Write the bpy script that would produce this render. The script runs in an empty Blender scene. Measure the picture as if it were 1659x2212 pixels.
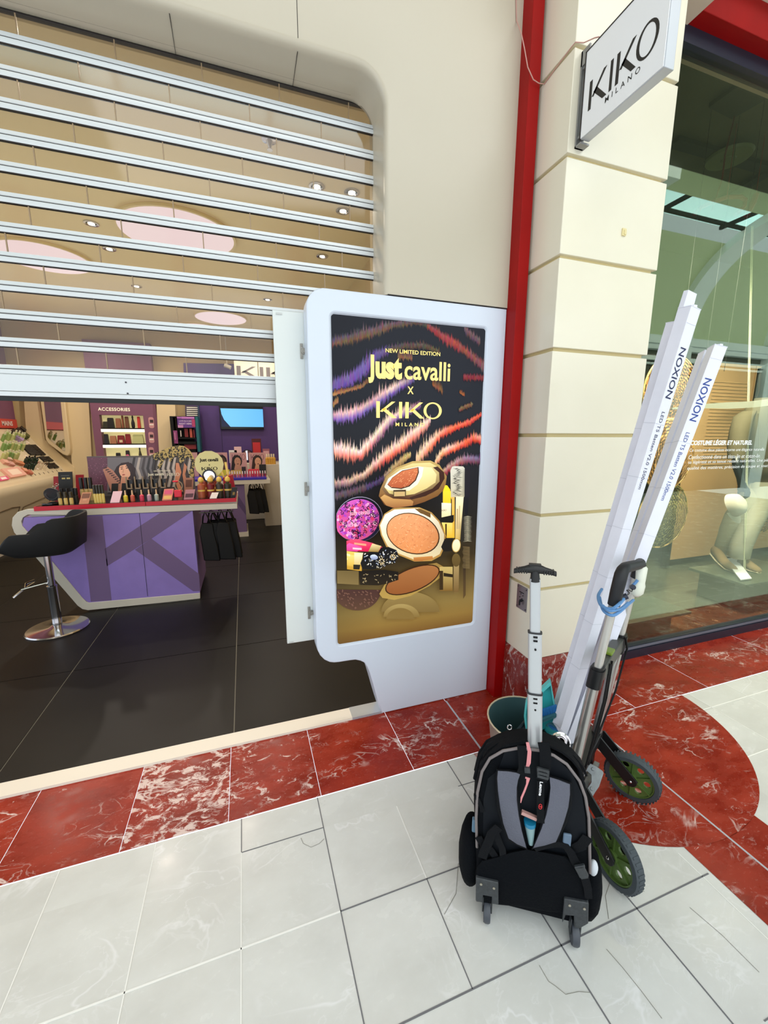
import bpy, bmesh, math, random
from mathutils import Vector, Matrix, Euler
random.seed(11)
R = math.radians
sc = bpy.context.scene
COL = sc.collection

# ---------------------------------------------------------------- camera
FPX = 879.6; CX, CY = 829.5, 1106.0
yaw, pit, rol = R(18.863), R(-10.628), R(0.118)
CAM = Vector((0, 0, 1.5))
_f = Vector((math.sin(yaw)*math.cos(pit), math.cos(yaw)*math.cos(pit), math.sin(pit)))
_r0 = Vector((math.cos(yaw), -math.sin(yaw), 0)); _u0 = _r0.cross(_f)
_r = _r0*math.cos(rol) + _u0*math.sin(rol); _u = _r.cross(_f)
cd = bpy.data.cameras.new('camera'); cam = bpy.data.objects.new('camera', cd); COL.objects.link(cam)
cd.sensor_fit = 'VERTICAL'; cd.sensor_height = 36.0; cd.lens = FPX/2212*36.0
cd.clip_start = 0.02; cd.clip_end = 200
cam.matrix_world = Matrix(((_r.x, _u.x, -_f.x, CAM.x), (_r.y, _u.y, -_f.y, CAM.y), (_r.z, _u.z, -_f.z, CAM.z), (0, 0, 0, 1)))
sc.camera = cam

# ---------------------------------------------------------------- colour management, world, big lights
sc.view_settings.view_transform = 'Standard'; sc.view_settings.look = 'None'
sc.view_settings.gamma = 1.0; sc.view_settings.use_curve_mapping = False
sc.view_settings.exposure = 0.12
sc.cycles.use_denoising = True
sc.cycles.max_bounces = 8; sc.cycles.transparent_max_bounces = 24; sc.cycles.sample_clamp_indirect = 6
sc.cycles.caustics_reflective = False; sc.cycles.caustics_refractive = False
w = bpy.data.worlds.new('world'); sc.world = w; w.use_nodes = True
w.node_tree.nodes['Background'].inputs[0].default_value = (0.80, 0.89, 1.0, 1)
w.node_tree.nodes['Background'].inputs[1].default_value = 1.5

def area(name, loc, target, sx, sy, power, col=(1, 1, 1), spread=180):
    l = bpy.data.lights.new(name, 'AREA'); l.shape = 'RECTANGLE'; l.size = sx; l.size_y = sy
    l.energy = power; l.color = col; l.spread = R(spread)
    o = bpy.data.objects.new(name, l); COL.objects.link(o); o.location = loc
    o.rotation_euler = (Vector(target)-Vector(loc)).to_track_quat('-Z', 'Y').to_euler()
    return o
area('mall_fill_area', (0.2, -2.6, 1.9), (0.5, 1.8, 0.8), 11.5, 3.2, 188, (0.90, 0.95, 1.0))  # frontal fill added behind the camera, facing the facade
area('mall_fill_area', (-0.3, -0.6, 5.5), (-0.3, 1.9, 3.0), 8.0, 1.2, 32, (1.0, 0.84, 0.60))  # warm fill added to tint the upper wall
area('mall_fill_area', (1.6, -1.6, 5.2), (1.3, 0.9, 0.0), 6.0, 2.0, 84, (0.95, 0.97, 1.0))  # overhead daylight stand-in, added below the mall ceiling
area('mall_fill_area', (10.0, 1.2, 5.6), (11.0, -3.6, 4.6), 9.0, 1.4, 470, (0.97, 1.0, 0.95))  # out of view, added to brighten the far vault
def bulb(name, loc, power, col=(1.0, 0.90, 0.77), rad=0.04):
    l = bpy.data.lights.new(name, 'SPOT'); l.spot_size = R(158); l.spot_blend = 0.5; l.energy = power*1.35; l.color = col; l.shadow_soft_size = rad
    o = bpy.data.objects.new(name, l); COL.objects.link(o); o.location = loc
# the cosmetics shop's own ceiling spots, front pair added to light the kiosk
for x_, y_, p_ in ((-1.6, 2.6, 26), (-0.5, 2.5, 30), (0.55, 3.2, 16), (-1.07, 4.28, 14), (-0.2, 4.4, 14), (-2.3, 5.4, 24), (-1.0, 5.8, 18), (0.2, 6.0, 18), (-2.2, 7.2, 30), (-0.8, 7.3, 20), (0.4, 7.4, 20)):
    bulb('shop_and_fill_spot', (x_, y_, 3.13), p_)
# unseen fills added for the shop ceiling and the fashion window
area('ceiling_fill_light', (-1.2, 5.0, 2.3), (-1.2, 5.0, 5.0), 4.2, 4.6, 46, (1.0, 0.94, 0.84))  # upward area floating mid-shop, added to lift the ceiling tone
area('window_fill_light', (4.7, 2.02, 3.2), (4.5, 2.8, 0.9), 1.8, 0.2, 22, (1.0, 0.90, 0.74), 110)  # turned away from the camera, added to brighten the mannequin
area('window_fill_light', (3.3, 2.0, 3.2), (3.5, 2.7, 1.1), 1.0, 0.15, 92, (1.0, 0.90, 0.74), 110)  # second fill, added to bring out the rattan discs

def at(px, py, ax, val):
    """the point of the plane (axis ax = val) that the photo shows at pixel (px, py)"""
    d = _r*((px-CX)/FPX) - _u*((py-CY)/FPX) + _f
    return CAM + d*((val-CAM[ax])/d[ax])
def Y(px, py, y): return at(px, py, 1, y)
def X(px, py, x): return at(px, py, 0, x)
def Z(px, py, z=0.0): return at(px, py, 2, z)
def onplane(px, py, P, n):
    d = _r*((px-CX)/FPX) - _u*((py-CY)/FPX) + _f
    P = Vector(P); n = Vector(n)
    return CAM + d*((P-CAM).dot(n)/d.dot(n))

# ---------------------------------------------------------------- materials
def lin(c):
    if max(c) > 1.0001: c = [v/255.0 for v in c]
    return tuple((v/12.92 if v <= 0.04045 else ((v+0.055)/1.055)**2.4) for v in c[:3]) + (1.0,)
MATS = {}
def mat(name, col=(200, 200, 200), rough=0.5, metal=0.0, emit=None, estr=0.0, noise=0.0, nscale=20.0, bump=0.0, attr=False, coat=0.0, alpha=1.0, spec=0.5, ramp=None):
    if name in MATS: return MATS[name]
    m = bpy.data.materials.new(name); m.use_nodes = True; nt = m.node_tree; N = nt.nodes; L = nt.links
    b = N['Principled BSDF']
    b.inputs['Roughness'].default_value = rough; b.inputs['Metallic'].default_value = metal
    b.inputs['Base Color'].default_value = lin(col)
    b.inputs['Specular IOR Level'].default_value = spec
    if coat: b.inputs['Coat Weight'].default_value = coat
    if attr:
        a = N.new('ShaderNodeAttribute'); a.attribute_name = 'Col'
        L.new(a.outputs['Color'], b.inputs['Base Color'])
        if estr: L.new(a.outputs['Color'], b.inputs['Emission Color']); b.inputs['Emission Strength'].default_value = estr
    elif emit is not None:
        b.inputs['Emission Color'].default_value = lin(emit); b.inputs['Emission Strength'].default_value = estr
    if noise or bump:
        tc = N.new('ShaderNodeTexCoord'); n = N.new('ShaderNodeTexNoise'); n.inputs['Scale'].default_value = nscale; n.inputs['Detail'].default_value = 5
        L.new(tc.outputs['Object'], n.inputs['Vector'])
        if noise:
            mx = N.new('ShaderNodeMix'); mx.data_type = 'RGBA'; mx.blend_type = 'MULTIPLY'; mx.inputs[0].default_value = 1.0
            rp = N.new('ShaderNodeMapRange'); rp.inputs[1].default_value = 0.3; rp.inputs[2].default_value = 0.7; rp.inputs[3].default_value = 1-noise; rp.inputs[4].default_value = 1.0
            L.new(n.outputs['Fac'], rp.inputs[0])
            if attr: L.new(a.outputs['Color'], mx.inputs[6])
            else: mx.inputs[6].default_value = lin(col)
            L.new(rp.outputs[0], mx.inputs[7]); L.new(mx.outputs[2], b.inputs['Base Color'])
        if bump:
            bp = N.new('ShaderNodeBump'); bp.inputs['Strength'].default_value = bump; bp.inputs['Distance'].default_value = 0.004
            L.new(n.outputs['Fac'], bp.inputs['Height']); L.new(bp.outputs[0], b.inputs['Normal'])
    MATS[name] = m
    return m

def glass(name, tint, base, rough=0.0, ior=1.45, gcol=(1, 1, 1)):
    if name in MATS: return MATS[name]
    m = bpy.data.materials.new(name); m.use_nodes = True; nt = m.node_tree; N = nt.nodes; L = nt.links; N.clear()
    out = N.new('ShaderNodeOutputMaterial'); t = N.new('ShaderNodeBsdfTransparent'); t.inputs[0].default_value = (*tint, 1)
    g = N.new('ShaderNodeBsdfGlossy'); g.inputs['Roughness'].default_value = rough; g.inputs[0].default_value = (*gcol, 1)
    lw = N.new('ShaderNodeLayerWeight'); lw.inputs[0].default_value = 0.5
    pw = N.new('ShaderNodeMath'); pw.operation = 'POWER'; pw.inputs[1].default_value = 5.0; L.new(lw.outputs['Facing'], pw.inputs[0])
    fr = N.new('ShaderNodeMath'); fr.operation = 'MULTIPLY'; fr.inputs[1].default_value = 0.96; L.new(pw.outputs[0], fr.inputs[0])
    ad = N.new('ShaderNodeMath'); ad.operation = 'ADD'; ad.inputs[1].default_value = base; ad.use_clamp = True
    mx = N.new('ShaderNodeMixShader')
    L.new(fr.outputs[0], ad.inputs[0]); L.new(ad.outputs[0], mx.inputs[0]); L.new(t.outputs[0], mx.inputs[1]); L.new(g.outputs[0], mx.inputs[2]); L.new(mx.outputs[0], out.inputs[0])
    MATS[name] = m
    return m

def marble(name, base_a, base_b, vein, cols=False, scale=6.0, rough=0.12, stretch=(1, 1, 1), rot=0.0, veinw=0.02, amount=0.5, blob=0.85, spec=0.3):
    """stone: cloudy base, thin distorted veins and speckles; 'Col' attribute (r: amount of white, g: seed) varies it slab by slab"""
    m = bpy.data.materials.new(name); m.use_nodes = True; nt = m.node_tree; N = nt.nodes; L = nt.links
    b = N['Principled BSDF']; b.inputs['Roughness'].default_value = rough; b.inputs['Specular IOR Level'].default_value = spec
    tc = N.new('ShaderNodeTexCoord'); mp = N.new('ShaderNodeMapping'); mp.inputs['Rotation'].default_value = (0, 0, rot); mp.inputs['Scale'].default_value = stretch
    L.new(tc.outputs['Object'], mp.inputs[0])
    at_ = N.new('ShaderNodeAttribute'); at_.attribute_name = 'Col'
    sep = N.new('ShaderNodeSeparateColor'); L.new(at_.outputs['Color'], sep.inputs[0])
    off = N.new('ShaderNodeMath'); off.operation = 'MULTIPLY'; off.inputs[1].default_value = 40; L.new(sep.outputs[1], off.inputs[0])
    va = N.new('ShaderNodeVectorMath'); va.operation = 'ADD'; L.new(mp.outputs[0], va.inputs[0]); L.new(off.outputs[0], va.inputs[1])
    def noise(s, d=6, rough_=0.6, dist=0.0):
        n = N.new('ShaderNodeTexNoise'); n.inputs['Scale'].default_value = s; n.inputs['Detail'].default_value = d; n.inputs['Roughness'].default_value = rough_; n.inputs['Distortion'].default_value = dist
        L.new(va.outputs[0], n.inputs['Vector']); return n.outputs['Fac']
    def rng(src, a, c, o0=0.0, o1=1.0):
        r = N.new('ShaderNodeMapRange'); r.inputs[1].default_value = a; r.inputs[2].default_value = c; r.inputs[3].default_value = o0; r.inputs[4].default_value = o1
        r.clamp = True
        L.new(src, r.inputs[0]); return r
    def mixc(f, a, c):
        x = N.new('ShaderNodeMix'); x.data_type = 'RGBA'
        if isinstance(f, float): x.inputs[0].default_value = f
        else: L.new(f, x.inputs[0])
        for k, v in ((6, a), (7, c)):
            if isinstance(v, tuple): x.inputs[k].default_value = v
            else: L.new(v, x.inputs[k])
        return x.outputs[2]
    def mth(op, a, c):
        x = N.new('ShaderNodeMath'); x.operation = op; x.use_clamp = False
        for k, v in ((0, a), (1, c)):
            if isinstance(v, (int, float)): x.inputs[k].default_value = v
            else: L.new(v, x.inputs[k])
        return x.outputs[0]
    c0 = mixc(rng(noise(scale, 6), 0.35, 0.65).outputs[0], lin(base_a), lin(base_b))
    # veins: |noise-0.5| small
    def veins(s, wd, dist=0.6):
        n = noise(s, 5, 0.55, dist); d = mth('ABSOLUTE', mth('SUBTRACT', n, 0.5), 0.0)
        return rng(d, 0.0, wd, 1.0, 0.0).outputs[0]
    gate = rng(noise(scale*0.7, 3), 0.50, 0.62).outputs[0]
    v1 = mth('MULTIPLY', veins(scale*0.55, veinw*0.6), gate)
    v2 = mth('MULTIPLY', veins(scale*1.6, veinw*0.8, 1.0), gate)
    # blotches of white, threshold driven by the slab's amount
    bl = noise(scale*3.2, 9, 0.72, 0.8)
    th = mth('SUBTRACT', 0.735, mth('MULTIPLY', sep.outputs[0], 0.27))
    blo = rng(mth('SUBTRACT', bl, th), 0.0, 0.05).outputs[0]
    sp = rng(noise(scale*16, 4, 0.7), 0.62, 0.70).outputs[0]
    tot = mth('MAXIMUM', mth('MAXIMUM', v1, mth('MULTIPLY', v2, 0.55)), mth('MULTIPLY', blo, blob))
    tot = mth('MAXIMUM', tot, mth('MULTIPLY', sp, 0.2))
    c1 = mixc(mth('MULTIPLY', tot, amount), c0, lin(vein))
    L.new(c1, b.inputs['Base Color'])
    rr = rng(noise(scale*2), 0.3, 0.7, rough*0.8, rough*1.6); L.new(rr.outputs[0], b.inputs['Roughness'])
    MATS[name] = m
    return m

# ---------------------------------------------------------------- mesh builder
class B:
    def __init__(s): s.v = []; s.f = []; s.c = []; s.col = None; s.mi = 0; s.m = []; s.used = False
    def color(s, c): s.col = lin(c); s.used = True; return s
    def face(s, idx, cols=None):
        s.f.append(tuple(idx)); s.m.append(s.mi)
        if cols is not None: s.used = True; s.c.append([lin(c) for c in cols])
        else: s.c.append(s.col)
    def add(s, pts):
        k = len(s.v); s.v += [Vector(p) for p in pts]; return k
    def poly(s, pts, cols=None):
        k = s.add(pts); s.face(range(k, k+len(pts)), cols)
    def prism(s, pts, ext):
        ext = Vector(ext); n = len(pts); k = s.add(pts); s.add([Vector(p)+ext for p in pts])
        s.face(range(k, k+n)); s.face(range(k+2*n-1, k+n-1, -1))
        for i in range(n): s.face((k+i, k+n+i, k+n+(i+1) % n, k+(i+1) % n))
        return s
    def box(s, x0, x1, y0, y1, z0, z1):
        return s.prism([(x0, y0, z0), (x0, y1, z0), (x1, y1, z0), (x1, y0, z0)], (0, 0, z1-z0))
    def cbox(s, c, size, rot=None):
        M = (rot if isinstance(rot, Matrix) else (Euler(rot).to_matrix() if rot else Matrix.Identity(3)))
        c = Vector(c); a, b_, d = [q/2 for q in size]
        return s.prism([c+M@Vector(p) for p in ((-a, -b_, -d), (-a, b_, -d), (a, b_, -d), (a, -b_, -d))], M@Vector((0, 0, 2*d)))
    def beam(s, p0, p1, wx, wy, up=(0, 0, 1)):
        """rectangular bar from p0 to p1; wx across 'side', wy along 'up-ish'"""
        p0 = Vector(p0); p1 = Vector(p1); d = (p1-p0).normalized(); side = d.cross(Vector(up))
        if side.length < 1e-5: side = d.cross(Vector((1, 0, 0)))
        side.normalize(); u2 = side.cross(d)
        a = side*wx/2; b_ = u2*wy/2
        return s.prism([p0-a-b_, p0-a+b_, p0+a+b_, p0+a-b_], p1-p0)
    def frame(s, d):
        d = d.normalized(); a = d.cross(Vector((0, 0, 1)))
        if a.length < 1e-3: a = Vector((1, 0, 0))
        a.normalize(); return a, d.cross(a).normalized()
    def cyl(s, p0, p1, r0, r1=None, n=20, cap=True, asp=1.0):
        if r1 is None: r1 = r0
        p0 = Vector(p0); p1 = Vector(p1); a, b_ = s.frame(p1-p0)
        k = s.add([p0+(a*math.cos(t)+b_*math.sin(t)*asp)*r0 for t in [2*math.pi*i/n for i in range(n)]])
        s.add([p1+(a*math.cos(t)+b_*math.sin(t)*asp)*r1 for t in [2*math.pi*i/n for i in range(n)]])
        for i in range(n): s.face((k+i, k+(i+1) % n, k+n+(i+1) % n, k+n+i))
        if cap: s.face(range(k+n-1, k-1, -1)); s.face(range(k+n, k+2*n))
        return s
    def tube(s, pts, r, n=10, closed=False):
        pts = [Vector(p) for p in pts]; rs = r if isinstance(r, (list, tuple)) else [r]*len(pts)
        rings = []; prev = None; m_ = len(pts)
        for i, p in enumerate(pts):
            if closed: d = pts[(i+1) % m_]-pts[i-1]
            else: d = pts[min(i+1, m_-1)]-pts[max(i-1, 0)]
            d.normalize()
            if prev is None: a, b_ = s.frame(d)
            else:
                a = prev-d*prev.dot(d)
                if a.length < 1e-4: a, _ = s.frame(d)
                a.normalize(); b_ = d.cross(a)
            prev = a
            rings.append(s.add([p+(a*math.cos(2*math.pi*j/n)+b_*math.sin(2*math.pi*j/n))*rs[i] for j in range(n)]))
        for i in range(m_ if closed else m_-1):
            k0 = rings[i]; k1 = rings[(i+1) % m_]
            for j in range(n): s.face((k0+j, k0+(j+1) % n, k1+(j+1) % n, k1+j))
        if not closed: s.face(range(rings[0]+n-1, rings[0]-1, -1)); s.face(range(rings[-1], rings[-1]+n))
        return s
    def lathe(s, prof, o=(0, 0, 0), ax=(0, 0, 1), n=24, cap=True):
        o = Vector(o); ax = Vector(ax).normalized(); a, b_ = s.frame(ax); rings = []
        for r_, z_ in prof:
            rings.append(s.add([o+ax*z_+(a*math.cos(2*math.pi*j/n)+b_*math.sin(2*math.pi*j/n))*r_ for j in range(n)]))
        for i in range(len(rings)-1):
            for j in range(n): s.face((rings[i]+j, rings[i]+(j+1) % n, rings[i+1]+(j+1) % n, rings[i+1]+j))
        if cap: s.face(range(rings[0]+n-1, rings[0]-1, -1)); s.face(range(rings[-1], rings[-1]+n))
        return s
    def loft(s, rings, cap=True):
        ks = [s.add(r_) for r_ in rings]; n = len(rings[0])
        for i in range(len(ks)-1):
            for j in range(n): s.face((ks[i]+j, ks[i]+(j+1) % n, ks[i+1]+(j+1) % n, ks[i+1]+j))
        if cap: s.face(range(ks[0]+n-1, ks[0]-1, -1)); s.face(range(ks[-1], ks[-1]+n))
        return s
    def ball(s, c, r, sc_=(1, 1, 1), n=16, m_=10, rot=None):
        M = Euler(rot).to_matrix() if rot else Matrix.Identity(3); c = Vector(c); rings = []
        for i in range(m_+1):
            ph = math.pi*i/m_-math.pi/2; rr = max(math.cos(ph), 0.02)*r
            rings.append([c+M@Vector((math.cos(2*math.pi*j/n)*rr*sc_[0], math.sin(2*math.pi*j/n)*rr*sc_[1], math.sin(ph)*r*sc_[2])) for j in range(n)])
        return s.loft(rings)
    def strap(s, pts, side, wd, th, nrm=None):
        """flat band through pts; side = width direction (vector or list)"""
        pts = [Vector(p) for p in pts]; rings = []
        for i, p in enumerate(pts):
            d = (pts[min(i+1, len(pts)-1)]-pts[max(i-1, 0)]).normalized()
            sd = Vector(side[i] if isinstance(side, list) else side); sd = (sd-d*sd.dot(d)).normalized(); nn = d.cross(sd)
            wv = wd[i] if isinstance(wd, (list, tuple)) else wd
            rings.append([p-sd*wv/2-nn*th/2, p+sd*wv/2-nn*th/2, p+sd*wv/2+nn*th/2, p-sd*wv/2+nn*th/2])
        return s.loft(rings)

WL = {}
def obj(name, b, m, parent=None, smooth=35, bevel=0, seg=2, sub=0, local=False):
    me = bpy.data.meshes.new(name)
    off = Vector((0, 0, 0))
    if parent is not None and not local: off = WL.get(parent.name, Vector((0, 0, 0)))
    me.from_pydata([v-off for v in b.v], [], b.f); me.update()
    if b.used:
        ca = me.color_attributes.new(name='Col', type='FLOAT_COLOR', domain='CORNER')
        i = 0
        for p, c in zip(b.f, b.c):
            for j in range(len(p)):
                ca.data[i].color = (c[j] if isinstance(c, list) else (c or (0.5, 0.5, 0.5, 1))); i += 1
    bm = bmesh.new(); bm.from_mesh(me)
    if not b.used: bmesh.ops.recalc_face_normals(bm, faces=bm.faces)
    bm.to_mesh(me); bm.free()
    ms = m if isinstance(m, (list, tuple)) else [m]
    for x in ms: me.materials.append(x)
    if len(ms) > 1:
        for p, k in zip(me.polygons, b.m): p.material_index = k
    if smooth:
        for p in me.polygons: p.use_smooth = True
        me.set_sharp_from_angle(angle=R(smooth))
    o = bpy.data.objects.new(name, me); COL.objects.link(o)
    if parent is not None: o.parent = parent; WL[o.name] = off
    if bevel:
        md = o.modifiers.new('bevel', 'BEVEL'); md.width = bevel; md.segments = seg; md.limit_method = 'ANGLE'; md.angle_limit = R(40)
    if sub:
        md = o.modifiers.new('sub', 'SUBSURF'); md.levels = sub; md.render_levels = sub
    return o
def tag(o, label=None, cat=None, group=None, kind=None):
    if label: o['label'] = label
    if cat: o['category'] = cat
    if group: o['group'] = group
    if kind: o['kind'] = kind
    return o
def thing(name, label, cat, loc=(0, 0, 0), group=None, kind=None, rotz=0):
    o = bpy.data.objects.new(name, None); COL.objects.link(o); o.location = loc; o.rotation_euler = (0, 0, rotz)
    o.empty_display_size = 0.05
    WL[o.name] = Vector(loc); return tag(o, label, cat, group, kind)
def struct(name, b, m, label=None, **k):
    o = obj(name, b, m, **k); return tag(o, label, None, None, 'structure')
def copy_tree(root, loc, rz=None, label=None, group=None, scale=None):
    r = root.copy(); COL.objects.link(r); r.location = loc
    if rz is not None: r.rotation_euler = (0, 0, rz)
    if scale: r.scale = (scale,)*3
    if label: r['label'] = label
    if group: r['group'] = group
    for ch in list(root.children):
        c = ch.copy(); COL.objects.link(c); c.parent = r
        for g in ch.children:
            d = g.copy(); COL.objects.link(d); d.parent = c
    return r

def add_text(b, s, o, u, v, wd, ht, depth=0.001, bold=0.0, shear=0.0, spacing=1.0, res=3):
    """lettering: text s fitted into wd x ht metres from corner o along u (reading) and v (up)"""
    c = bpy.data.curves.new('t', 'FONT'); c.body = s; c.size = 1; c.offset = bold; c.shear = shear; c.space_character = spacing; c.resolution_u = res
    t = bpy.data.objects.new('t', c); COL.objects.link(t)
    dg = bpy.context.evaluated_depsgraph_get(); me = bpy.data.meshes.new_from_object(t.evaluated_get(dg))
    xs = [p.co.x for p in me.vertices]; ys = [p.co.y for p in me.vertices]
    if xs:
        x0, x1, y0, y1 = min(xs), max(xs), min(ys), max(ys); u = Vector(u).normalized(); v = Vector(v).normalized(); n = u.cross(v)
        k = b.add([Vector(o)+u*((p.co.x-x0)/(x1-x0)*wd)+v*((p.co.y-y0)/(y1-y0)*ht)+n*depth for p in me.vertices])
        for p in me.polygons: b.face([k+i for i in p.vertices])
    bpy.data.objects.remove(t); bpy.data.curves.remove(c); bpy.data.meshes.remove(me)
def add_kiko(b, o, u, v, wd, ht, depth=0.001, thick=1.0):
    o = Vector(o); u = Vector(u).normalized(); v = Vector(v).normalized(); n = u.cross(v)
    def P(pts): b.poly([o+u*(x*wd)+v*(y*ht)+n*depth for x, y in pts])
    t = 0.045*thick
    for x0, wk in ((0.0, 0.28), (0.43, 0.27)):
        P([(x0, 0), (x0+t, 0), (x0+t, 1), (x0, 1)])
        P([(x0+t, 0.40), (x0+t+0.035, 0.36), (x0+wk, 1), (x0+wk-0.055, 1)])
        P([(x0+0.075, 0.52), (x0+wk-0.04*thick, 0), (x0+wk+0.025, 0), (x0+0.125, 0.62)])
    P([(0.335, 0), (0.335+t*0.9, 0), (0.335+t*0.9, 1), (0.335, 1)])
    cx_, cy_, rx, ry = 0.855, 0.5, 0.145, 0.53; m_ = 28
    for i in range(m_):
        a0 = 2*math.pi*i/m_; a1 = 2*math.pi*(i+1)/m_
        q = lambda a, k1, k2: (cx_+math.cos(a)*(rx-k1), cy_+math.sin(a)*(ry-k2))
        P([q(a0, 0, 0), q(a1, 0, 0), q(a1, t*0.85, 0.075*thick), q(a0, t*0.85, 0.075*thick)])
UX = Vector((1, 0, 0)); UZ = Vector((0, 0, 1)); UY = Vector((0, 1, 0))
# ================================================================ SETTING
M_red = marble('red_marble', (126, 27, 13), (156, 48, 30), (226, 206, 200), scale=5.0, rough=0.24, stretch=(1, 1.7, 1), rot=0.5, amount=1.0, veinw=.026, spec=0.2)
M_cream = marble('cream_marble', (206, 206, 202), (218, 219, 216), (238, 238, 240), scale=3.0, rough=0.19, rot=-0.4, stretch=(1, 1.5, 1), amount=0.6, veinw=0.02, blob=0.35)
M_dark = mat('dark_tile', (22, 20, 18), 0.42, noise=0.5, nscale=2.2, spec=0.22)
M_wall = mat('white_lacquer_wall', (192, 184, 166), 0.30, noise=0.03, nscale=2.0)
M_white = mat('white_gloss_panel', (212, 221, 236), 0.3, spec=0.5)
M_redp = mat('red_paint', (158, 8, 8), 0.5, noise=0.2, nscale=4, spec=0.2)
M_block = mat('cream_cladding', (232, 226, 206), 0.22, noise=0.03, nscale=5)
M_alu = mat('shutter_aluminium', (208, 213, 216), 0.38, metal=0.15)
M_dkgap = mat('dark_gap', (38, 32, 30), 0.6)
M_tan = mat('beige_interior', (200, 178, 136), 0.55, noise=0.05, nscale=1.5)
M_ceil = mat('beige_ceiling', (232, 214, 170), 0.45, noise=0.06, nscale=1.2)
M_black = mat('black_plastic', (16, 17, 19), 0.42)
M_frame = mat('blue_black_metal', (42, 46, 62), 0.35, metal=0.3)

# ---- floor of the mall: cream tiles, red marble border, round red inlay
b = B()
def slab(pts, amt, z=0.0):
    b.color((max(0, amt), random.random(), 0)); b.col = (amt, random.random(), 0, 1)
    b.poly([(x, y, z) for x, y in pts])
ys = [1.475, 1.335, 1.035, 0.735, 0.435, 0.135, -0.2, -0.6, -1.2, -2.0, -4.2]
xs = [-6.0, -3.0] + [-0.694-0.302*k for k in range(6, 0, -1)] + [-0.694, -0.394, -0.092, 0.21, 0.512, 0.815, 1.117, 1.42, 1.722, 2.02, 2.41, 2.72, 3.02, 3.32, 4.0, 6.0, 12.0]
xs = sorted(xs)
for i in range(len(xs)-1):
    for j in range(len(ys)-1):
        slab([(xs[i], ys[j+1]), (xs[i+1], ys[j+1]), (xs[i+1], ys[j]), (xs[i], ys[j])], 0.15+0.2*random.random())
floor = struct('floor', b, M_cream, 'cream marble tiled floor of the mall walkway', smooth=0)
# dark and white joints
def joints(name, segs, col, parent, z=0.0012):
    g = B()
    for (x0, y0, x1, y1, wd) in segs:
        d = Vector((x1-x0, y1-y0, 0)).normalized(); n = Vector((-d.y, d.x, 0))*wd/2
        g.prism([Vector((x0, y0, z*0.2))-n, Vector((x1, y1, z*0.2))-n, Vector((x1, y1, z*0.2))+n, Vector((x0, y0, z*0.2))+n], (0, 0, z*0.8))
    return obj(name, g, mat(name+'_m', col, 0.7), parent, smooth=0)
dk = [(-0.092, 1.335, 0.21, 1.335, .003), (0.21, 1.475, 0.21, 0.3, .0034), (0.21, 1.035, 0.9, 1.035, .004), (0.8, 1.335, 1.0, 1.335, .003), (0.818, 1.475, 0.818, 1.1, .004),
      (0.512, 1.035, 0.512, 0.735, .003), (-0.5, 0.735, 1.45, 0.735, .0045), (0.815, 1.035, 0.815, 0.2, .004), (1.117, 0.88, 1.117, 0.15, .004), (1.2, 0.435, 1.46, 0.435, .003), (-0.092, 1.475, -0.092, 1.335, .003)]
wh = [(-3, 1.035, 0.21, 1.035, .005), (-0.092, 1.335, -0.092, 0.4, .003), (-0.394, 1.475, -0.394, 0.4, .003), (-0.694, 1.475, -0.694, 0.4, .003), (0.512, 1.33, 0.512, 1.035, .003), (1.42, 0.82, 1.42, 0.2, .003),
      (2.0, 1.345, 4.5, 1.345, .004), (2.0, 1.04, 4.5, 1.04, .004), (2.41, 1.475, 2.41, 0.4, .003), (2.72, 1.475, 2.72, 0.4, .003), (3.02, 1.475, 3.02, 0.4, .003), (0.9, 1.475, 1.05, 1.475, .003)]
joints('dark_joint', dk, (112, 112, 116), floor); joints('white_joint', wh, (240, 240, 236), floor)
# hairline cracks in some tiles
g = B()
for pts in ([(1165, 2085), (1185, 2120), (1200, 2130), (1222, 2148), (1250, 2142), (1275, 2144)], [(1310, 2050), (1345, 2090), (1385, 2140), (1430, 2200)], [(1490, 1960), (1560, 2020), (1640, 2100)],
            [(990, 1865), (985, 1930), (960, 1975)], [(1320, 1900), (1308, 1935), (1315, 1985)], [(650, 1810), (655, 1822), (672, 1830), (690, 1822), (700, 1812)], [(1350, 1880), (1390, 1925), (1392, 1926)]):
    ps = [Z(x, y, 0.0009) for x, y in pts]
    g.tube(ps, 0.0007, 4)
obj('crack', g, mat('crack_m', (130, 128, 118), 0.8), floor)
# red marble: border slabs, disc, spur (thin inlay lying 1.5 mm proud, as one polished field)
b = B()
zr = 0.0015
def rslab(pts, amt):
    b.col = (amt, random.random(), 0, 1); b.used = True
    b.poly([(x, y, zr) for x, y in pts])
rx = [-4.2, -3.4, -2.5, -1.7, -1.3, -0.905, -0.515, -0.141, 0.227, 0.652, 1.014, 1.66]
am = [.3, .5, .3, .4, .3, .30, .85, .60, .22, .32, .28, .30]
for i in range(len(rx)-1):
    rslab([(rx[i]+.0008, 1.478), (rx[i+1]-.0008, 1.478), (rx[i+1]-.0008, 1.9), (rx[i]+.0008, 1.9)], am[i])
rx2 = [1.66, 2.0, 2.587, 3.45, 4.3, 5.2, 7, 10]
for i in range(len(rx2)-1): rslab([(rx2[i]+.0008, 1.478), (rx2[i+1]-.0008, 1.478), (rx2[i+1]-.0008, 1.9), (rx2[i]+.0008, 1.9)], (0.12, 0.12, 0.38, 0.3, .3, .3, .3)[i])
cc = (1.66, 1.50); cr = 0.70
for a0, a1, am_ in ((182, 270, 0.34), (270, 358, 0.40)):
    arc = [(cc[0]+cr*math.cos(R(a0+(a1-a0)*k/24)), min(1.477, cc[1]+cr*math.sin(R(a0+(a1-a0)*k/24)))) for k in range(25)]
    rslab([(cc[0], 1.477)]+arc, am_)
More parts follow.
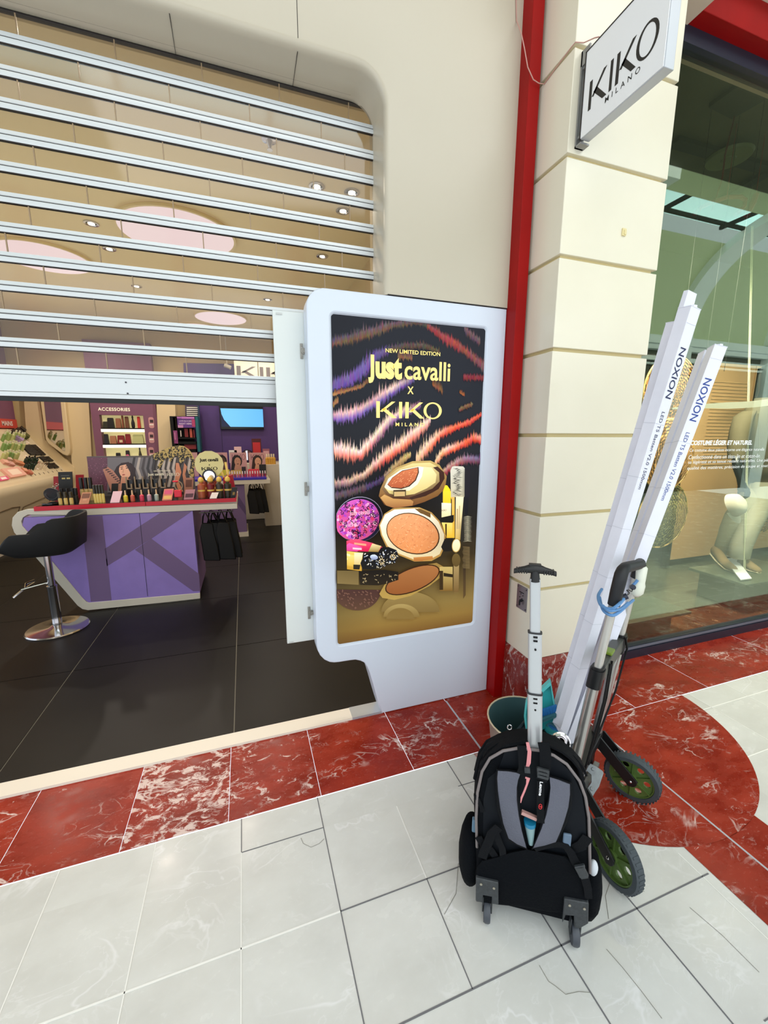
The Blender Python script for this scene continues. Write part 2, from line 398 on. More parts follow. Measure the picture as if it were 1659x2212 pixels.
rslab([(1.462, -4), (1.656, -4), (1.656, 0.801), (1.60, 0.803), (1.53, 0.812), (1.462, 0.828)], 0.38)
rslab([(1.664, -4), (1.86, -4), (1.86, 0.829), (1.80, 0.815), (1.73, 0.804), (1.664, 0.801)], 0.30)
o = obj('red_marble_inlay', b, M_red, floor, smooth=0)
g = B(); g.box(1.656, 1.664, -2, 1.55, 0.0004, 0.0022); obj('metal_joint', g, mat('joint_grey', (176, 178, 186), 0.5), floor, smooth=0)
g = B(); g.beam((1.018, 1.87, .0015), (1.01, 1.482, .0015), 0.009, 0.002); obj('metal_joint', g, MATS['joint_grey'], floor, smooth=0)

# ---- threshold strip and shop floor
b = B(); b.prism([(-5, 1.89, 0), (-5, 1.893, .012), (-5, 1.97, .018), (-5, 1.97, 0)], (5.6-0.13+0.16, 0, 0))
struct('trim_1', b, mat('threshold_cream', (228, 218, 204), 0.35), 'cream threshold strip along the shop entrance')
b = B(); b.prism([(.47, 1.889, 0), (.47, 1.892, .0125), (.47, 1.972, .0185), (.47, 1.972, 0)], (0.17, 0, 0))
struct('trim_2', b, mat('threshold_steel', (190, 196, 204), 0.3, metal=0.5), 'short grey metal end of the threshold strip')
b = B()
for i in range(-5, 3):
    for j in range(0, 7):
        x0 = -0.13+i; y0 = 1.92+j
        b.box(x0+.003, x0+.997, y0+.003, y0+.997, -0.01, 0.0)
o = struct('floor', b, M_dark, 'dark slate tiled floor inside the cosmetics shop', smooth=0)
b = B(); b.box(-5.5, 2.2, 1.97, 9, -0.03, -0.0035)
obj('grout', b, mat('grout_line', (120, 116, 106), 0.8), o, smooth=0)

# ---- the white facade round the opening (rounded corner, deep reveal)
yf, yb = 1.885, 2.06
def arch_pts(xr, zt, rad, n=14):
    """inner contour: up the right side, round the corner, to the far left"""
    return [(xr, 2.129)] + [(xr-rad+rad*math.cos(R(90*k/n)), zt-rad+rad*math.sin(R(90*k/n))) for k in range(n+1)] + [(-6.0, zt)]
outer = arch_pts(0.652, 2.998, 0.135); mid = arch_pts(0.646, 2.990, 0.128); inner = arch_pts(0.643, 2.966, 0.105)
b = B()
cons = [(arch_pts(0.668, 3.006, 0.15), yf), (arch_pts(0.656, 2.994, 0.14), yf+.003), (arch_pts(0.648, 2.984, 0.13), yf+.012), (arch_pts(0.645, 2.976, 0.12), yf+.028), (inner, yb)]
n = len(inner)
ks = [b.add([(x, y, z) for x, z in c]) for c, y in cons]
for a in range(len(ks)-1):
    for i in range(n-1): b.face((ks[a]+i, ks[a+1]+i, ks[a+1]+i+1, ks[a]+i+1))
oc = cons[0][0]
top = [(1.3, 2.129)] + [(1.3, z) for z in [2.13+(4.6-2.13)*k/15 for k in range(n-3)]] + [(0.6, 4.6), (-6.0, 4.6)]
k0 = b.add([(x, yf, z) for x, z in top])
for i in range(n-1): b.face((ks[0]+i, ks[0]+i+1, k0+i+1, k0+i))
o = struct('wall_front', b, M_wall, 'white lacquered facade wall with a rounded opening corner', smooth=50)
b = B(); b.box(-6, 1.3, 2.062, 2.10, 2.966, 4.6); b.box(0.643, 1.3, 2.062, 2.10, 2.0, 2.966)
obj('wall_back_face', b, M_tan, o, smooth=0)
g = B()
for (x, zt) in ((0.29, 3.0), (-0.16, 3.0)):
    g.box(x-.0012, x+.0012, yf-.0008, yf+.0002, 3.004, 4.6)
    g.prism([(x-.0012, yf+.02, 2.9755), (x+.0012, yf+.02, 2.9755), (x-.001, yb, 2.9645), (x-.0022, yb, 2.9645)], (0, 0, -.0012))
g.box(0.66, 1.298, yf-.0006, yf+.004, 2.1285, 2.1315)
obj('panel_seam', g, M_dkgap, o, smooth=0)

# ---- red post, lintel, stone pillar
b = B(); b.box(1.297, 1.356, 1.812, 1.99, 0.0, 4.6)
struct('trim_3', b, M_redp, 'red painted steel post between facade and pillar', bevel=.002)
b = B(); b.box(2.0, 9, 1.80, 1.97, 3.575, 3.73)
struct('trim_4', b, M_redp, 'red painted lintel above the fashion shop window', bevel=.003)
b = B(); b.box(1.2, 9.0, 1.70, 2.2, 3.731, 4.6); b.box(1.30, 2.276, 1.52, 1.885, 3.57, 4.6)
struct('wall_upper', b, mat('upper_cream', (226, 206, 186), 0.5), 'cream wall above pillar and lintel')
pil = thing('stone_pillar', 'cream clad square pillar with grooved blocks on a red marble foot', 'pillar', (1.66, 1.76, 0))
b = B(); b.color((238, 234, 218))
jz = [0.332, 0.722, 1.112, 1.503, 1.893, 2.284, 2.674, 3.064, 3.455]
x0, x1, y0, y1 = 1.371, 1.956, 1.62, 1.90
for i in range(len(jz)-1):
    z0 = jz[i]+(.0 if i == 0 else .0085); z1 = jz[i+1]-.0085
    b.box(x0, x1, y0, y1, z0, z1)
b.used = False
obj('cladding_block', b, M_block, pil, bevel=.0025)
b = B(); b.box(x0+.018, x1-.018, y0+.018, y1, .33, 3.6)
obj('groove', b, mat('groove_beige', (212, 196, 146), 0.45), pil, smooth=0)
b = B(); b.col = (.72, .3, 0, 1); b.used = True
b.box(1.352, 1.986, 1.597, 1.90, 0.0015, .305)
zt = .332
b.prism([(1.352, 1.597, .305), (1.352, 1.90, .305), (1.372, 1.90, zt), (1.372, 1.618, zt)], (0.0001, 0, 0))
b.prism([(1.352, 1.597, .305), (1.986, 1.597, .305), (1.956, 1.618, zt), (1.372, 1.618, zt)], (0, 0.0001, 0))
b.box(1.372, 1.95, 1.62, 1.90, .30, .3315)
M_redv = marble('red_marble_foot', (112, 34, 28), (140, 52, 44), (200, 190, 184), scale=5.0, rough=0.2, stretch=(1.5, 1.5, .7), amount=0.9)
o = obj('marble_foot', b, M_redv, pil, smooth=0)
# service plate with key switch
b = B(); b.box(1.3685, 1.3712, 1.672, 1.757, .578, .712); o = obj('service_plate', b, mat('brushed_steel', (150, 150, 158), 0.35, metal=0.8), pil, bevel=.001)
b = B()
for y_, z_ in ((1.68, .59), (1.749, .59), (1.68, .70), (1.749, .70), (1.705, .66), (1.722, .665), (1.712, .64), (1.73, .645), (1.702, .635)): b.cyl((1.3686, y_, z_), (1.366, y_, z_), .003, n=8)
b.cyl((1.3686, 1.715, .63), (1.360, 1.715, .63), .008, n=14); b.box(1.352, 1.361, 1.7135, 1.7165, .605, .632); b.box(1.366, 1.3686, 1.700, 1.735, .672, .676)
obj('key_switch', b, mat('dark_steel', (60, 60, 66), 0.4, metal=0.7), o)
b = B(); b.cbox((1.72, 1.6165, 2.425), (.022, .006, .03)); b.cbox((1.723, 1.613, 2.423), (.012, .006, .018)); obj('small_stub', b, mat('stub', (226, 212, 160), 0.5), pil)

# ---- hanging cable over the facade
b = B(); pts = [(1115, 0, 1.88), (1116, 45, 1.88), (1126, 72, 1.80), (1133, 105, 1.80), (1140, 145, 1.80), (1152, 172, 1.80), (1164, 180, 1.80)]
pp = [Y(x, y, yy) for x, y, yy in pts]
pp = [pp[0]+Vector((0, 0, .6))]+pp
b.tube(pp, .0022, 6); b.tube([pp[-1], Vector((1.3685, 1.80, pp[-1].z+.004)), Vector((1.366, 1.64, 3.065)), Vector((1.366, 1.615, 3.066)), Vector((1.40, 1.606, 3.066)), Vector((1.41, 1.56, 3.05)), Vector((1.42, 1.545, 3.045))], .0022, 6)
tag(obj('cable', b, mat('cable_pink', (196, 150, 140), 0.5)), 'thin pale cable looping down over the red post to the sign', 'cable')

# ---- roll shutter
sh = thing('roller_shutter', 'half raised aluminium roller shutter with clear slats', 'shutter', (-1.5, 2.06, 1.65))
ys0, ys1 = 2.045, 2.058
pitch = 0.1017; z0 = 2.871
b = B(); g = B(); pan = B(); xa = -4.2; xb = 0.66
M_pane = glass('polycarbonate', (0.80, 0.79, 0.76), 0.03, rough=0.07, ior=1.36)
nb = 11
for k in range(nb+1):
    z = z0-k*pitch
    b.prism([(xa, ys0+.003, z+.0005), (xa, ys0, z+.004), (xa, ys0+.002, z+.016), (xa, ys1, z+.018), (xa, ys1, z+.0005)], (xb-xa, 0, 0))
    b.prism([(xa, ys0+.001, z-.0185), (xa, ys0-.001, z-.012), (xa, ys0+.0005, z-.0015), (xa, ys1, z-.001), (xa, ys1, z-.0185)], (xb-xa, 0, 0))
    g.box(xa, xb, ys0+.0015, ys1, z-.0022, z+.0016); g.box(xa, xb, ys0+.002, ys1, z-.0212, z-.0186)
zc = z0+pitch
obj('slat_bar', b, M_alu, sh); obj('slat_seam', g, M_dkgap, sh, smooth=0)
# clear panes, staggered joints
jn = B(); M_j = mat('pane_joint', (150, 128, 100), 0.4)
for k in range(-1, nb):
    z = z0-k*pitch; za = z-.0205; zb_ = z-pitch+.0175
    st = 0.30; ph = (0.53 if k == -1 else 0.53-0.125*((k+1) % 2)-0.02*(k % 3))
    jx = []; x = ph
    while x > xa: jx.append(x); x -= st
    jx = [xb]+jx+[xa]
    for i in range(len(jx)-1):
        pan.box(jx[i+1]+.002, jx[i]-.002, 2.050, 2.0520, za, zb_)
        if 0 < i: pan.mi = 1; pan.box(jx[i]-.002, jx[i]+.002, 2.0485, 2.0535, za, zb_); pan.mi = 0
obj('clear_pane', pan, [M_pane, M_j], sh, smooth=0)
b = B(); b.box(xa, xb, ys0-.001, ys1, 1.735, 1.7515); b.box(xa, xb, ys0-.003, ys1+.004, 1.669, 1.733); b.box(xa, xb, ys0-.004, ys1+.006, 1.650, 1.6675)
o = obj('bottom_rail', b, M_alu, sh, bevel=.0012)
g = B(); g.box(xa, xb, ys0+.001, ys1, 1.632, 1.650); g.box(xa, xb, ys0+.002, ys1, 1.7325, 1.7355); obj('rubber_seal', g, mat('black_rubber', (14, 18, 20), 0.6), sh, smooth=0)
for px, py in ((272, 826), (276, 850)):
    g = B(); p = Y(px, py, ys0-.003); g.cyl(p, p-UY*.003, .0035, n=8); obj('screw', g, mat('dark_steel', (60, 60, 66), .4, metal=.7), sh)
b = B(); b.box(-5, .66, 2.03, 2.045, 2.968, 2.99); b.box(-5, .66, 2.062, 2.07, 2.955, 3.0)
struct('trim_5', b, M_dkgap, 'dark slot above the roller shutter')

# ---- interior shell of the cosmetics shop
b = B(); b.box(-4.2, 2.2, 8.2, 8.3, 0, 3.25); struct('wall_back', b, M_tan, 'beige back wall of the cosmetics shop', smooth=0)
b = B(); b.box(-3.52, -3.404, 4.5, 8.3, 0, 3.25); struct('wall_left', b, M_tan, 'beige side wall of the cosmetics shop behind the counter', smooth=0)
b = B(); b.box(1.28, 1.34, 2.1, 8.3, 0, 3.25); struct('wall_right', b, M_tan, 'beige side wall of the shop behind the poster', smooth=0)
b = B(); b.box(-4.3, 1.36, 2.07, 8.3, 3.2, 3.26); struct('ceiling', b, M_ceil, 'beige ceiling of the cosmetics shop', smooth=0)
# ================================================================ POSTER LIGHT BOX
M_art = mat('printed_art', attr=True, rough=0.45, estr=0.34, spec=0.15)
M_paint = mat('painted', attr=True, rough=0.35)
M_gold = mat('gold', (214, 178, 96), 0.28, metal=0.9)
M_sat = mat('satin_colour', attr=True, rough=0.5)
lb = thing('poster_light_box', 'white light box frame with a dark cosmetics poster beside the shop entrance', 'light box', (0.8, 1.93, 0))
yp = 1.885
def rnd(cx_, cz, rad, a0, a1, n=8): return [(cx_+rad*math.cos(R(a0+(a1-a0)*k/n)), cz+rad*math.sin(R(a0+(a1-a0)*k/n))) for k in range(n+1)]
# outline read off the photograph on the facade plane
foot = [(825, 1537), (818, 1520), (812, 1500), (805, 1475), (798, 1452), (793, 1441), (787, 1432), (778, 1428), (768, 1426), (758, 1427), (745, 1429), (733, 1431), (722, 1432), (712, 1431), (701, 1426), (692, 1417), (686, 1405), (684, 1392)]
fo = [(p.x, p.z) for p in (Y(x, y, yp) for x, y in foot)]
fo[0] = (fo[0][0], 0.004)
out = [(1.296, 0.004)] + fo + [(0.291, 0.6), (0.290, 1.2), (0.290, 1.95)] + rnd(0.375, 2.042, 0.085, 180, 90, 10) + [(1.296, 2.127)]
hole = (0.399, 1.183, 0.450, 2.026)
def inhole(e, r):
    a, c, d, g = hole[0]-e, hole[1]+e, hole[2]-e, hole[3]+e
    return rnd(c-r, g-r, r, 0, 90, 6)+rnd(a+r, g-r, r, 90, 180, 6)+rnd(a+r, d+r, r, 180, 270, 6)+rnd(c-r, d+r, r, 270, 360, 6)
def bridge_mesh(outer, inner, y, b):
    bm = bmesh.new()
    vo = [bm.verts.new((x, y, z)) for x, z in outer]; vi = [bm.verts.new((x, y, z)) for x, z in inner]
    eo = [bm.edges.new((vo[i], vo[(i+1) % len(vo)])) for i in range(len(vo))]; ei = [bm.edges.new((vi[i], vi[(i+1) % len(vi)])) for i in range(len(vi))]
    bmesh.ops.triangle_fill(bm, edges=eo+ei, use_beauty=True)
    bm.verts.index_update(); k = b.add([v.co for v in bm.verts])
    for f_ in bm.faces: b.face([k+v.index for v in f_.verts])
    bm.free()
b = B()
# slightly rounded front edge
n = len(out)
cen = (0.8, 1.1)
def inset(pts, e):
    res = []; m_ = len(pts)
    for i in range(m_):
        p0, p1, p2 = pts[i-1], pts[i], pts[(i+1) % m_]
        d1 = Vector((p1[0]-p0[0], p1[1]-p0[1])); d2 = Vector((p2[0]-p1[0], p2[1]-p1[1]))
        nn = Vector((0, 0))
        for d in (d1, d2):
            if d.length > 1e-6: d.normalize(); nn += Vector((-d.y, d.x))
        if nn.length < 1e-6: res.append(p1); continue
        nn.normalize(); res.append((p1[0]+nn.x*e*SG, p1[1]+nn.y*e*SG))
    return res
A_ = sum(out[i-1][0]*out[i][1]-out[i][0]*out[i-1][1] for i in range(n)); SG = 1 if A_ > 0 else -1
o1 = inset(out, .006); o2 = inset(out, .002)
h0 = inhole(.012, .028); h1 = inhole(.006, .022); h2 = inhole(0, .017)
bridge_mesh(o1, h0, yp, b)
def skin(ra, ya, rb, yb_):
    k = b.add([(x, ya, z) for x, z in ra]); k2 = b.add([(x, yb_, z) for x, z in rb]); m_ = len(ra)
    for i in range(m_): b.face((k+i, k+(i+1) % m_, k2+(i+1) % m_, k2+i))
skin(o1, yp, o2, yp+.002); skin(o2, yp+.002, out, yp+.008); skin(out, yp+.008, out, 1.975)
skin(h0, yp, h1, yp+.0035); skin(h1, yp+.0035, h2, yp+.011)
kk = b.add([(x, 1.975, z) for x, z in out]); b.face(range(kk, kk+n))
obj('frame', b, M_white, lb, smooth=60)

YP = 1.8945
def C1(ox, oy): return lambda x, y: (ox+x/4.608, oy+y/4.608)
c1 = C1(700, 660); c2 = C1(700, 860); c3 = C1(700, 1060); c4 = C1(700, 1220)
art = B(); LAY = [0]
def pt(p, k=None): return Y(p[0], p[1], YP-0.00022*(LAY[0] if k is None else k))
def clampx(q):
    q.x = min(max(q.x, hole[0]-.0005), hole[1]+.0005); q.z = min(max(q.z, hole[2]), hole[3]); return q
def P_(cf, pts, col, col2=None):
    LAY[0] += 1
    q = [clampx(pt(cf(*p))) for p in pts]
    if col2 is None: art.poly(q, [col]*len(q))
    else:
        ys_ = [p[1] for p in pts]; a, c = min(ys_), max(ys_)
        art.poly(q, [tuple(col[i]+(col2[i]-col[i])*((p[1]-a)/(c-a+1e-6)) for i in range(3)) for p in pts])
def E_(cf, cx_, cy_, rx, ry, rot, col, col2=None, a0=0, a1=360, n=32):
    P_(cf, [(cx_+rx*math.cos(R(t))*math.cos(R(rot))-ry*math.sin(R(t))*math.sin(R(rot)), cy_+rx*math.cos(R(t))*math.sin(R(rot))+ry*math.sin(R(t))*math.cos(R(rot))) for t in [a0+(a1-a0)*i/n for i in range(n+(0 if a1-a0 >= 360 else 1))]], col, col2)
# base: dark cloth above, bronze table below
rows = [(2.026, (30, 32, 40)), (1.6, (33, 36, 44)), (1.25, (32, 32, 36)), (1.05, (36, 33, 28)), (0.86, (58, 47, 28)), (0.72, (104, 86, 50)), (0.60, (138, 114, 62)), (0.52, (142, 112, 56)), (0.450, (120, 86, 42))]
for i in range(len(rows)-1):
    za, ca = rows[i]; zb_, cb = rows[i+1]; dim = lambda c, k: tuple(v*k for v in c)
    for xa_, xb_, ka, kb in ((hole[0], 0.62, .86, 1.0), (0.62, hole[1], 1.0, 1.02)):
        art.poly([(xa_, YP, za), (xb_, YP, za), (xb_, YP, zb_), (xa_, YP, zb_)], [dim(ca, ka), dim(ca, kb), dim(cb, kb), dim(cb, ka)])
# soft shimmering animal stripes, drawn as upright brush hairs
rs = random.Random(5)
BG = (31, 33, 41)
def fur(cf, pts, wd, cols, dens=5.5, jit=.55, fade=1.0):
    LAY[0] += 1
    for i in range(len(pts)-1):
        (xa_, ya_), (xb_, yb__) = pts[i], pts[i+1]
        L_ = math.hypot(xb_-xa_, yb__-ya_); m_ = max(2, int(L_/dens))
        for k in range(m_):
            t = (k+rs.random())/m_; x = xa_+(xb_-xa_)*t+rs.uniform(-3, 3); y = ya_+(yb__-ya_)*t
            T = (i+t)/(len(pts)-1); ci = T*(len(cols)-1); j = min(int(ci), len(cols)-2) if len(cols) > 1 else 0; u_ = ci-j
            ct, cb = cols[j]; ct2, cb2 = cols[min(j+1, len(cols)-1)]
            ct = tuple(ct[q]+(ct2[q]-ct[q])*u_+rs.uniform(-14, 14) for q in range(3)); cb = tuple(cb[q]+(cb2[q]-cb[q])*u_+rs.uniform(-14, 14) for q in range(3))
            ct = tuple(min(255, max(0, v)) for v in ct); cb = tuple(min(255, max(0, v)) for v in cb)
            wv = wd[min(i, len(wd)-1)]+(wd[min(i+1, len(wd)-1)]-wd[min(i, len(wd)-1)])*t if isinstance(wd, list) else wd
            wv *= 1.25; u0 = wv*(.45+jit*rs.random()*math.sin(x*.10)**2+.5*rs.random()**2); d0 = wv*(.40+.45*rs.random()**2+.2*math.sin(x*.08+1)**2); hw = rs.uniform(4, 8)
            kz = LAY[0]+rs.random()*.9
            mid_u, mid_d = u0*.4, d0*.4
            q = lambda X_, Y_: clampx(pt(cf(X_, Y_), kz))
            a1_ = [q(x-hw*.3, y-u0), q(x+hw*.3, y-u0), q(x+hw, y-mid_u), q(x-hw, y-mid_u)]
            art.poly(a1_, [BG, BG, ct, ct])
            art.poly([q(x-hw, y-mid_u), q(x+hw, y-mid_u), q(x+hw, y+mid_d), q(x-hw, y+mid_d)], [ct, ct, cb, cb])
            art.poly([q(x-hw, y+mid_d), q(x+hw, y+mid_d), q(x+hw*.3, y+d0), q(x-hw*.3, y+d0)], [cb, cb, BG, BG])
fur(c1, [(80, 370), (280, 320), (480, 260), (700, 190), (900, 165), (1050, 200)], [60, 75, 80, 55, 40, 40], [((78, 66, 78), (100, 72, 52)), ((96, 76, 82), (98, 72, 55)), ((74, 60, 66), (60, 50, 48))])
fur(c1, [(1030, 200), (1200, 330), (1400, 450), (1600, 620)], [40, 70, 60, 70], [((120, 66, 70), (128, 48, 46)), ((150, 66, 60), (130, 50, 48)), ((110, 70, 75), (96, 66, 70))])
fur(c1, [(1400, 240), (1480, 310), (1550, 360)], 55, [((100, 74, 76), (84, 62, 66))])
fur(c1, [(90, 800), (250, 745), (420, 620), (520, 500), (640, 450)], [95, 100, 110, 80, 60], [((98, 80, 128), (90, 66, 140)), ((112, 86, 150), (96, 70, 140)), ((84, 66, 116), (70, 60, 96))])
fur(c1, [(90, 880), (160, 860), (380, 800), (430, 750)], 32, [((120, 84, 60), (176, 120, 78)), ((110, 76, 56), (120, 84, 60))])
fur(c1, [(620, 440), (800, 400), (1000, 400), (1150, 470)], 45, [((72, 60, 74), (84, 66, 48)), ((90, 74, 52), (60, 52, 44))])
fur(c1, [(740, 500), (880, 510)], 50, [((90, 66, 60), (122, 84, 56))])
fur(c1, [(1080, 770), (1160, 810), (1180, 850)], 60, [((84, 60, 44), (128, 76, 46))])
fur(c1, [(1390, 715), (1590, 720)], 40, [((120, 46, 58), (118, 40, 48))])
fur(c1, [(1350, 860), (1400, 890)], 26, [((120, 66, 40), (150, 84, 50))])
fur(c2, [(85, 190), (180, 185), (320, 150), (430, 90), (540, 20), (650, -60), (780, -130), (900, -190)], [70, 90, 90, 80, 100, 90, 70, 50], [((196, 150, 160), (116, 84, 158)), ((226, 180, 176), (128, 92, 168)), ((196, 152, 156), (110, 84, 150)), ((236, 196, 186), (104, 78, 148)), ((120, 90, 130), (84, 66, 120))])
fur(c2, [(85, 520), (250, 545), (360, 560), (450, 470), (540, 360), (640, 240), (740, 170), (860, 120), (960, 70)], [90, 110, 85, 100, 90, 90, 70, 60, 50], [((236, 202, 190), (214, 130, 110)), ((244, 212, 194), (226, 112, 92)), ((244, 214, 196), (170, 120, 130)), ((232, 190, 178), (130, 90, 150)), ((120, 84, 110), (96, 70, 120))])
fur(c2, [(85, 860), (250, 840), (400, 770), (520, 660), (620, 570), (760, 480), (880, 370), (1000, 280), (1060, 220)], [60, 60, 60, 80, 90, 90, 95, 85, 50], [((176, 140, 134), (104, 80, 96)), ((226, 186, 158), (150, 110, 96)), ((240, 200, 180), (220, 96, 74)), ((240, 206, 184), (220, 120, 96)), ((238, 200, 186), (190, 130, 130))])
fur(c2, [(560, 830), (650, 740), (760, 640), (860, 560)], [40, 55, 55, 35], [((170, 142, 130), (130, 104, 80)), ((206, 174, 112), (176, 140, 84))])
fur(c2, [(920, 620), (1000, 520), (1090, 430), (1170, 350), (1300, 300), (1450, 240), (1565, 165)], [80, 95, 85, 60, 45, 40, 30], [((232, 198, 160), (224, 186, 150)), ((240, 204, 178), (226, 110, 78)), ((226, 110, 84), (206, 62, 44)), ((214, 96, 74), (176, 54, 44))])
fur(c2, [(1110, 640), (1180, 540), (1280, 500), (1380, 460), (1490, 400), (1570, 420)], [55, 65, 60, 50, 60, 60], [((232, 198, 150), (226, 170, 120)), ((240, 200, 176), (220, 96, 66)), ((226, 100, 76), (204, 60, 42)), ((230, 160, 140), (190, 60, 50))])
fur(c2, [(1160, 760), (1240, 700), (1330, 640), (1420, 610), (1550, 620)], [45, 55, 60, 60, 60], [((206, 160, 140), (170, 60, 60)), ((176, 140, 140), (150, 70, 80)), ((120, 90, 130), (104, 60, 80))])
fur(c2, [(280, 930), (450, 880), (600, 800)], 40, [((84, 66, 104), (70, 54, 90))])
fur(c2, [(1340, 120), (1480, 60)], 30, [((116, 90, 66), (104, 66, 50))])
fur(c2, [(90, 60), (140, 20)], 40, [((140, 96, 60), (150, 104, 66))])
fur(c3, [(95, 60), (260, 20), (420, -30)], 50, [((96, 74, 84), (84, 66, 70))])
# objects in the picture --------------------------------------------
# mirrored picture in the table first
E_(c4, 330, 250, 235, 205, 0, (76, 50, 46), (92, 66, 50), 0, 180)
for k in range(60):
    a = rs.random()*math.pi; rr = rs.random()**.5
    E_(c4, 330+math.cos(a)*210*rr, 255+math.sin(a)*180*rr, 12, 6, rs.random()*90, (118, 84, 70), n=5)
E_(c4, 860, 470, 290, 200, 0, (150, 126, 74), (128, 104, 58), 180, 360)
E_(c4, 770, 520, 180, 130, 0, (170, 146, 90), (136, 110, 60), 180, 360); E_(c4, 760, 540, 140, 110, 0, (132, 106, 56), (134, 108, 58), 180, 360)
P_(c4, [(550, 290), (600, 200), (740, 90), (900, 20), (1120, -20), (1190, 20), (1180, 110), (1050, 210), (860, 310), (700, 350), (580, 330)], (160, 128, 66), (178, 146, 76))
E_(c4, 880, 150, 290, 118, -22, (60, 36, 20)); E_(c4, 880, 150, 278, 106, -22, (176, 116, 66), (146, 86, 44))
P_(c4, [(105, 60), (345, 60), (345, 200), (105, 190)], (112, 94, 56), (128, 108, 66)); P_(c4, [(345, 60), (600, 50), (740, 70), (740, 150), (620, 190), (540, 205), (360, 200)], (28, 24, 20), (44, 36, 26))
for k in range(26): E_(c4, rs.uniform(380, 730), rs.uniform(90, 180), rs.uniform(6, 16), 4, rs.random()*180, (170, 150, 110), n=5)
P_(c4, [(1150, 20), (1280, 20), (1280, 260), (1150, 260)], (206, 180, 110), (130, 96, 44)); P_(c4, [(1150, 60), (1185, 60), (1185, 250), (1150, 250)], (60, 44, 24)); P_(c4, [(1190, 80), (1280, 95), (1280, 125), (1190, 115)], (44, 34, 22))
P_(c4, [(1290, -60), (1345, -60), (1340, 270), (1290, 270)], (176, 150, 100), (120, 92, 50)); P_(c4, [(1385, -60), (1410, -60), (1410, 300), (1385, 340)], (44, 34, 26), (96, 74, 44)); E_(c3, 1315, 690, 42, 66, 0, (110, 90, 48), (96, 76, 40))
for k in range(20): P_(c3, [(1380+8*math.sin(k), 560+k*11), (1450, 566+k*11), (1450, 560+k*11), (1385, 556+k*11)], (126, 106, 70))
# navy and pink leopard compact
E_(c3, 348, 285, 240, 222, -28, (150, 150, 170)); E_(c3, 348, 288, 236, 218, -28, (18, 20, 34), (34, 36, 66))
E_(c3, 330, 290, 226, 200, -30, (206, 96, 190), (222, 92, 150))
for k in range(150):
    a = rs.random()*2*math.pi; rr = rs.random()**.5; ex, ey = math.cos(a)*205*rr, math.sin(a)*182*rr; th = R(-30)
    E_(c3, 330+ex*math.cos(th)-ey*math.sin(th), 290+ex*math.sin(th)+ey*math.cos(th), rs.uniform(10, 26), rs.uniform(8, 20), rs.random()*180, rs.choice([(240, 150, 220), (176, 70, 190), (232, 80, 120), (244, 190, 214), (190, 90, 210)]), n=8)
for k in range(120):
    a = rs.random()*2*math.pi; rr = rs.random()**.5; ex, ey = math.cos(a)*212*rr, math.sin(a)*188*rr; th = R(-30)
    px_, py_ = 330+ex*math.cos(th)-ey*math.sin(th), 290+ex*math.sin(th)+ey*math.cos(th)
    s_ = rs.uniform(13, 22); r0_ = rs.random()*360
    for q in range(3): E_(c3, px_+math.cos(R(r0_+q*75))*s_*.6, py_+math.sin(R(r0_+q*75))*s_*.6, s_*.42, s_*.26, r0_+q*75+90, (34, 18, 46), n=7)
# open lid
P_(c2, [(560, 905), (620, 775), (720, 690), (880, 628), (1060, 622), (1150, 665), (1222, 780), (1205, 900), (1130, 975), (1000, 1033), (880, 1072), (700, 1097), (600, 1062), (545, 975)], (190, 160, 96), (110, 66, 36))
P_(c2, [(575, 905), (632, 785), (730, 705), (880, 650), (1055, 642), (1135, 685), (1190, 780), (1165, 880), (1090, 940), (960, 990), (850, 1010), (690, 1000), (620, 960)], (226, 206, 140), (84, 50, 34))
P_(c2, [(1085, 690), (1145, 740), (1150, 830), (1080, 900), (930, 960), (850, 990), (870, 1010), (1010, 975), (1140, 905), (1200, 800), (1195, 740), (1130, 680)], (70, 44, 38), (60, 36, 28))
P_(c2, [(600, 885), (650, 790), (760, 715), (940, 680), (1070, 690), (1120, 760), (1110, 840), (1020, 900), (900, 955), (760, 975), (650, 950)], (238, 224, 170), (208, 186, 116))
P_(c2, [(600, 885), (640, 800), (760, 715), (950, 680), (990, 690), (975, 780), (930, 860), (850, 920), (740, 930), (640, 915)], (246, 240, 226), (232, 220, 190))
P_(c2, [(630, 860), (680, 790), (780, 720), (940, 686), (945, 740), (915, 820), (850, 880), (770, 905), (670, 895)], (60, 38, 26)); P_(c2, [(634, 858), (684, 792), (780, 726), (932, 692), (934, 740), (905, 815), (842, 872), (765, 895), (672, 886)], (206, 120, 78), (176, 88, 54))
for k in range(110):
    a, c_ = rs.uniform(660, 920), rs.uniform(710, 885)
    if (a-640)*.62+(c_-690) < 130: continue
    if (c_-700)+(a-740)*.85 > 235: continue
    P_(c2, [(a, c_), (a+16, c_-8), (a+17, c_-5), (a+2, c_+4)], rs.choice([(236, 166, 116), (190, 96, 60)]))
P_(c2, [(690, 915), (815, 912), (815, 975), (690, 980)], (70, 54, 34)); P_(c2, [(697, 932), (806, 930), (806, 975), (697, 978)], (196, 164, 110))
P_(c2, [(690, 1000), (860, 1010), (890, 1030), (880, 1070), (700, 1095), (620, 1070), (560, 990), (600, 960)], (206, 160, 96), (150, 96, 54))
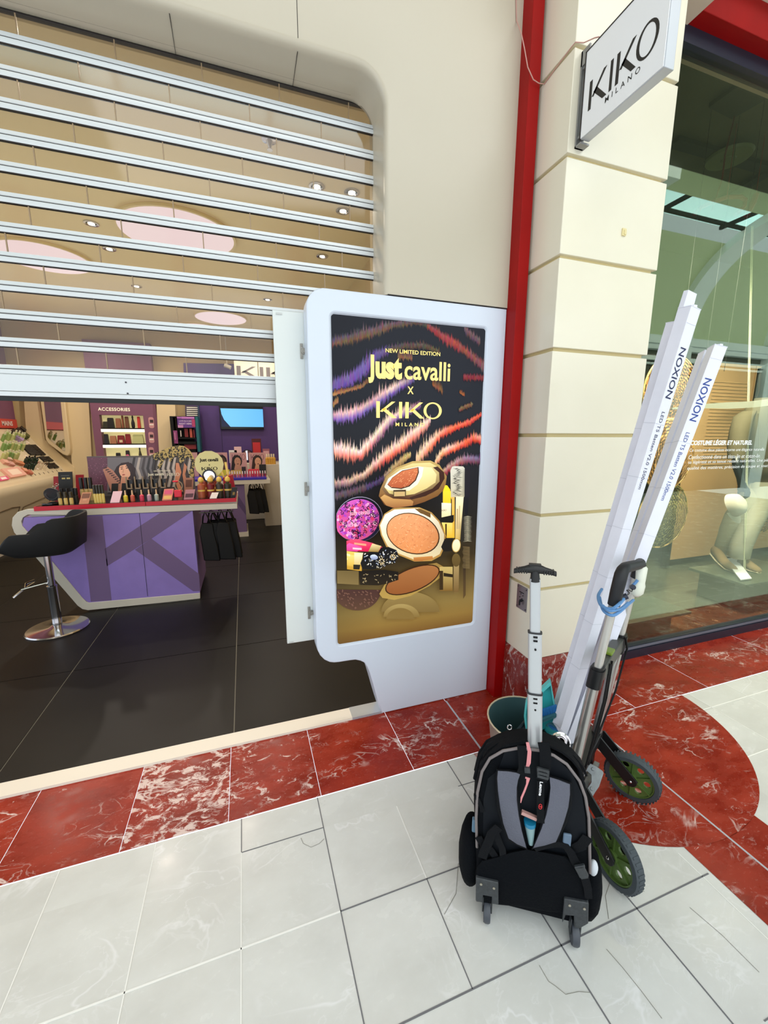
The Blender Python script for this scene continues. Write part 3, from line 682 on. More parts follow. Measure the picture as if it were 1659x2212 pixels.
# powder pan
P_(c3, [(545, 345), (600, 230), (680, 178), (760, 168), (950, 165), (1070, 215), (1150, 300), (1210, 430), (1208, 540), (1160, 650), (1070, 700), (900, 705), (740, 640), (620, 560), (565, 440)], (176, 140, 80), (186, 140, 70))
P_(c3, [(558, 345), (608, 238), (700, 188), (930, 176), (1060, 225), (1140, 310), (1196, 435), (1192, 540), (1150, 632), (1062, 680), (900, 688), (745, 626), (632, 550), (578, 440)], (248, 242, 222), (226, 206, 160))
P_(c3, [(900, 178), (960, 182), (1060, 225), (1060, 270), (990, 235), (960, 225)], (110, 80, 44))
E_(c3, 885, 427, 272, 200, 18, (70, 44, 24)); E_(c3, 883, 426, 262, 190, 18, (226, 156, 108), (222, 142, 84))
for k in range(300):
    a = rs.random()*2*math.pi; rr = rs.random()**.5; ex, ey = math.cos(a)*245*rr, math.sin(a)*175*rr; th = R(18)
    px_, py_ = 883+ex*math.cos(th)-ey*math.sin(th), 426+ex*math.sin(th)+ey*math.cos(th); an = math.sin(px_*.02+py_*.013)*2.5
    dx_, dy_ = math.cos(an)*13, math.sin(an)*13
    P_(c3, [(px_-dx_, py_-dy_), (px_, py_-3), (px_+dx_, py_+dy_), (px_, py_+2)], rs.choice([(248, 194, 144), (196, 108, 66), (240, 172, 116)]))
P_(c3, [(890, 665), (1080, 650), (1085, 680), (985, 695), (980, 700), (895, 700)], (196, 130, 66), (170, 104, 50))
# lip glosses
P_(c3, [(155, 555), (210, 500), (320, 480), (480, 520), (580, 560), (570, 610), (150, 606)], (236, 76, 110), (196, 20, 70)); P_(c3, [(160, 545), (250, 520), (380, 560), (330, 606), (160, 606)], (224, 90, 170), (206, 60, 130))
P_(c3, [(300, 515), (420, 530), (420, 550), (300, 535)], (236, 150, 120)); P_(c3, [(285, 565), (375, 572), (375, 590), (285, 583)], (250, 190, 200))
P_(c3, [(480, 525), (570, 550), (540, 610), (440, 606)], (226, 206, 150), (150, 116, 56))
P_(c3, [(540, 610), (570, 565), (640, 560), (720, 590), (745, 650), (700, 720), (620, 745), (560, 700)], (14, 14, 16), (30, 28, 28))
P_(c3, [(103, 612), (385, 618), (375, 800), (103, 795)], (226, 190, 90), (190, 140, 44)); P_(c3, [(130, 640), (310, 645), (300, 760), (120, 755)], (236, 206, 116), (206, 164, 66))
P_(c3, [(150, 632), (260, 634), (258, 654), (150, 652)], (246, 226, 170)); P_(c3, [(180, 672), (235, 674), (234, 690), (180, 688)], (236, 214, 150))
P_(c3, [(300, 618), (390, 618), (360, 740), (300, 738)], (236, 222, 180), (206, 176, 110)); P_(c3, [(292, 735), (362, 738), (352, 785), (292, 782)], (40, 34, 24))
P_(c3, [(400, 640), (470, 610), (560, 620), (610, 660), (615, 720), (570, 765), (480, 785), (380, 780), (362, 720)], (16, 16, 20), (24, 22, 22))
for k in range(70):
    px_, py_ = (rs.uniform(390, 605), rs.uniform(625, 770)) if k < 45 else (rs.uniform(570, 735), rs.uniform(590, 725))
    E_(c3, px_, py_, rs.uniform(5, 15), rs.uniform(2, 6), rs.random()*180, rs.choice([(226, 220, 210), (196, 180, 150), (170, 180, 206)]), n=6)
for k in range(9):
    t = k*40; E_(c3, 575+math.cos(R(t))*22, 705+math.sin(R(t))*26, 10, 5, t, (216, 190, 140), n=6); E_(c3, 685+math.cos(R(t))*22, 660+math.sin(R(t))*24, 10, 5, t, (216, 190, 140), n=6)
E_(c3, 497, 662, 40, 26, 10, (206, 214, 236), (120, 128, 160), n=12)
# lipstick, mascara wand, brush
P_(c3, [(1258, 60), (1300, 30), (1300, 470), (1275, 470), (1272, 90)], (226, 176, 90), (236, 190, 60))
P_(c2, [(1258, 720), (1275, 682), (1300, 676), (1385, 680), (1402, 700), (1398, 985), (1262, 985)], (206, 200, 186), (196, 186, 160))
for k in range(46):
    y_ = 700+k*6; s_ = 1 if k % 2 else -1; xa_ = 1265+rs.uniform(0, 60); xb_ = xa_+rs.uniform(35, 70)
    xb_ = min(xb_, 1396); P_(c2, [(xa_, y_), ((xa_+xb_)/2, y_-9*s_), (xb_, y_+3), ((xa_+xb_)/2, y_-4*s_)], (20, 18, 18))
P_(c3, [(1312, 60), (1390, 60), (1355, 490), (1306, 478)], (240, 226, 186), (206, 170, 90)); P_(c3, [(1322, 180), (1334, 180), (1330, 380), (1320, 380)], (176, 150, 110)); P_(c3, [(1345, 150), (1354, 150), (1346, 380), (1338, 380)], (186, 160, 116))
P_(c2, [(1183, 990), (1186, 920), (1205, 868), (1225, 868), (1255, 910), (1262, 1045), (1183, 1050)], (255, 216, 40), (236, 176, 20)); P_(c3, [(1183, 5), (1262, 5), (1262, 130), (1183, 125)], (250, 206, 50), (240, 190, 40))
P_(c3, [(1170, 120), (1265, 125), (1262, 275), (1170, 270)], (244, 236, 206), (226, 206, 150)); P_(c3, [(1160, 268), (1292, 240), (1292, 300), (1280, 318), (1160, 316)], (20, 18, 14))
P_(c3, [(1170, 316), (1278, 320), (1275, 470), (1218, 470), (1205, 430)], (236, 206, 110), (226, 170, 40)); P_(c3, [(1205, 330), (1222, 330), (1222, 470), (1207, 430)], (70, 50, 20))
P_(c3, [(1200, 480), (1280, 470), (1280, 600), (1190, 606), (1165, 560)], (26, 22, 18)); E_(c3, 1316, 545, 44, 70, 6, (176, 140, 70)); E_(c3, 1316, 545, 38, 62, 6, (240, 230, 196), (230, 210, 160))
P_(c3, [(1395, 60), (1440, 60), (1430, 240), (1400, 240)], (24, 22, 26)); P_(c2, [(1400, 700), (1460, 700), (1445, 990), (1398, 990)], (30, 26, 34))
for k in range(40):
    y_ = 250+k*6.4; P_(c3, [(1378+4*math.sin(k), y_+8), (1430, y_-4), (1474-6*abs(math.sin(k*.4)), y_+6), (1430, y_+1)], (216, 206, 176) if k % 2 else (26, 22, 18))
P_(c3, [(1368, 330), (1392, 250), (1395, 500), (1365, 510)], (40, 36, 30))
po = obj('poster', art, M_art, lb, smooth=0)
# gold lettering
LAY[0] += 3
g = B()
def fit(b_, s_, tl, tr, bl_, cf, bold=0, y_=YP, shear=0, spacing=1.0):
    """text s_ on the poster plane with its bottom-left at bl_, top-left tl, right end tr"""
    A = Y(*cf(*bl_), y_); T = Y(*cf(*tl), y_); Rr = Y(*cf(*tr), y_)
    add_text(b_, s_, A, UX, UZ, Rr.x-A.x, T.z-A.z, depth=0, bold=bold, shear=shear, spacing=spacing)
yt = YP-0.00022*(LAY[0]+4)
fit(g, 'NEW LIMITED EDITION', (612, 425), (1157, 470), (612, 466), c1, .012, yt)
fit(g, 'J', (452, 486), (499, 486), (440, 770), c1, .055, yt)
fit(g, 'ust', (512, 505), (778, 505), (512, 728), c1, .05, yt)
fit(g, 'cavalli', (800, 538), (1260, 538), (800, 735), c1, .018, yt)
fit(g, 'X', (835, 805), (892, 805), (830, 880), c1, .02, yt)
A = Y(*c2(520, 196), yt); Rr = Y(*c2(1170, 196), yt); T = Y(*c2(520, 30), yt)
add_kiko(g, A, UX, UZ, Rr.x-A.x, T.z-A.z, 0, 1.15)
fit(g, 'MILANO', (712, 243), (1000, 250), (712, 279), c2, .02, yt, spacing=1.7)
obj('gold_lettering', g, mat('gold_print', (244, 214, 122), .35, emit=(244, 214, 122), estr=.35), lb, smooth=0)
g = B(); fit(g, 'Just cavalli', (252, 200), (455, 200), (252, 260), c3, .02, yt); A = Y(*c3(240, 360), yt); add_kiko(g, A, UX, UZ, .045, .016, 0, 1.2)
A = Y(*c3(1172, 205), yt); obj('print_lettering', g, mat('rose_print', (236, 170, 190), .4, emit=(236, 170, 190), estr=.2), lb, smooth=0)
g = B(); add_kiko(g, A, UX, UZ, .024, .0085, 0, 1.0); obj('print_lettering', g, mat('brown_print', (90, 66, 40), .4), lb, smooth=0)

# open service flap hinged at the back of the light box
fl_ = thing('service_flap', 'narrow white hinged flap standing open beside the light box', 'flap', (0.22, 1.984, 1.25))
yF = 1.978
q = [Y(589, 669, yF), Y(663, 674, yF), Y(690, 1382, yF), Y(620, 1391, yF)]
xl = (q[0].x+q[3].x)/2; zt_ = q[0].z; zb0 = q[3].z
b = B(); b.box(xl, 0.316, yF, yF+.018, zb0, zt_); obj('flap_board', b, mat('flap_white', (216, 222, 220), .35), fl_, bevel=.002)
b = B()
p = Y(598, 676, yF); b.box(p.x-.004, p.x+.022, yF-.004, yF, p.z-.006, p.z+.002); p = Y(628, 1388, yF); b.box(p.x-.008, p.x+.014, yF-.003, yF, p.z, p.z+.006)
obj('magnet_catch', b, mat('catch_white', (196, 200, 198), .4), fl_)
for (hx, hy) in ((655, 759), (664, 1056), (671, 1323)):
    c = Y(hx, hy, yF); b = B(); hgt = .020
    b.box(c.x-.014, c.x-.001, yF-.004, yF, c.z-.033, c.z+.033); b.cyl((c.x-.0075, yF-.003, c.z+.024), (c.x-.0075, yF-.006, c.z+.024), .004, n=10); b.cyl((c.x-.0075, yF-.003, c.z-.024), (c.x-.0075, yF-.006, c.z-.024), .004, n=10)
    b.cyl((c.x+.002, yF-.001, c.z), (c.x+.002, yF-.008, c.z), .0135, n=20); b.box(c.x-.002, c.x+.03, yF-.013, yF-.003, c.z-.008, c.z+.008)
    obj('hinge', b, mat('nickel', (150, 148, 140), .35, metal=.8), fl_, bevel=.001)

# projecting shop sign
sg = thing('hanging_sign', 'white projecting box sign with black lettering on the pillar', 'sign', (1.425, 1.4, 2.86))
b = B(); b.box(1.403, 1.447, 1.222, 1.585, 2.712, 3.02); obj('sign_box', b, mat('sign_grey', (186, 190, 196), .35, metal=.3), sg, bevel=.002)
b = B(); b.box(1.4000, 1.4035, 1.225, 1.583, 2.715, 3.017); obj('sign_face', b, mat('sign_white', (226, 228, 230), .3, emit=(226, 228, 230), estr=.10), sg)
b = B(); b.box(1.398, 1.4035, 1.583, 1.588, 2.712, 3.02); b.box(1.398, 1.4035, 1.222, 1.588, 3.016, 3.02); obj('face_edging', b, M_dkgap, sg)
b = B(); b.box(1.405, 1.412, 1.575, 1.619, 2.99, 3.045); b.box(1.405, 1.450, 1.585, 1.619, 2.700, 2.707); b.box(1.405, 1.445, 1.612, 1.619, 2.70, 3.045); b.box(1.41, 1.44, 1.58, 1.612, 2.98, 2.99); b.box(1.41, 1.44, 1.58, 1.612, 2.73, 2.74)
obj('bracket', b, mat('bracket_grey', (150, 150, 150), .4, metal=.5), sg)
g = B()
xs_ = 1.3995
A = X(1253, 225, xs_); A2 = X(1420, 96, xs_)
z_a = 2.792; y_a = 1.553; y_b = 1.254
add_kiko(g, (xs_, y_a, z_a), (0, -1, 0), UZ, y_a-y_b, 0.102, 0, 1.08)
add_text(g, 'MILANO', (xs_, 1.466, 2.764), (0, -1, 0), UZ, 0.150, 0.019, 0, .012, spacing=1.8)
obj('lettering', g, mat('black_letter', (14, 14, 18), .4), sg, smooth=0)
# ================================================================ INSIDE THE COSMETICS SHOP
M_purp = mat('purple_panel', (146, 124, 200), 0.5, noise=0.12, nscale=6)
M_purp2 = mat('dusky_purple_print', (112, 90, 132), 0.5)
M_mauve = mat('mauve_wall', (130, 84, 112), 0.6, noise=0.08, nscale=3)
M_violet = mat('violet_wall', (78, 54, 120), 0.5, noise=0.1, nscale=3)
M_lam = mat('white_laminate', (206, 200, 186), 0.35)
M_blk = mat('matt_black', (9, 9, 10), 0.6, spec=0.3)
M_blkg = mat('gloss_black', (10, 10, 12), 0.18)
M_chr = mat('chrome', (200, 198, 200), 0.12, metal=1.0)
M_creamw = mat('cream_column', (222, 202, 162), 0.5)
# ceiling: luminous discs, downlights, sprinkler
dl = thing('ceiling_disc', 'big round luminous ceiling disc seen through the shutter', 'ceiling light', (-0.42, 4.2, 3.19))
def disc_parts(t, r, loc):
    g = B(); g.lathe([(r*.97, -.014), (r*.97, -.012)], loc, n=48); obj('diffuser', g, mat('disc_glow', (120, 110, 114), .5, emit=(255, 232, 240), estr=1.05), t)
    g = B(); g.lathe([(r, .008), (r*1.01, .0), (r*1.01, -.018), (r*.97, -.018), (r*.97, -.01)], loc, n=48, cap=False); obj('rim', g, M_ceil, t)
disc_parts(dl, .46, (-0.42, 4.2, 3.19))
for i, (x, y, r, lab) in enumerate(((-1.72, 5.15, .40, 'round luminous ceiling disc beyond the left end of the shutter'), (-0.2, 6.8, .36, 'small luminous ceiling disc above the far counter, nearer one'), (-0.55, 8.0-.5, .30, 'small luminous ceiling disc closest to the back wall'))):
    t = thing('ceiling_disc', lab, 'ceiling light', (x, y, 3.19)); disc_parts(t, r, (x, y, 3.19))
M_glow = mat('spot_glow', (255, 244, 220), .4, emit=(255, 240, 214), estr=7)
sp = [(684, 402), (760, 415), (741, 455), (197, 482), (696, 553), (236, 537), (295, 618), (578, 647), (237, 716), (290, 722), (558, 753), (178, 712), (346, 716)]
first = None
for i, (px, py) in enumerate(sp):
    p = Z(px, py, 3.2)
    if p.y > 8: p = Vector((p.x*7.9/p.y, 7.9, 3.2))
    if first is None:
        first = thing('downlight', 'small recessed ceiling spotlight of the cosmetics shop', 'downlight', p, 'recessed ceiling spots')
        g = B(); g.lathe([(.055, .0), (.055, -.006), (.040, -.008), (.036, 0.0)], p, n=18); obj('ring', g, M_chr, first)
        g = B(); g.lathe([(.026, -.003), (.024, -.008)], p, n=12); obj('lamp', g, M_glow, first)
    else: copy_tree(first, p)
p = Z(582, 300, 3.2); t = thing('sprinkler', 'chrome fire sprinkler under the shop ceiling', 'sprinkler', p)
g = B(); g.lathe([(.045, 0), (.045, -.006), (.02, -.012), (.014, -.03), (.006, -.05), (.016, -.054), (.016, -.057)], p, n=16); obj('head', g, M_chr, t)

# ---- back wall furniture
def slabY(name, pxs, y, th, m, label=None, cat=None, parent=None, kind=None, **k):
    b = B(); b.prism([Y(px, py, y) for px, py in pxs], (0, th, 0)); o = obj(name, b, m, parent, **k); return tag(o, label, cat, None, kind)
YW = 8.2
t = thing('wall_panel', 'mauve accessories wall unit with lit shelves and white heading', 'shelf unit', (-1.9, 8.1, 0))
def rect(b, xa_, xb_, ya_, yb__, za, zb_): b.box(xa_, xb_, ya_, yb__, za, zb_)
A = Y(214, 896, 8.05); C_ = Y(318, 985, 8.05); xa_, xb_ = A.x, C_.x; zt_ = A.z
pl = Y(193, 866, 8.05).x; pr = Y(335, 866, 8.05).x
b = B(); b.box(pl, xa_, 8.05, YW, .2, 3.0); b.box(xb_, pr, 8.05, YW, .2, 3.0); b.box(xa_, xb_, 8.05, YW, zt_, 3.0); obj('surround', b, M_mauve, t, smooth=0)
b = B(); b.box(xa_, xb_, 8.18, 8.195, .8, zt_); obj('lit_back', b, mat('warm_lit_back', (236, 226, 170), .6, emit=(240, 226, 160), estr=.38), t, smooth=0)
for k, (py) in enumerate((926, 960, 996)):
    z_ = Y(260, py, 8.05).z; b = B(); b.box(xa_, xb_, 8.05, 8.18, z_-.008, z_+.012); s_ = obj('shelf', b, M_blk, t, smooth=0)
    b = B(); b.box(xa_, xb_, 8.048, 8.052, z_-.055, z_-.008); obj('lit_edge', b, mat('lit_strip', (255, 252, 236), .4, emit=(255, 250, 230), estr=1.1), s_, smooth=0)
g = B(); A1 = Y(212, 887, 8.048); A2_ = Y(281, 887, 8.048); T_ = Y(212, 880, 8.048); add_text(g, 'ACCESSORIES', A1, UX, UZ, A2_.x-A1.x, T_.z-A1.z, .002, .015, spacing=1.1); obj('heading', g, mat('heading_cream', (244, 236, 206), .4, emit=(244, 236, 206), estr=.5), t, smooth=0)
for k, py in enumerate((913, 945, 978)):
    a0 = Y(320, py-12, 8.046); a1_ = Y(334, py+12, 8.046); b = B()
    b.color((206, 150, 156)); b.prism([(x, 8.046, z) for x, z in rnd(a1_.x-.03, a0.z-.03, .03, 0, 90, 4)+rnd(a0.x+.03, a0.z-.03, .03, 90, 180, 4)+rnd(a0.x+.03, a1_.z+.03, .03, 180, 270, 4)+rnd(a1_.x-.03, a1_.z+.03, .03, 270, 360, 4)], (0, .004, 0))
    b.color((60, 40, 48)); b.box(a0.x+.02, a1_.x-.01, 8.043, 8.046, (a0.z+a1_.z)/2, (a0.z+a1_.z)/2+.05); b.color((246, 236, 230)); b.box(a0.x+.01, a1_.x-.01, 8.043, 8.046, a1_.z+.05, a1_.z+.07)
    obj('picture_tile', b, M_sat, t, smooth=0)
# things on the lit shelves
sh_items = [(221, 236, 912, 926, (40, 42, 22), 'olive black pouch on the top accessories shelf'), (230, 247, 904, 926, (12, 12, 14), 'black pouch on the top accessories shelf'), (248, 262, 905, 926, (150, 96, 66), 'tan pouch on the top accessories shelf'), (261, 268, 899, 926, (130, 70, 46), 'brown paddle brush box on the top accessories shelf'),
            (268, 279, 901, 926, (110, 66, 44), 'dark brown striped box on the top accessories shelf'), (281, 292, 899, 926, (20, 22, 32), 'black bottle shaped case on the top accessories shelf'), (295, 304, 901, 926, (206, 44, 40), 'red case on the top accessories shelf'),
            (223, 235, 938, 959, (30, 26, 40), 'dark violet box on the middle accessories shelf'), (236, 252, 942, 959, (176, 120, 86), 'tan box on the middle accessories shelf'), (252, 270, 941, 959, (130, 20, 30), 'crimson box with pale print on the middle accessories shelf'), (269, 283, 938, 959, (140, 24, 36), 'red box at the middle of the middle shelf'), (285, 311, 939, 959, (196, 200, 140), 'wide pale green box on the middle accessories shelf'),
            (249, 261, 977, 993, (20, 20, 22), 'low black tray on the bottom accessories shelf'), (270, 281, 972, 993, (30, 22, 26), 'black box with pink dot on the bottom accessories shelf'), (297, 307, 965, 993, (60, 60, 46), 'dark oval brush on the bottom accessories shelf')]
for xa2, xb2, ya2, yb2, col, lab in sh_items:
    a0 = Y(xa2, ya2, 8.08); a1_ = Y(xb2, yb2, 8.08); zb2 = Y(260, {926: 926, 959: 960, 993: 996}[yb2], 8.05).z+.012
    b = B(); b.color(col); hz = a0.z-a1_.z
    if 'bottle' in lab or 'oval' in lab:
        cxm = (a0.x+a1_.x)/2; wr = (a1_.x-a0.x)/2; b.lathe([(wr*.7, 0), (wr*.9, hz*.1), (wr, hz*.4), (wr*.5, hz*.7), (wr*.4, hz*.75), (wr*.55, hz*.85), (wr*.3, hz)], (cxm, 8.10, zb2), n=12)
        col_ob = obj('brush_case', b, M_sat, smooth=50)
    else:
        ins = (a1_.x-a0.x)*.06; b.loft([[(a0.x, 8.08, zb2), (a1_.x, 8.08, zb2), (a1_.x, 8.14, zb2), (a0.x, 8.14, zb2)], [(a0.x+ins, 8.085, zb2+hz*.9), (a1_.x-ins, 8.085, zb2+hz*.9), (a1_.x-ins, 8.13, zb2+hz*.9), (a0.x+ins, 8.13, zb2+hz*.9)], [(a0.x+2*ins, 8.09, zb2+hz), (a1_.x-2*ins, 8.09, zb2+hz), (a1_.x-2*ins, 8.12, zb2+hz), (a0.x+2*ins, 8.12, zb2+hz)]])
        if 'pale print' in lab: b.color((230, 210, 170)); b.box(a0.x+.03, a1_.x-.03, 8.078, 8.08, zb2+hz*.15, zb2+hz*.45)
        if 'pink dot' in lab: b.color((240, 110, 160)); b.cyl(((a0.x+a1_.x)/2, 8.08, zb2+hz*.45), ((a0.x+a1_.x)/2, 8.074, zb2+hz*.45), .025, n=12)
        col_ob = obj('cosmetic_pouch' if 'pouch' in lab else 'cosmetic_box', b, M_sat, smooth=0)
    tag(col_ob, lab, 'pouch' if 'pouch' in lab else ('brush' if 'brush' in lab else 'box'))
# cream columns either side, mirror in its rounded frame
t = thing('wall_mirror', 'tall narrow mirror in a rounded cream frame on the back wall', 'mirror', (-2.85, 8.0, 1.4))
yq = 8.02
out_ = [(88, 866), (100, 866)]
fr = [(83, 840), (98, 948), (103, 958), (136, 982), (146, 985), (151, 979), (151, 965), (137, 840)]
inn = [(92, 840), (103, 944), (108, 950), (136, 973), (141, 974), (141, 968), (128, 840)]
b = B(); b.prism([Y(x, y, yq) for x, y in fr], (0, .12, 0)); obj('mirror_frame', b, M_creamw, t, bevel=.01)
b = B(); b.prism([Y(x, y, yq-.004) for x, y in inn], (0, .006, 0)); obj('mirror_glass', b, mat('mirror', (200, 196, 196), .03, metal=1.0), t, smooth=0)
b = B(); b.prism([Y(x, y, 8.1) for x, y in ((50, 840), (82, 840), (97, 950), (160, 1010), (175, 1130), (70, 1130))], (0, .1, 0)); b.prism([Y(x, y, 8.12) for x, y in ((137, 840), (190, 840), (206, 1130), (170, 1130))], (0, .08, 0)); struct('trim_6', b, M_creamw, 'cream panelling round the tall mirror', smooth=0)
b = B(); b.prism([Y(x, y, 7.95) for x, y in ((336, 840), (376, 840), (392, 1130), (352, 1130))], (0, .25, 0)); struct('trim_7', b, M_creamw, 'cream column beside the accessories unit', smooth=0)
b = B(); b.prism([Y(x, y, 8.12) for x, y in ((396, 784), (700, 790), (700, 1130), (410, 1130))], (0, .07, 0)); struct('wall_violet', b, M_violet, 'violet back wall around the television', smooth=0)
b = B(); x_ = Y(476, 900, 8.119).x; b.box(x_-.004, x_+.004, 8.114, 8.12, .3, 2.2); tag(obj('wall_joint', b, mat('joint_violet', (50, 36, 80), .6), smooth=0), kind='structure')
# television
t = thing('television', 'wall television showing a light blue picture on the violet wall', 'television', (0, 8.1, 1.8))
a0 = Y(473, 876, 8.06); a1_ = Y(570, 928, 8.06); b = B(); b.box(a0.x, a1_.x, 8.06, 8.115, a1_.z, a0.z+.02); obj('casing', b, M_blkg, t, bevel=.005)
s0 = Y(476, 882, 8.058); s1 = Y(569.5, 922.5, 8.058)
b = B(); SC = [(s0.x, s0.z), (s1.x, s0.z), (s1.x, s1.z), (s0.x, s1.z)]
b.poly([(s0.x, 8.0575, s0.z), (s1.x, 8.0575, s0.z), (s1.x, 8.0575, s1.z), (s0.x, 8.0575, s1.z)], [(96, 168, 220), (84, 158, 222), (90, 164, 220), (100, 172, 220)])
b.poly([(s0.x, 8.057, s0.z), (s0.x+.012, 8.057, s0.z-.1), (s0.x+.05, 8.057, s0.z-.2), (s0.x+.15, 8.057, s1.z), (s0.x, 8.057, s1.z)], [(12, 20, 50)]*5)
obj('screen', b, mat('screen_glow', attr=True, rough=.2, estr=.85), t, smooth=0)
# lit wall sign
t = thing('lit_wall_sign', 'softly lit cream wall sign with grey letters above the violet wall', 'sign', (.3, 8.1, 2.6))
a0 = Y(505, 781, 8.08); a1_ = Y(640, 818, 8.08); b = B(); b.box(a0.x, .95, 8.08, 8.118, a1_.z-.02, a0.z+.06); obj('sign_board', b, mat('sign_lit', (250, 244, 222), .5, emit=(250, 240, 212), estr=.75), t, bevel=.01)
g = B(); A1 = Y(512, 814, 8.07); T_ = Y(512, 790, 8.07); add_kiko(g, A1, UX, UZ, .95-.02-A1.x+.22, T_.z-A1.z, 0, 1.3)
g.v = [v+Vector((0, 0, 0)) for v in g.v]; obj('lettering', g, mat('grey_letter', (150, 138, 140), .5), t, smooth=0)
b = B(); a0 = Y(485, 789, 8.0); b.cyl(a0, a0+Vector((.1, -.02, -.04)), .035, n=14); b.cyl(a0+Vector((.04, 0, 0)), (a0.x+.04, a0.y, 3.2), .008, n=8); tag(obj('spot_lamp', b, M_lam), 'small pale spotlight left of the lit wall sign', 'spotlight')
# gondola shelf (teal and black) in front of the violet wall
t = thing('gondola_shelf', 'black and teal product gondola with a purple header picture', 'display stand', (-.9, 7.7, 0))
yg = 7.7
def R4(b, x0_, y0_, x1_, y1_, y, th, col=None):
    if col: b.color(col)
    a = Y(x0_, y0_, y); c = Y(x1_, y1_, y); b.box(min(a.x, c.x), max(a.x, c.x), y, y+th, min(a.z, c.z), max(a.z, c.z))
b = B(); R4(b, 373, 899, 380, 1050, yg, .3); R4(b, 373, 899, 423, 902, yg, .3); R4(b, 383, 945, 423, 948, yg-.02, .3); R4(b, 383, 954, 424, 959, yg-.02, .3); R4(b, 383, 970, 425, 1000, yg+.05, .25); R4(b, 380, 902, 423, 1000, yg+.2, .1); obj('carcass', b, M_blk, t, smooth=0)
b = B(); R4(b, 421, 900, 433, 976, yg-.05, .35); obj('side_panel', b, mat('teal_panel', (10, 100, 110), .5), t, smooth=0)
b = B(); R4(b, 382, 900, 422, 924, yg-.04, .01, (104, 60, 150)); R4(b, 382, 900, 392, 904, yg-.05, .01, (176, 110, 190)); R4(b, 392, 900, 420, 905, yg-.05, .01, (190, 120, 200)); R4(b, 384, 918, 396, 924, yg-.05, .01, (200, 140, 190)); R4(b, 414, 906, 422, 922, yg-.05, .01, (176, 60, 110)); R4(b, 374, 930, 385, 958, yg-.05, .01, (140, 60, 120)); R4(b, 376, 934, 380, 950, yg-.06, .01, (190, 120, 160))
o_ = obj('header_picture', b, M_sat, t, smooth=0)
g = B(); A1 = Y(387, 911, yg-.052); add_text(g, 'LOVE BLOOMS', A1, UX, UZ, .19, .025, .001, .01); A1 = Y(387, 917, yg-.052); add_text(g, 'RIGHT HERE', A1, UX, UZ, .19, .028, .001, .02); obj('lettering', g, mat('pale_letter', (220, 200, 230), .5), o_, smooth=0)
k = 0
for (x0_, x1_, y0_, y1_, col, lab) in ((389, 392, 930, 942, (236, 226, 220), 'white tube on the gondola shelf'), (398, 407, 926, 943, (130, 30, 34), 'dark red pack on the gondola shelf'), (409, 416, 926, 944, (200, 90, 70), 'orange red pack on the gondola shelf'), (417, 421, 928, 944, (150, 40, 50), 'thin crimson pack on the gondola shelf'), (398, 424, 960, 968, (140, 40, 46), 'row of low red packs on the lower gondola shelf')):
    b = B(); R4(b, x0_, y0_, x1_, y1_+(1 if y1_ < 950 else 2), yg+.02, .05, col); tag(obj('product_pack', b, M_sat, smooth=0), lab, 'pack')
b = B()
for k in range(7): R4(b, 403, 879+k*4.2, 427, 881.6+k*4.2, yg+.25, .05, (226, 226, 220))
R4(b, 400, 876, 430, 908, yg+.33, .02, (70, 60, 80)); b.color((40, 60, 90)); R4(b, 429, 870, 434, 972, yg+.2, .1); tag(obj('magazine_rack', b, M_sat, smooth=0), 'stepped rack of white cards behind the teal gondola', 'rack')

# ---- left counter with raked displays
ct = thing('display_counter', 'long cream cosmetics counter with a raked display on the side wall', 'counter', (-3.1, 6.5, 0))
prof = [(-3.40, 0), (-3.0, 0), (-3.0, .12), (-2.92, .14), (-2.74, .62), (-2.69, .78), (-2.675, .84), (-2.695, .885), (-2.74, .90), (-2.80, .905), (-3.28, 1.545), (-3.40, 1.60)]
b = B(); b.prism([(x, 4.3, z) for x, z in prof], (0, 8.098-4.3, 0)); obj('body', b, mat('counter_cream', (214, 200, 170), .4), ct, smooth=40)
b = B()
for ya_, yb__ in ((5.1, 6.35), (6.4, 7.25), (7.3, 8.05)):
    b.tube([(-2.84+.0, ya_, .34), (-2.75, ya_+.05, .58), (-2.735, yb__-.2, .62), (-2.745, yb__, .60), (-2.855, yb__, .30)], .006, 6)
obj('groove_line', b, mat('counter_line', (110, 92, 70), .6), ct)
b = B(); b.box(-3.0, -2.95, 4.3, 8.098, 0, .055); obj('plinth', b, M_lam, ct, smooth=0)
b = B(); b.box(-3.398, -3.37, 6.0, 8.09, 1.72, 3.1); struct('wall_mauve', b, M_mauve, 'mauve strip of side wall above the display', smooth=0)
b = B(); b.box(-3.398, -3.345, 6.0, 8.06, 1.60, 1.735); o_ = tag(obj('display_header', b, mat('coral_red', (206, 76, 66), .5), smooth=0), 'coral red header strip with white letters above the display', 'header')
g = B(); add_text(g, 'MAINS', (-3.343, 7.62, 1.635), (0, 1, 0), UZ, .30, .07, .001, .03); obj('lettering', g, mat('white_letter', (240, 226, 220), .5), o_, smooth=0)
rp = Vector((-2.80, 0, .905)); rd = Vector((-.48, 0, .64)); rn = Vector((.64, 0, .48)).normalized()
def rake(px, py, h=0.0): return onplane(px, py, rp+rn*h, rn)
ru = rd.normalized()
rng_ = random.Random(3)
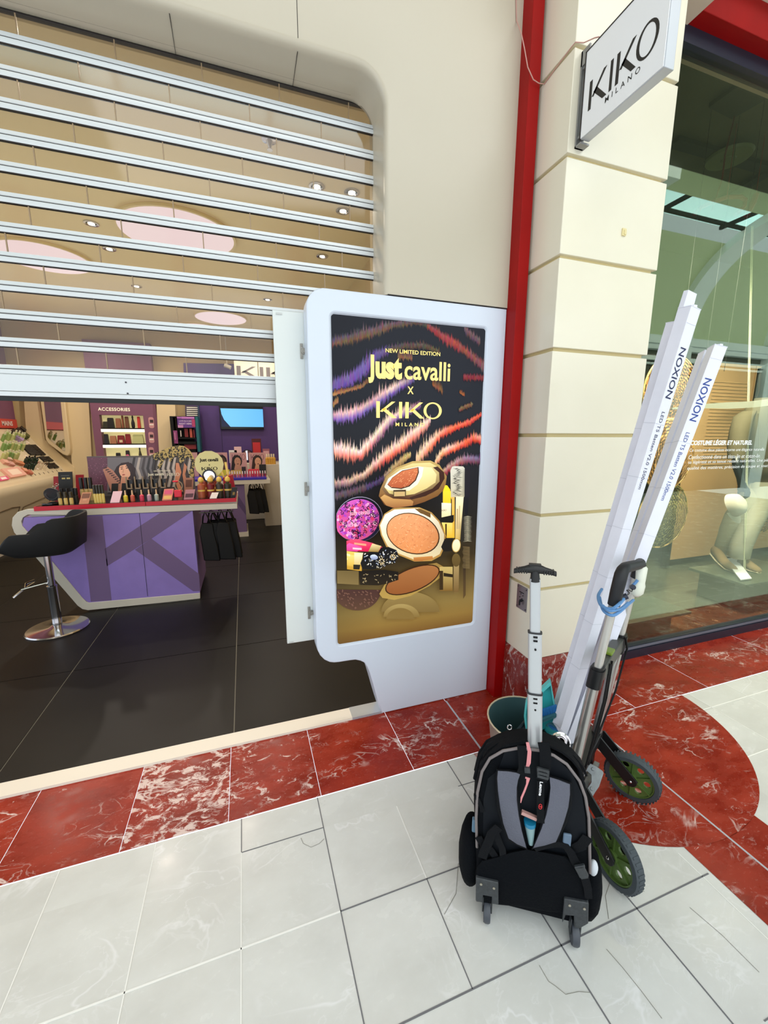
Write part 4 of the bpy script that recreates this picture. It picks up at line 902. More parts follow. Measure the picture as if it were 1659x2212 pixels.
def rbox(name, px, py, sy, st, h, col, lab, cat, grp, col2=None, lie=0.0):
    p = rake(px, py)
    if p.y+sy/2 > 8.09: return None
    b = B(); b.color(col)
    e1 = Vector((0, 1, 0)); e2 = ru; yaw_ = lie
    a = e1*math.cos(yaw_)+e2*math.sin(yaw_); c = e2*math.cos(yaw_)-e1*math.sin(yaw_)
    p = p-a*sy/2-c*st/2
    b.prism([p, p+a*sy, p+a*sy+c*st, p+c*st], rn*h)
    if col2: b.color(col2); q_ = p+rn*(h+.0005)+a*sy*.2+c*st*.2; b.poly([q_, q_+a*sy*.6, q_+a*sy*.6+c*st*.6, q_+c*st*.6])
    return tag(obj(name, b, M_sat, smooth=0), lab, cat, grp)
blk_rows = []
for xa2, xb2, ya2, nb_ in ((44, 84, 964, 3), (56, 98, 975, 3), (84, 118, 989, 3), (96, 134, 1003, 3), (66, 84, 990, 2)):
    for k in range(nb_): blk_rows.append((xa2+k*4, xb2+k*4, ya2+k*3.6))
for xa2, xb2, y in blk_rows:
    nn = max(1, int((xb2-xa2)/11))
    for i in range(nn): rbox('makeup_palette', xa2+5+i*11, y+rng_.uniform(-.4, .4), .15, .030, .022, (13, 13, 15), 'slim black makeup case lying in a row on the raked display', 'makeup case', 'black makeup cases on the raked display')
for i in range(16):
    rbox('pink_palette', 48+rng_.uniform(0, 80), 958+i*3.6+rng_.uniform(-2, 2), .045, .05, .015, rng_.choice([(226, 190, 176), (206, 150, 140), (240, 224, 210)]), 'pale pink makeup tin between black cases on the raked display', 'makeup tin', 'pink tins on the raked display')
for i in range(9):
    rbox('tester_card', 66+i*9.5, 1027-i*1.6, .012, .03, .006, (130, 120, 104), 'small tester tag along the lip of the raked display', 'tester', 'tester tags along the counter lip')
# bottles and tubes standing on the rake
def standing(name, px, py, r, h, col, capc, lab, cat, grp):
    p = rake(px, py); t_ = None; b = B(); b.color(col); up = (rn+UZ*1.2).normalized()
    b.lathe([(r, -.02), (r, h*.7), (r*.6, h*.76)], p, up, n=10); b.color(capc); b.lathe([(r*.62, h*.76), (r*.55, h)], p, up, n=10)
    return tag(obj(name, b, M_paint), lab, cat, grp)
for i in range(22):
    standing('green_tube', 4+(i % 8)*6.2+rng_.uniform(-1, 1), 950+(i//8)*22+rng_.uniform(-3, 3), .022, .14, rng_.choice([(160, 180, 110), (190, 196, 130), (126, 160, 90)]), (214, 214, 180), 'light green cosmetic tube standing in the cluster on the raked display', 'tube', 'light green tubes on the raked display')
for i in range(9):
    standing('dark_green_bottle', 52+(i % 5)*6, 1002+(i//5)*12+rng_.uniform(-2, 2), .018, .12, (30, 50, 36), (16, 20, 16), 'dark green bottle among the clear handled brushes on the raked display', 'bottle', 'dark green bottles on the raked display')
for i in range(8):
    standing('makeup_brush', 76+i*3.0, 1014+rng_.uniform(-3, 3), .006, .12, (216, 200, 176), (120, 80, 50), 'slim makeup brush standing near the counter lip', 'brush', 'makeup brushes near the counter lip')
for i, (px, py, c_) in enumerate(((26, 938, (30, 28, 26)), (36, 934, (14, 14, 16)), (44, 931, (18, 14, 18)), (30, 946, (150, 130, 170)), (38, 951, (176, 150, 196)), (45, 945, (60, 66, 30)), (52, 944, (80, 84, 40)))):
    rbox('cosmetic_box', px, py, .10, .08, .06, c_, ('lilac' if c_[2] > 160 else ('olive' if c_[1] > 60 else 'dark'))+' carton at the top of the raked display', 'carton', 'cartons at the top of the raked display', lie=.4)
for i, (px, py, c_) in enumerate(((8, 1000, (230, 176, 160)), (20, 1004, (210, 160, 150)), (14, 992, (220, 190, 170)), (32, 1000, (196, 140, 110)), (42, 1003, (206, 130, 90)), (50, 1018, (226, 160, 130)), (60, 1022, (190, 110, 90)))):
    rbox('blush_box', px, py, .09, .06, .04, c_, 'blush coloured carton beside the leaning pink tray', 'carton', 'blush cartons on the raked display', lie=-.3)
t_ = rbox('pink_tray', 28, 1022, .42, .14, .03, (232, 176, 160), 'large peach and pink printed tray near the counter lip', 'tray', None, (246, 222, 204))
rbox('magenta_pack', 5, 1035, .2, .05, .02, (226, 90, 140), 'magenta and white striped pack at the picture edge', 'pack', None, (250, 236, 236))

# ---- kiosk in front
YK = 3.955
ks_ = thing('makeup_kiosk', 'purple makeup kiosk with white worktop and red tray edge', 'kiosk', (-.9, 4.3, 0))
def poly3(b, pts, y, th, col=None):
    if col: b.color(col)
    b.prism([Y(px, py, y) for px, py in pts], (0, th, 0))
b = B(); poly3(b, [(58, 1100), (512, 1088), (513, 1099), (187, 1113.5), (60, 1112), (50, 1118), (46, 1126), (48, 1136), (62, 1152), (178, 1292), (186, 1300), (192, 1302), (432, 1281), (432.5, 1294), (190, 1318.5), (178, 1316), (168, 1309), (30, 1150), (25, 1135), (27, 1118), (38, 1106)], YK, .03); obj('white_frame', b, M_lam, ks_, bevel=.003)
pA = Y(60, 1098, YK); pB = Y(512, 1088, YK)
b = B(); b.box(pA.x, pB.x, YK+.03, 4.72, .845, .897); obj('worktop', b, M_lam, ks_, smooth=0)
b = B(); poly3(b, [(52, 1118), (415, 1104), (416, 1104), (432, 1281), (192, 1302), (178, 1292), (62, 1152), (48, 1136)], YK+.006, .68); obj('carcass', b, M_purp, ks_, smooth=0)
b = B()
K = lambda x, y: (x/2.676, 840+y/2.676)
for pp_ in ([(470, 738), (592, 733), (645, 1222), (525, 1230)], [(605, 925), (930, 714), (1108, 708), (875, 866), (640, 1012), (618, 1025)], [(780, 930), (875, 866), (1150, 1070), (1156, 1168), (1118, 1170)]):
    b.prism([Y(*K(x, y), YK+.0045) for x, y in pp_], (0, .0015, 0))
obj('printed_letter', b, M_purp2, ks_, smooth=0)
b = B(); a0 = Y(301, 1108, YK+.004); a1_ = Y(319, 1288, YK+.004); b.beam(a0, a1_, .003, .002, up=(0, 1, 0)); obj('door_gap', b, mat('gap_purple', (30, 24, 44), .6), ks_, smooth=0)
b = B(); b.box(pA.x+.04, -.83, YK-.004, 4.6, .897, .932); b.box(-.826, pB.x-.005, YK-.004, 4.6, .897, .932); obj('tray_edge', b, mat('tray_red', (196, 14, 44), .35), ks_, smooth=0)
ZT = .934
b = B(); b.box(pA.x+.05, pB.x-.012, YK+.004, 4.59, .925, ZT); obj('tray_bed', b, M_blkg, ks_, smooth=0)
# backdrop picture of the kiosk
bp_ = thing('backdrop_picture', 'wide advertising backdrop with a portrait standing on the kiosk', 'advert', (-.9, 4.45, ZT))
YB = 4.45
b = B(); a0 = Y(187, 986, YB); a1_ = Y(416, 984, YB); b.box(a0.x, a1_.x, YB, YB+.02, ZT, a0.z); obj('board', b, mat('board_dark', (96, 90, 90), .5), bp_, smooth=0)
art2 = B(); lay = [0]
def q2(pts, col):
    lay[0] += 1; col = tuple(min(255, v*1.3) for v in col); art2.color(col); art2.poly([Y(x, y, YB-.0006-.00012*lay[0]) for x, y in pts])
def e2(cx_, cy_, rx_, ry_, rot, col, n=14):
    q2([(cx_+rx_*math.cos(t)*math.cos(R(rot))-ry_*math.sin(t)*math.sin(R(rot)), cy_+rx_*math.cos(t)*math.sin(R(rot))+ry_*math.sin(t)*math.cos(R(rot))) for t in [2*math.pi*i/n for i in range(n)]], col)
q2([(188, 988), (250, 988), (250, 1060), (194, 1060)], (84, 50, 66))
for k in range(90): e2(rng_.uniform(190, 240), rng_.uniform(990, 1050), 1.4, .5, rng_.random()*180, rng_.choice([(140, 96, 116), (110, 70, 86), (60, 36, 50)]), 5)
q2([(232, 988), (330, 988), (330, 1064), (232, 1064)], (92, 88, 92))
for k in range(12):
    x = 288+k*11; q2([(x, 988), (x+5, 988), (x+1, 1012), (x+7, 1030), (x+2, 1052), (x-4, 1052), (x+1, 1030), (x-5, 1012)], rng_.choice([(60, 54, 56), (150, 140, 134), (44, 40, 42)]))
q2([(235, 1060), (238, 1035), (252, 1008), (262, 1000), (283, 1000), (293, 1012), (292, 1035), (284, 1062)], (40, 26, 28))
q2([(228, 1030), (222, 1014), (232, 1008), (244, 1016), (258, 1034), (262, 1062), (240, 1062)], (150, 104, 88))
for k in range(9): q2([(224+k*4, 1010+k*4), (232+k*4, 1009+k*4), (231+k*4, 1011+k*4), (224+k*4, 1013+k*4)], (60, 40, 40))
e2(270, 1017, 13, 17, -12, (196, 146, 120)); q2([(262, 1030), (276, 1030), (284, 1062), (258, 1062)], (170, 118, 96)); e2(263, 1013, 2.4, 1, -8, (50, 32, 30), 8); e2(274, 1011, 2.6, 1, -8, (50, 32, 30), 8); q2([(260, 1009), (266, 1008), (266, 1009.3), (260, 1010.3)], (60, 40, 36)); q2([(271, 1006.5), (278, 1005.5), (278, 1007), (271, 1008)], (60, 40, 36)); e2(267, 1025.5, 3.4, 1.5, -8, (150, 70, 66), 8); q2([(266, 1013), (268, 1013), (267, 1021), (264, 1021)], (176, 126, 102))
q2([(255, 1010), (262, 1000), (278, 998), (286, 1008), (286, 1030), (293, 1040), (290, 1056), (284, 1048), (281, 1020), (272, 1003), (260, 1006)], (44, 28, 30))
q2([(380, 1000), (386, 1000), (392, 1020), (386, 1040), (396, 1062), (386, 1062), (378, 1040)], (170, 110, 80)); q2([(398, 1000), (404, 1008), (400, 1024), (408, 1060), (400, 1060), (394, 1026)], (160, 104, 76))
obj('picture', art2, mat('satin_print', attr=True, rough=.35), bp_, smooth=0)
g = B(); yl = YB-.0006-.00012*(lay[0]+4)
A1 = Y(319.5, 1029.5, yl); A2_ = Y(354, 1029, yl); T_ = Y(320, 1022, yl); add_text(g, 'Just cavalli', A1, UX, UZ, A2_.x-A1.x, T_.z-A1.z, 0, .03)
A1 = Y(361, 1028.5, yl); A2_ = Y(388, 1028, yl); T_ = Y(361, 1022, yl); add_kiko(g, A1, UX, UZ, A2_.x-A1.x, T_.z-A1.z, 0, 1.3)
A1 = Y(332, 1019, yl); add_text(g, 'NEW LIMITED EDITION', A1, UX, UZ, .145, .012, 0, .02)
obj('lettering', g, mat('cream_letter', (244, 236, 214), .4), bp_, smooth=0)
# leopard cut-out figure on top of the backdrop
cf = lambda x, y: (300+x/5.184, 960+y/5.184)
lp = thing('leopard_cutout', 'gold and black spotted cat cut-out draped over the backdrop', 'cut-out', (-.6, 4.43, 1.3))
body = [(150, 118), (178, 95), (205, 88), (240, 82), (300, 48), (360, 28), (440, 12), (500, 18), (555, 52), (590, 95), (615, 150), (630, 205), (622, 260), (600, 290), (618, 330), (612, 362), (590, 368), (565, 345), (560, 310), (580, 280), (598, 240), (596, 200), (578, 160), (548, 130), (520, 150), (505, 185), (470, 210), (450, 190), (455, 150), (420, 120), (380, 150), (362, 195), (340, 190), (345, 160), (318, 140), (285, 175), (250, 240), (225, 275), (208, 262), (215, 235), (238, 190), (225, 170), (190, 175), (165, 158)]
b = B(); b.prism([Y(*cf(x, y), 4.435) for x, y in body], (0, .012, 0)); cat_ = obj('figure', b, mat('cat_gold', (196, 170, 100), .35), lp, smooth=0)
b = B(); rr_ = random.Random(8)
def inside(x, y, P):
    c = False; j = len(P)-1
    for i in range(len(P)):
        if ((P[i][1] > y) != (P[j][1] > y)) and x < (P[j][0]-P[i][0])*(y-P[i][1])/(P[j][1]-P[i][1])+P[i][0]: c = not c
        j = i
    return c
k = 0
while k < 170:
    x, y = rr_.uniform(150, 630), rr_.uniform(10, 370)
    if not inside(x, y, body): continue
    k += 1; a_ = rr_.random()*180 if x < 520 else 20; L_, W_ = rr_.uniform(9, 22), rr_.uniform(3, 6.5)
    b.poly([Y(*cf(x+L_*math.cos(t)*math.cos(R(a_))-W_*math.sin(t)*math.sin(R(a_)), y+L_*math.cos(t)*math.sin(R(a_))+W_*math.sin(t)*math.cos(R(a_))), 4.4345-.00001*k) for t in [2*math.pi*i/7 for i in range(7)]])
obj('spot_pattern', b, mat('spot_black', (24, 20, 16), .4), lp, smooth=0)
# round counter sign
t = thing('round_sign', 'round cream counter sign with a small round mirror below', 'sign', (-.32, 4.2, ZT))
c = Y(452, 1003, 4.2); b = B(); b.cyl((c.x, 4.2, c.z), (c.x, 4.21, c.z), .128, n=14); obj('disc', b, mat('sign_cream', (226, 220, 160), .4), t, smooth=0)
b = B(); b.cyl((c.x, 4.207, ZT), (c.x, 4.207, c.z), .006, n=8); b.cyl((c.x, 4.207, ZT), (c.x, 4.207, ZT+.006), .045, n=20); obj('stand', b, M_gold, t)
g = B(); add_text(g, 'Just cavalli', (c.x-.082, 4.1995, c.z+.018), UX, UZ, .164, .04, 0, .04); add_kiko(g, (c.x-.07, 4.1995, c.z-.055), UX, UZ, .14, .03, 0, 1.5); add_text(g, 'x', (c.x-.006, 4.1995, c.z-.012), UX, UZ, .014, .013, 0, .04); obj('lettering', g, M_blk, t, smooth=0)
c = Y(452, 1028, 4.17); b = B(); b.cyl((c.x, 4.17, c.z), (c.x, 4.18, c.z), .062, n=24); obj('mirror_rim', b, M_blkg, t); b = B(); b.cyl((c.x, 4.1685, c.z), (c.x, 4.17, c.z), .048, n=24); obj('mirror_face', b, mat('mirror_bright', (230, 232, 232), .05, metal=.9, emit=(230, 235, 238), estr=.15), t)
# small products -------------------------------------------------
def KX(px, y=4.05): return Y(px, 1080, y).x
def lips(px, y, body_c, cap_c, h, r, name, lab, cat, grp, src=[None], n=12, shape='tube'):
    x = KX(px, y); b = B()
    if shape == 'tube': b.color(body_c); b.lathe([(r, 0), (r, h*.45), (r*.8, h*.47), (r*.8, h*.52)], (x, y, ZT), n=n); b.color(cap_c); b.lathe([(r*.95, h*.52), (r*.95, h), (r*.3, h*1.01)], (x, y, ZT), n=n)
    elif shape == 'nail': b.color(body_c); b.lathe([(r, 0), (r*1.05, h*.15), (r, h*.5), (r*.4, h*.58)], (x, y, ZT), n=n); b.color(cap_c); b.lathe([(r*.42, h*.58), (r*.3, h), (r*.1, h*1.01)], (x, y, ZT), n=n)
    elif shape == 'perfume': b.color(body_c); b.lathe([(r, 0), (r, h*.62), (r*.45, h*.68), (r*.4, h*.74)], (x, y, ZT), n=n); b.color(cap_c); b.lathe([(r*.4, h*.72), (r*.75, h*.78), (r*.8, h*.86), (r*.55, h*.95), (r*.1, h)], (x, y, ZT), n=n); b.lathe([(r*1.02, h*.30), (r*1.02, h*.38)], (x, y, ZT), n=n)
    return tag(obj(name, b, M_paint), lab, cat, grp)
GO = (214, 184, 110); BK = (18, 16, 16)
for px in (130, 142, 154): lips(px, 4.03, GO, (60, 50, 30), .10, .014, 'lipstick', 'gold and black lipstick standing beside the round black compact', 'lipstick', 'gold lipsticks beside the black compact')
for px in (136, 147, 159, 166): lips(px, 4.13, (40, 34, 24), BK, .12, .014, 'lipstick', 'black patterned lipstick behind the gold lipsticks', 'lipstick', 'black patterned lipsticks')
for px in (206, 212, 218, 224): lips(px, 4.03, (222, 196, 110), (50, 44, 34), .15, .011, 'mascara', 'gold mascara with dark cap standing between the two tilted cards', 'mascara', 'gold mascaras')
for px in (180, 190, 200): lips(px, 4.2, (196, 170, 110), BK, .20, .016, 'foundation_bottle', 'tall gold and black bottle behind the tilted face card', 'bottle', 'tall gold and black bottles')
for px, c_, nm in ((272, (220, 200, 60), 'yellow'), (287, (200, 90, 70), 'coral'), (307, (216, 60, 90), 'pink'), (323, (196, 150, 170), 'mauve'), (339, (170, 180, 170), 'grey green')):
    lips(px, 4.03, c_, (226, 190, 150), .095, .017, 'nail_polish', nm+' nail polish bottle standing at the front of the kiosk tray', 'nail polish', None, shape='nail')
for i, px in enumerate((285, 303, 320, 338, 357)):
    x = KX(px, 4.2); t = thing('lip_gloss_stand', 'pale gloss bottle on a black bracket behind the nail polishes', 'gloss display', (x, 4.2, ZT), 'gloss brackets behind the nail polishes')
    b = B(); b.box(x-.03, x+.022, 4.2, 4.24, ZT, ZT+.17); obj('bracket', b, M_blkg, t, smooth=0); b = B(); b.cyl((x-.02, 4.17, ZT+.10), (x-.02, 4.17, ZT+.20), .006, n=8); b.box(x-.022, x+.02, 4.165, 4.175, ZT+.09, ZT+.10); b.cyl((x+.016, 4.17, ZT+.09), (x+.016, 4.17, ZT+.135), .007, n=8); obj('applicator', b, mat('pearl', (150, 130, 104), .3), t)
for px, c_ in ((437, (176, 90, 60)), (457, (120, 30, 36)), (476, (60, 50, 40)), (494, (50, 42, 30))):
    lips(px, 4.08, c_, (226, 190, 90), .19, .032, 'perfume_bottle', ('amber' if c_[0] > 150 else 'crimson' if c_[0] > 100 else 'black striped')+' perfume bottle with a gold dome cap at the right end of the kiosk', 'perfume', 'gold capped perfume bottles' if c_[0] < 100 else None, shape='perfume', n=16)
for px in (446, 466): lips(px, 4.2, (150, 60, 40), (206, 170, 90), .21, .022, 'perfume_bottle', 'slim amber bottle between the gold capped perfumes', 'perfume', 'slim amber bottles', shape='perfume')
def card(name, px0, px1, h, y, lean, col, lab, cat, marks=()):
    a = KX(px0, y); c = KX(px1, y); b = B(); b.color(col); up = Vector((0, lean, 1)).normalized(); sh_ = .02
    pts = [Vector((a, y, ZT)), Vector((c, y, ZT)), Vector((c+sh_, y, ZT))+up*h, Vector((a+sh_, y, ZT))+up*h]; b.prism(pts, (0, .012, 0))
    for (u0, u1, v0, v1, cc_) in marks:
        b.color(cc_); w_ = c-a; q = [Vector((a+w_*u_+sh_*v_, y-.001, ZT))+up*h*v_ for u_, v_ in ((u0, v0), (u1, v0), (u1, v1), (u0, v1))]; b.poly(q)
    return tag(obj(name, b, M_sat, smooth=0), lab, cat)
card('face_card', 169, 190, .10, 3.99, .5, (190, 130, 100), 'tilted card with a close-up eye picture on the kiosk', 'card', ((.1, .9, .5, .9, (120, 76, 60)), (.3, .7, .3, .42, (206, 150, 120))))
card('pink_card', 237, 257, .10, 3.99, .5, (226, 186, 200), 'plain pale pink tilted card on the kiosk', 'card')
card('orange_card', 350, 371, .10, 3.99, .3, (226, 130, 110), 'orange and pink gradient card on the kiosk', 'card', ((.1, .9, .1, .4, (240, 190, 110)), (.1, .9, .55, .9, (226, 90, 130))))
card('pink_box', 397, 418, .085, 3.99, .1, (190, 130, 140), 'pink patterned cosmetic box beside the perfumes', 'box', ((.1, .9, .2, .6, (90, 50, 60)),))
card('tan_box', 398, 417, .17, 4.22, .0, (176, 120, 96), 'tan glass fronted box behind the pink patterned box', 'box', ((.15, .85, .5, .9, (110, 66, 50)),))
card('white_note', 453, 468, .06, 3.985, .8, (226, 214, 214), 'small white folded note in front of the perfumes', 'note')
card('red_box', 117, 136, .20, 4.40, .0, (150, 16, 30), 'red box at the left back of the kiosk tray', 'box'); card('red_box', 165, 182, .21, 4.40, .0, (160, 18, 34), 'red box just left of the backdrop picture', 'box')
card('black_palette', 128, 158, .25, 4.25, .0, (20, 20, 20), 'upright black palette display with gold marks', 'palette', ((.25, .5, .75, .80, (200, 180, 110)), (.6, .85, .75, .80, (200, 180, 110)), (.2, .8, .86, .88, (90, 90, 84))))
card('gift_bag', 498, 510, .09, 4.02, .0, (34, 34, 36), 'small dark box at the right end of the kiosk tray', 'box', ((.3, .7, .2, .5, (150, 120, 60)),))
for px, lb_ in ((240, 'low black box in front of the portrait raised arm'), (262, 'low black box below the portrait face')): card('black_box', px, px+14, .13, 4.3, .0, (20, 18, 18), lb_, 'box')
# red gift with ring, red bag with yellow plumes
x = KX(386, 4.02); t = thing('red_keyring', 'bright red square bottle with a pale ring on top', 'gift', (x, 4.02, ZT)); b = B(); b.box(x-.03, x+.03, 4.0, 4.03, ZT+.02, ZT+.085); b.box(x-.035, x+.01, 4.0, 4.02, ZT+.155, ZT+.17); obj('bottle', b, mat('bright_red', (226, 30, 60), .3), t, bevel=.006); b = B(); b.tube([(x+.01+.03*math.cos(R(a)), 4.015, ZT+.12+.04*math.sin(R(a))) for a in range(0, 360, 24)], .005, 6, closed=True); obj('ring', b, mat('pearl', (150, 130, 104), .3), t)
x = KX(497, 4.25); t = thing('red_gift_bag', 'red pouch with gold sticks standing up behind the perfumes', 'pouch', (x, 4.25, ZT)); b = B(); b.loft([[(x-.05, 4.22, ZT), (x+.06, 4.22, ZT), (x+.06, 4.3, ZT), (x-.05, 4.3, ZT)], [(x-.05, 4.22, ZT+.16), (x+.04, 4.22, ZT+.19), (x+.04, 4.3, ZT+.19), (x-.05, 4.3, ZT+.16)]]); obj('pouch', b, mat('bag_red', (170, 20, 44), .5), t, smooth=0)
b = B(); b.beam((x-.04, 4.26, ZT+.15), (x-.075, 4.26, ZT+.27), .018, .01, up=(0, 1, 0)); b.beam((x-.0, 4.26, ZT+.15), (x-.02, 4.26, ZT+.31), .02, .01, up=(0, 1, 0)); obj('stick', b, M_gold, t)
# round black compact
x = KX(108, 4.04); t = thing('black_compact', 'open round black compact mirror at the left end of the kiosk', 'compact', (x, 4.04, ZT)); b = B(); b.lathe([(.055, 0), (.06, .006), (.058, .016), (.02, .018)], (x, 4.04, ZT), n=24); obj('base', b, M_blkg, t); b = B(); b.cyl((x, 4.09, ZT+.075), (x, 4.10, ZT+.078), .058, n=24); b.tube([(x+.04*math.cos(R(a)), 4.086, ZT+.075+.04*math.sin(R(a))) for a in range(0, 360, 20)], .0025, 6, closed=True); obj('lid', b, mat('compact_grey', (60, 62, 66), .2), t)
b = B()
for k in range(3): b.tube([(x-.03+.012*k+.05*math.sin(q_*.5), 4.13, ZT+.11+.012*k+.02*q_*.3) for q_ in range(6)], .003, 6)
tag(obj('wire_ornament', b, M_chr), 'loose curled silver wire ornament above the black compact', 'ornament')

# black mesh shopping bags hanging on the side rail
t = thing('hanging_rail', 'short rail on the side of the kiosk carrying black bags', 'rail', (-.3, 4.2, .8)); b = B(); b.tube([(-.42, 4.02, .80), (-.13, 4.02, .80), (-.13, 4.3, .80), (-.42, 4.3, .80)], .006, 8); obj('rail_bar', b, M_chr, t)
bag = thing('shopping_bag', 'black shopping bag hanging under the kiosk worktop', 'bag', (-.38, 4.05, .8), 'black bags under the kiosk worktop')
b = B(); b.loft([[(-.405, 4.02, .70), (-.31, 4.03, .69), (-.31, 4.07, .69), (-.405, 4.06, .70)], [(-.43, 4.0, .62), (-.30, 4.02, .60), (-.31, 4.09, .60), (-.42, 4.08, .62)], [(-.42, 4.01, .50), (-.28, 4.0, .48), (-.29, 4.10, .48), (-.42, 4.09, .50)], [(-.41, 4.0, .345), (-.265, 4.0, .33), (-.27, 4.11, .335), (-.40, 4.10, .35)]]); obj('bag_body', b, M_blk, bag, bevel=.01)
b = B(); b.tube([(-.40, 4.04, .69), (-.39, 4.03, .76), (-.37, 4.02, .805), (-.35, 4.03, .76), (-.33, 4.05, .69)], .007, 6); obj('bag_handle', b, M_blkg, bag)
for dx, dy in ((.07, .02), (.14, .0), (.20, .05), (.04, .14), (.12, .16), (.20, .18)): copy_tree(bag, (-.38+dx, 4.05+dy, .8))

# stool
st = thing('bar_stool', 'black bucket seat bar stool on a chrome column and round base', 'stool', (-1.465, 3.66, 0))
sx, sy = -1.465, 3.66
b = B(); b.lathe([(.205, 0), (.207, .006), (.20, .014), (.06, .022), (.034, .035)], (sx, sy, 0), n=48); obj('base', b, M_chr, st)
b = B(); b.lathe([(.032, .02), (.032, .34), (.034, .345), (.034, .355), (.024, .36), (.024, .66)], (sx, sy, 0), n=24, cap=False); obj('column', b, M_chr, st)
b = B(); b.tube([(sx, sy, .385), (sx-.09, sy-.06, .38), (sx-.15, sy-.10, .375)], .008, 8); b.tube([(sx-.10, sy-.02, .40), (sx-.13, sy-.07, .385), (sx-.18, sy-.12, .34), (sx-.19, sy-.13, .33)], .008, 8); b.tube([(sx-.13, sy-.08, .38), (sx-.14, sy-.04, .40), (sx-.10, sy+.0, .41)], .008, 8); obj('footrest', b, M_chr, st)
b = B(); rings = []
def sst(x, a, c): t_ = min(1, max(0, (x-a)/(c-a))); return t_*t_*(3-2*t_)
def seat_ring(kx, ky, z0_, mode=0, inset_=0.0):
    pts = []
    for i in range(48):
        t_ = 2*math.pi*i/48; c_, s_ = math.cos(t_), math.sin(t_); ex = .62
        x = math.copysign(abs(c_)**ex, c_)*kx; y = math.copysign(abs(s_)**ex, s_)*ky
        z = z0_ if not mode else .695+.115*sst(x, -.24, -.10)+.10*sst(x, .02, .14)-inset_
        pts.append((sx+x, sy+y, z))
    return pts
rings = [seat_ring(.09, .09, .615), seat_ring(.18, .15, .625), seat_ring(.245, .20, .67), seat_ring(.27, .22, 0, 1, .02), seat_ring(.268, .218, 0, 1), seat_ring(.25, .20, 0, 1), seat_ring(.245, .195, 0, 1, .02), seat_ring(.215, .17, .70), seat_ring(.15, .12, .695), seat_ring(.02, .02, .695)]
b.loft(rings); obj('seat', b, mat('seat_black', (16, 16, 17), .75), st, smooth=70)

# ---- second kiosk behind
k2 = thing('rear_makeup_kiosk', 'purple makeup kiosk with blue tray edge farther back', 'kiosk', (-.3, 6.5, 0)); Y2 = 6.3
a0 = Y(375, 1030, Y2); a1_ = Y(583, 1027, Y2)
b = B(); b.box(-.97, .352, Y2, 7.0, .79, .855); obj('worktop', b, M_lam, k2, bevel=.004)
b = B(); b.box(-.96, .30, Y2-.004, 6.95, .856, .885); obj('tray_edge', b, mat('tray_blue', (50, 40, 170), .35), k2, smooth=0)
b = B(); b.box(-.96, -.02, Y2+.03, 6.95, .07, .79); obj('carcass', b, M_purp2, k2, smooth=0); b = B(); b.box(-.96, .0, Y2+.02, 6.96, 0, .07); obj('plinth', b, M_lam, k2, smooth=0)
b = B(); b.prism([(-.3, Y2+.028, .79), (-.2, Y2+.028, .79), (-.02, Y2+.028, .45), (-.02, Y2+.028, .32)], (0, .002, 0)); obj('printed_letter', b, mat('k_print', (84, 66, 106), .5), k2, smooth=0)
nbag = copy_tree(bag, (.06, 6.42, .79), label='black shopping bag hanging under the rear kiosk worktop', group='black bags under the rear kiosk')
for dx, dy in ((.08, .05), (.15, .1), (.02, .2), (.11, .25)): copy_tree(nbag, (.06+dx, 6.42+dy, .79))
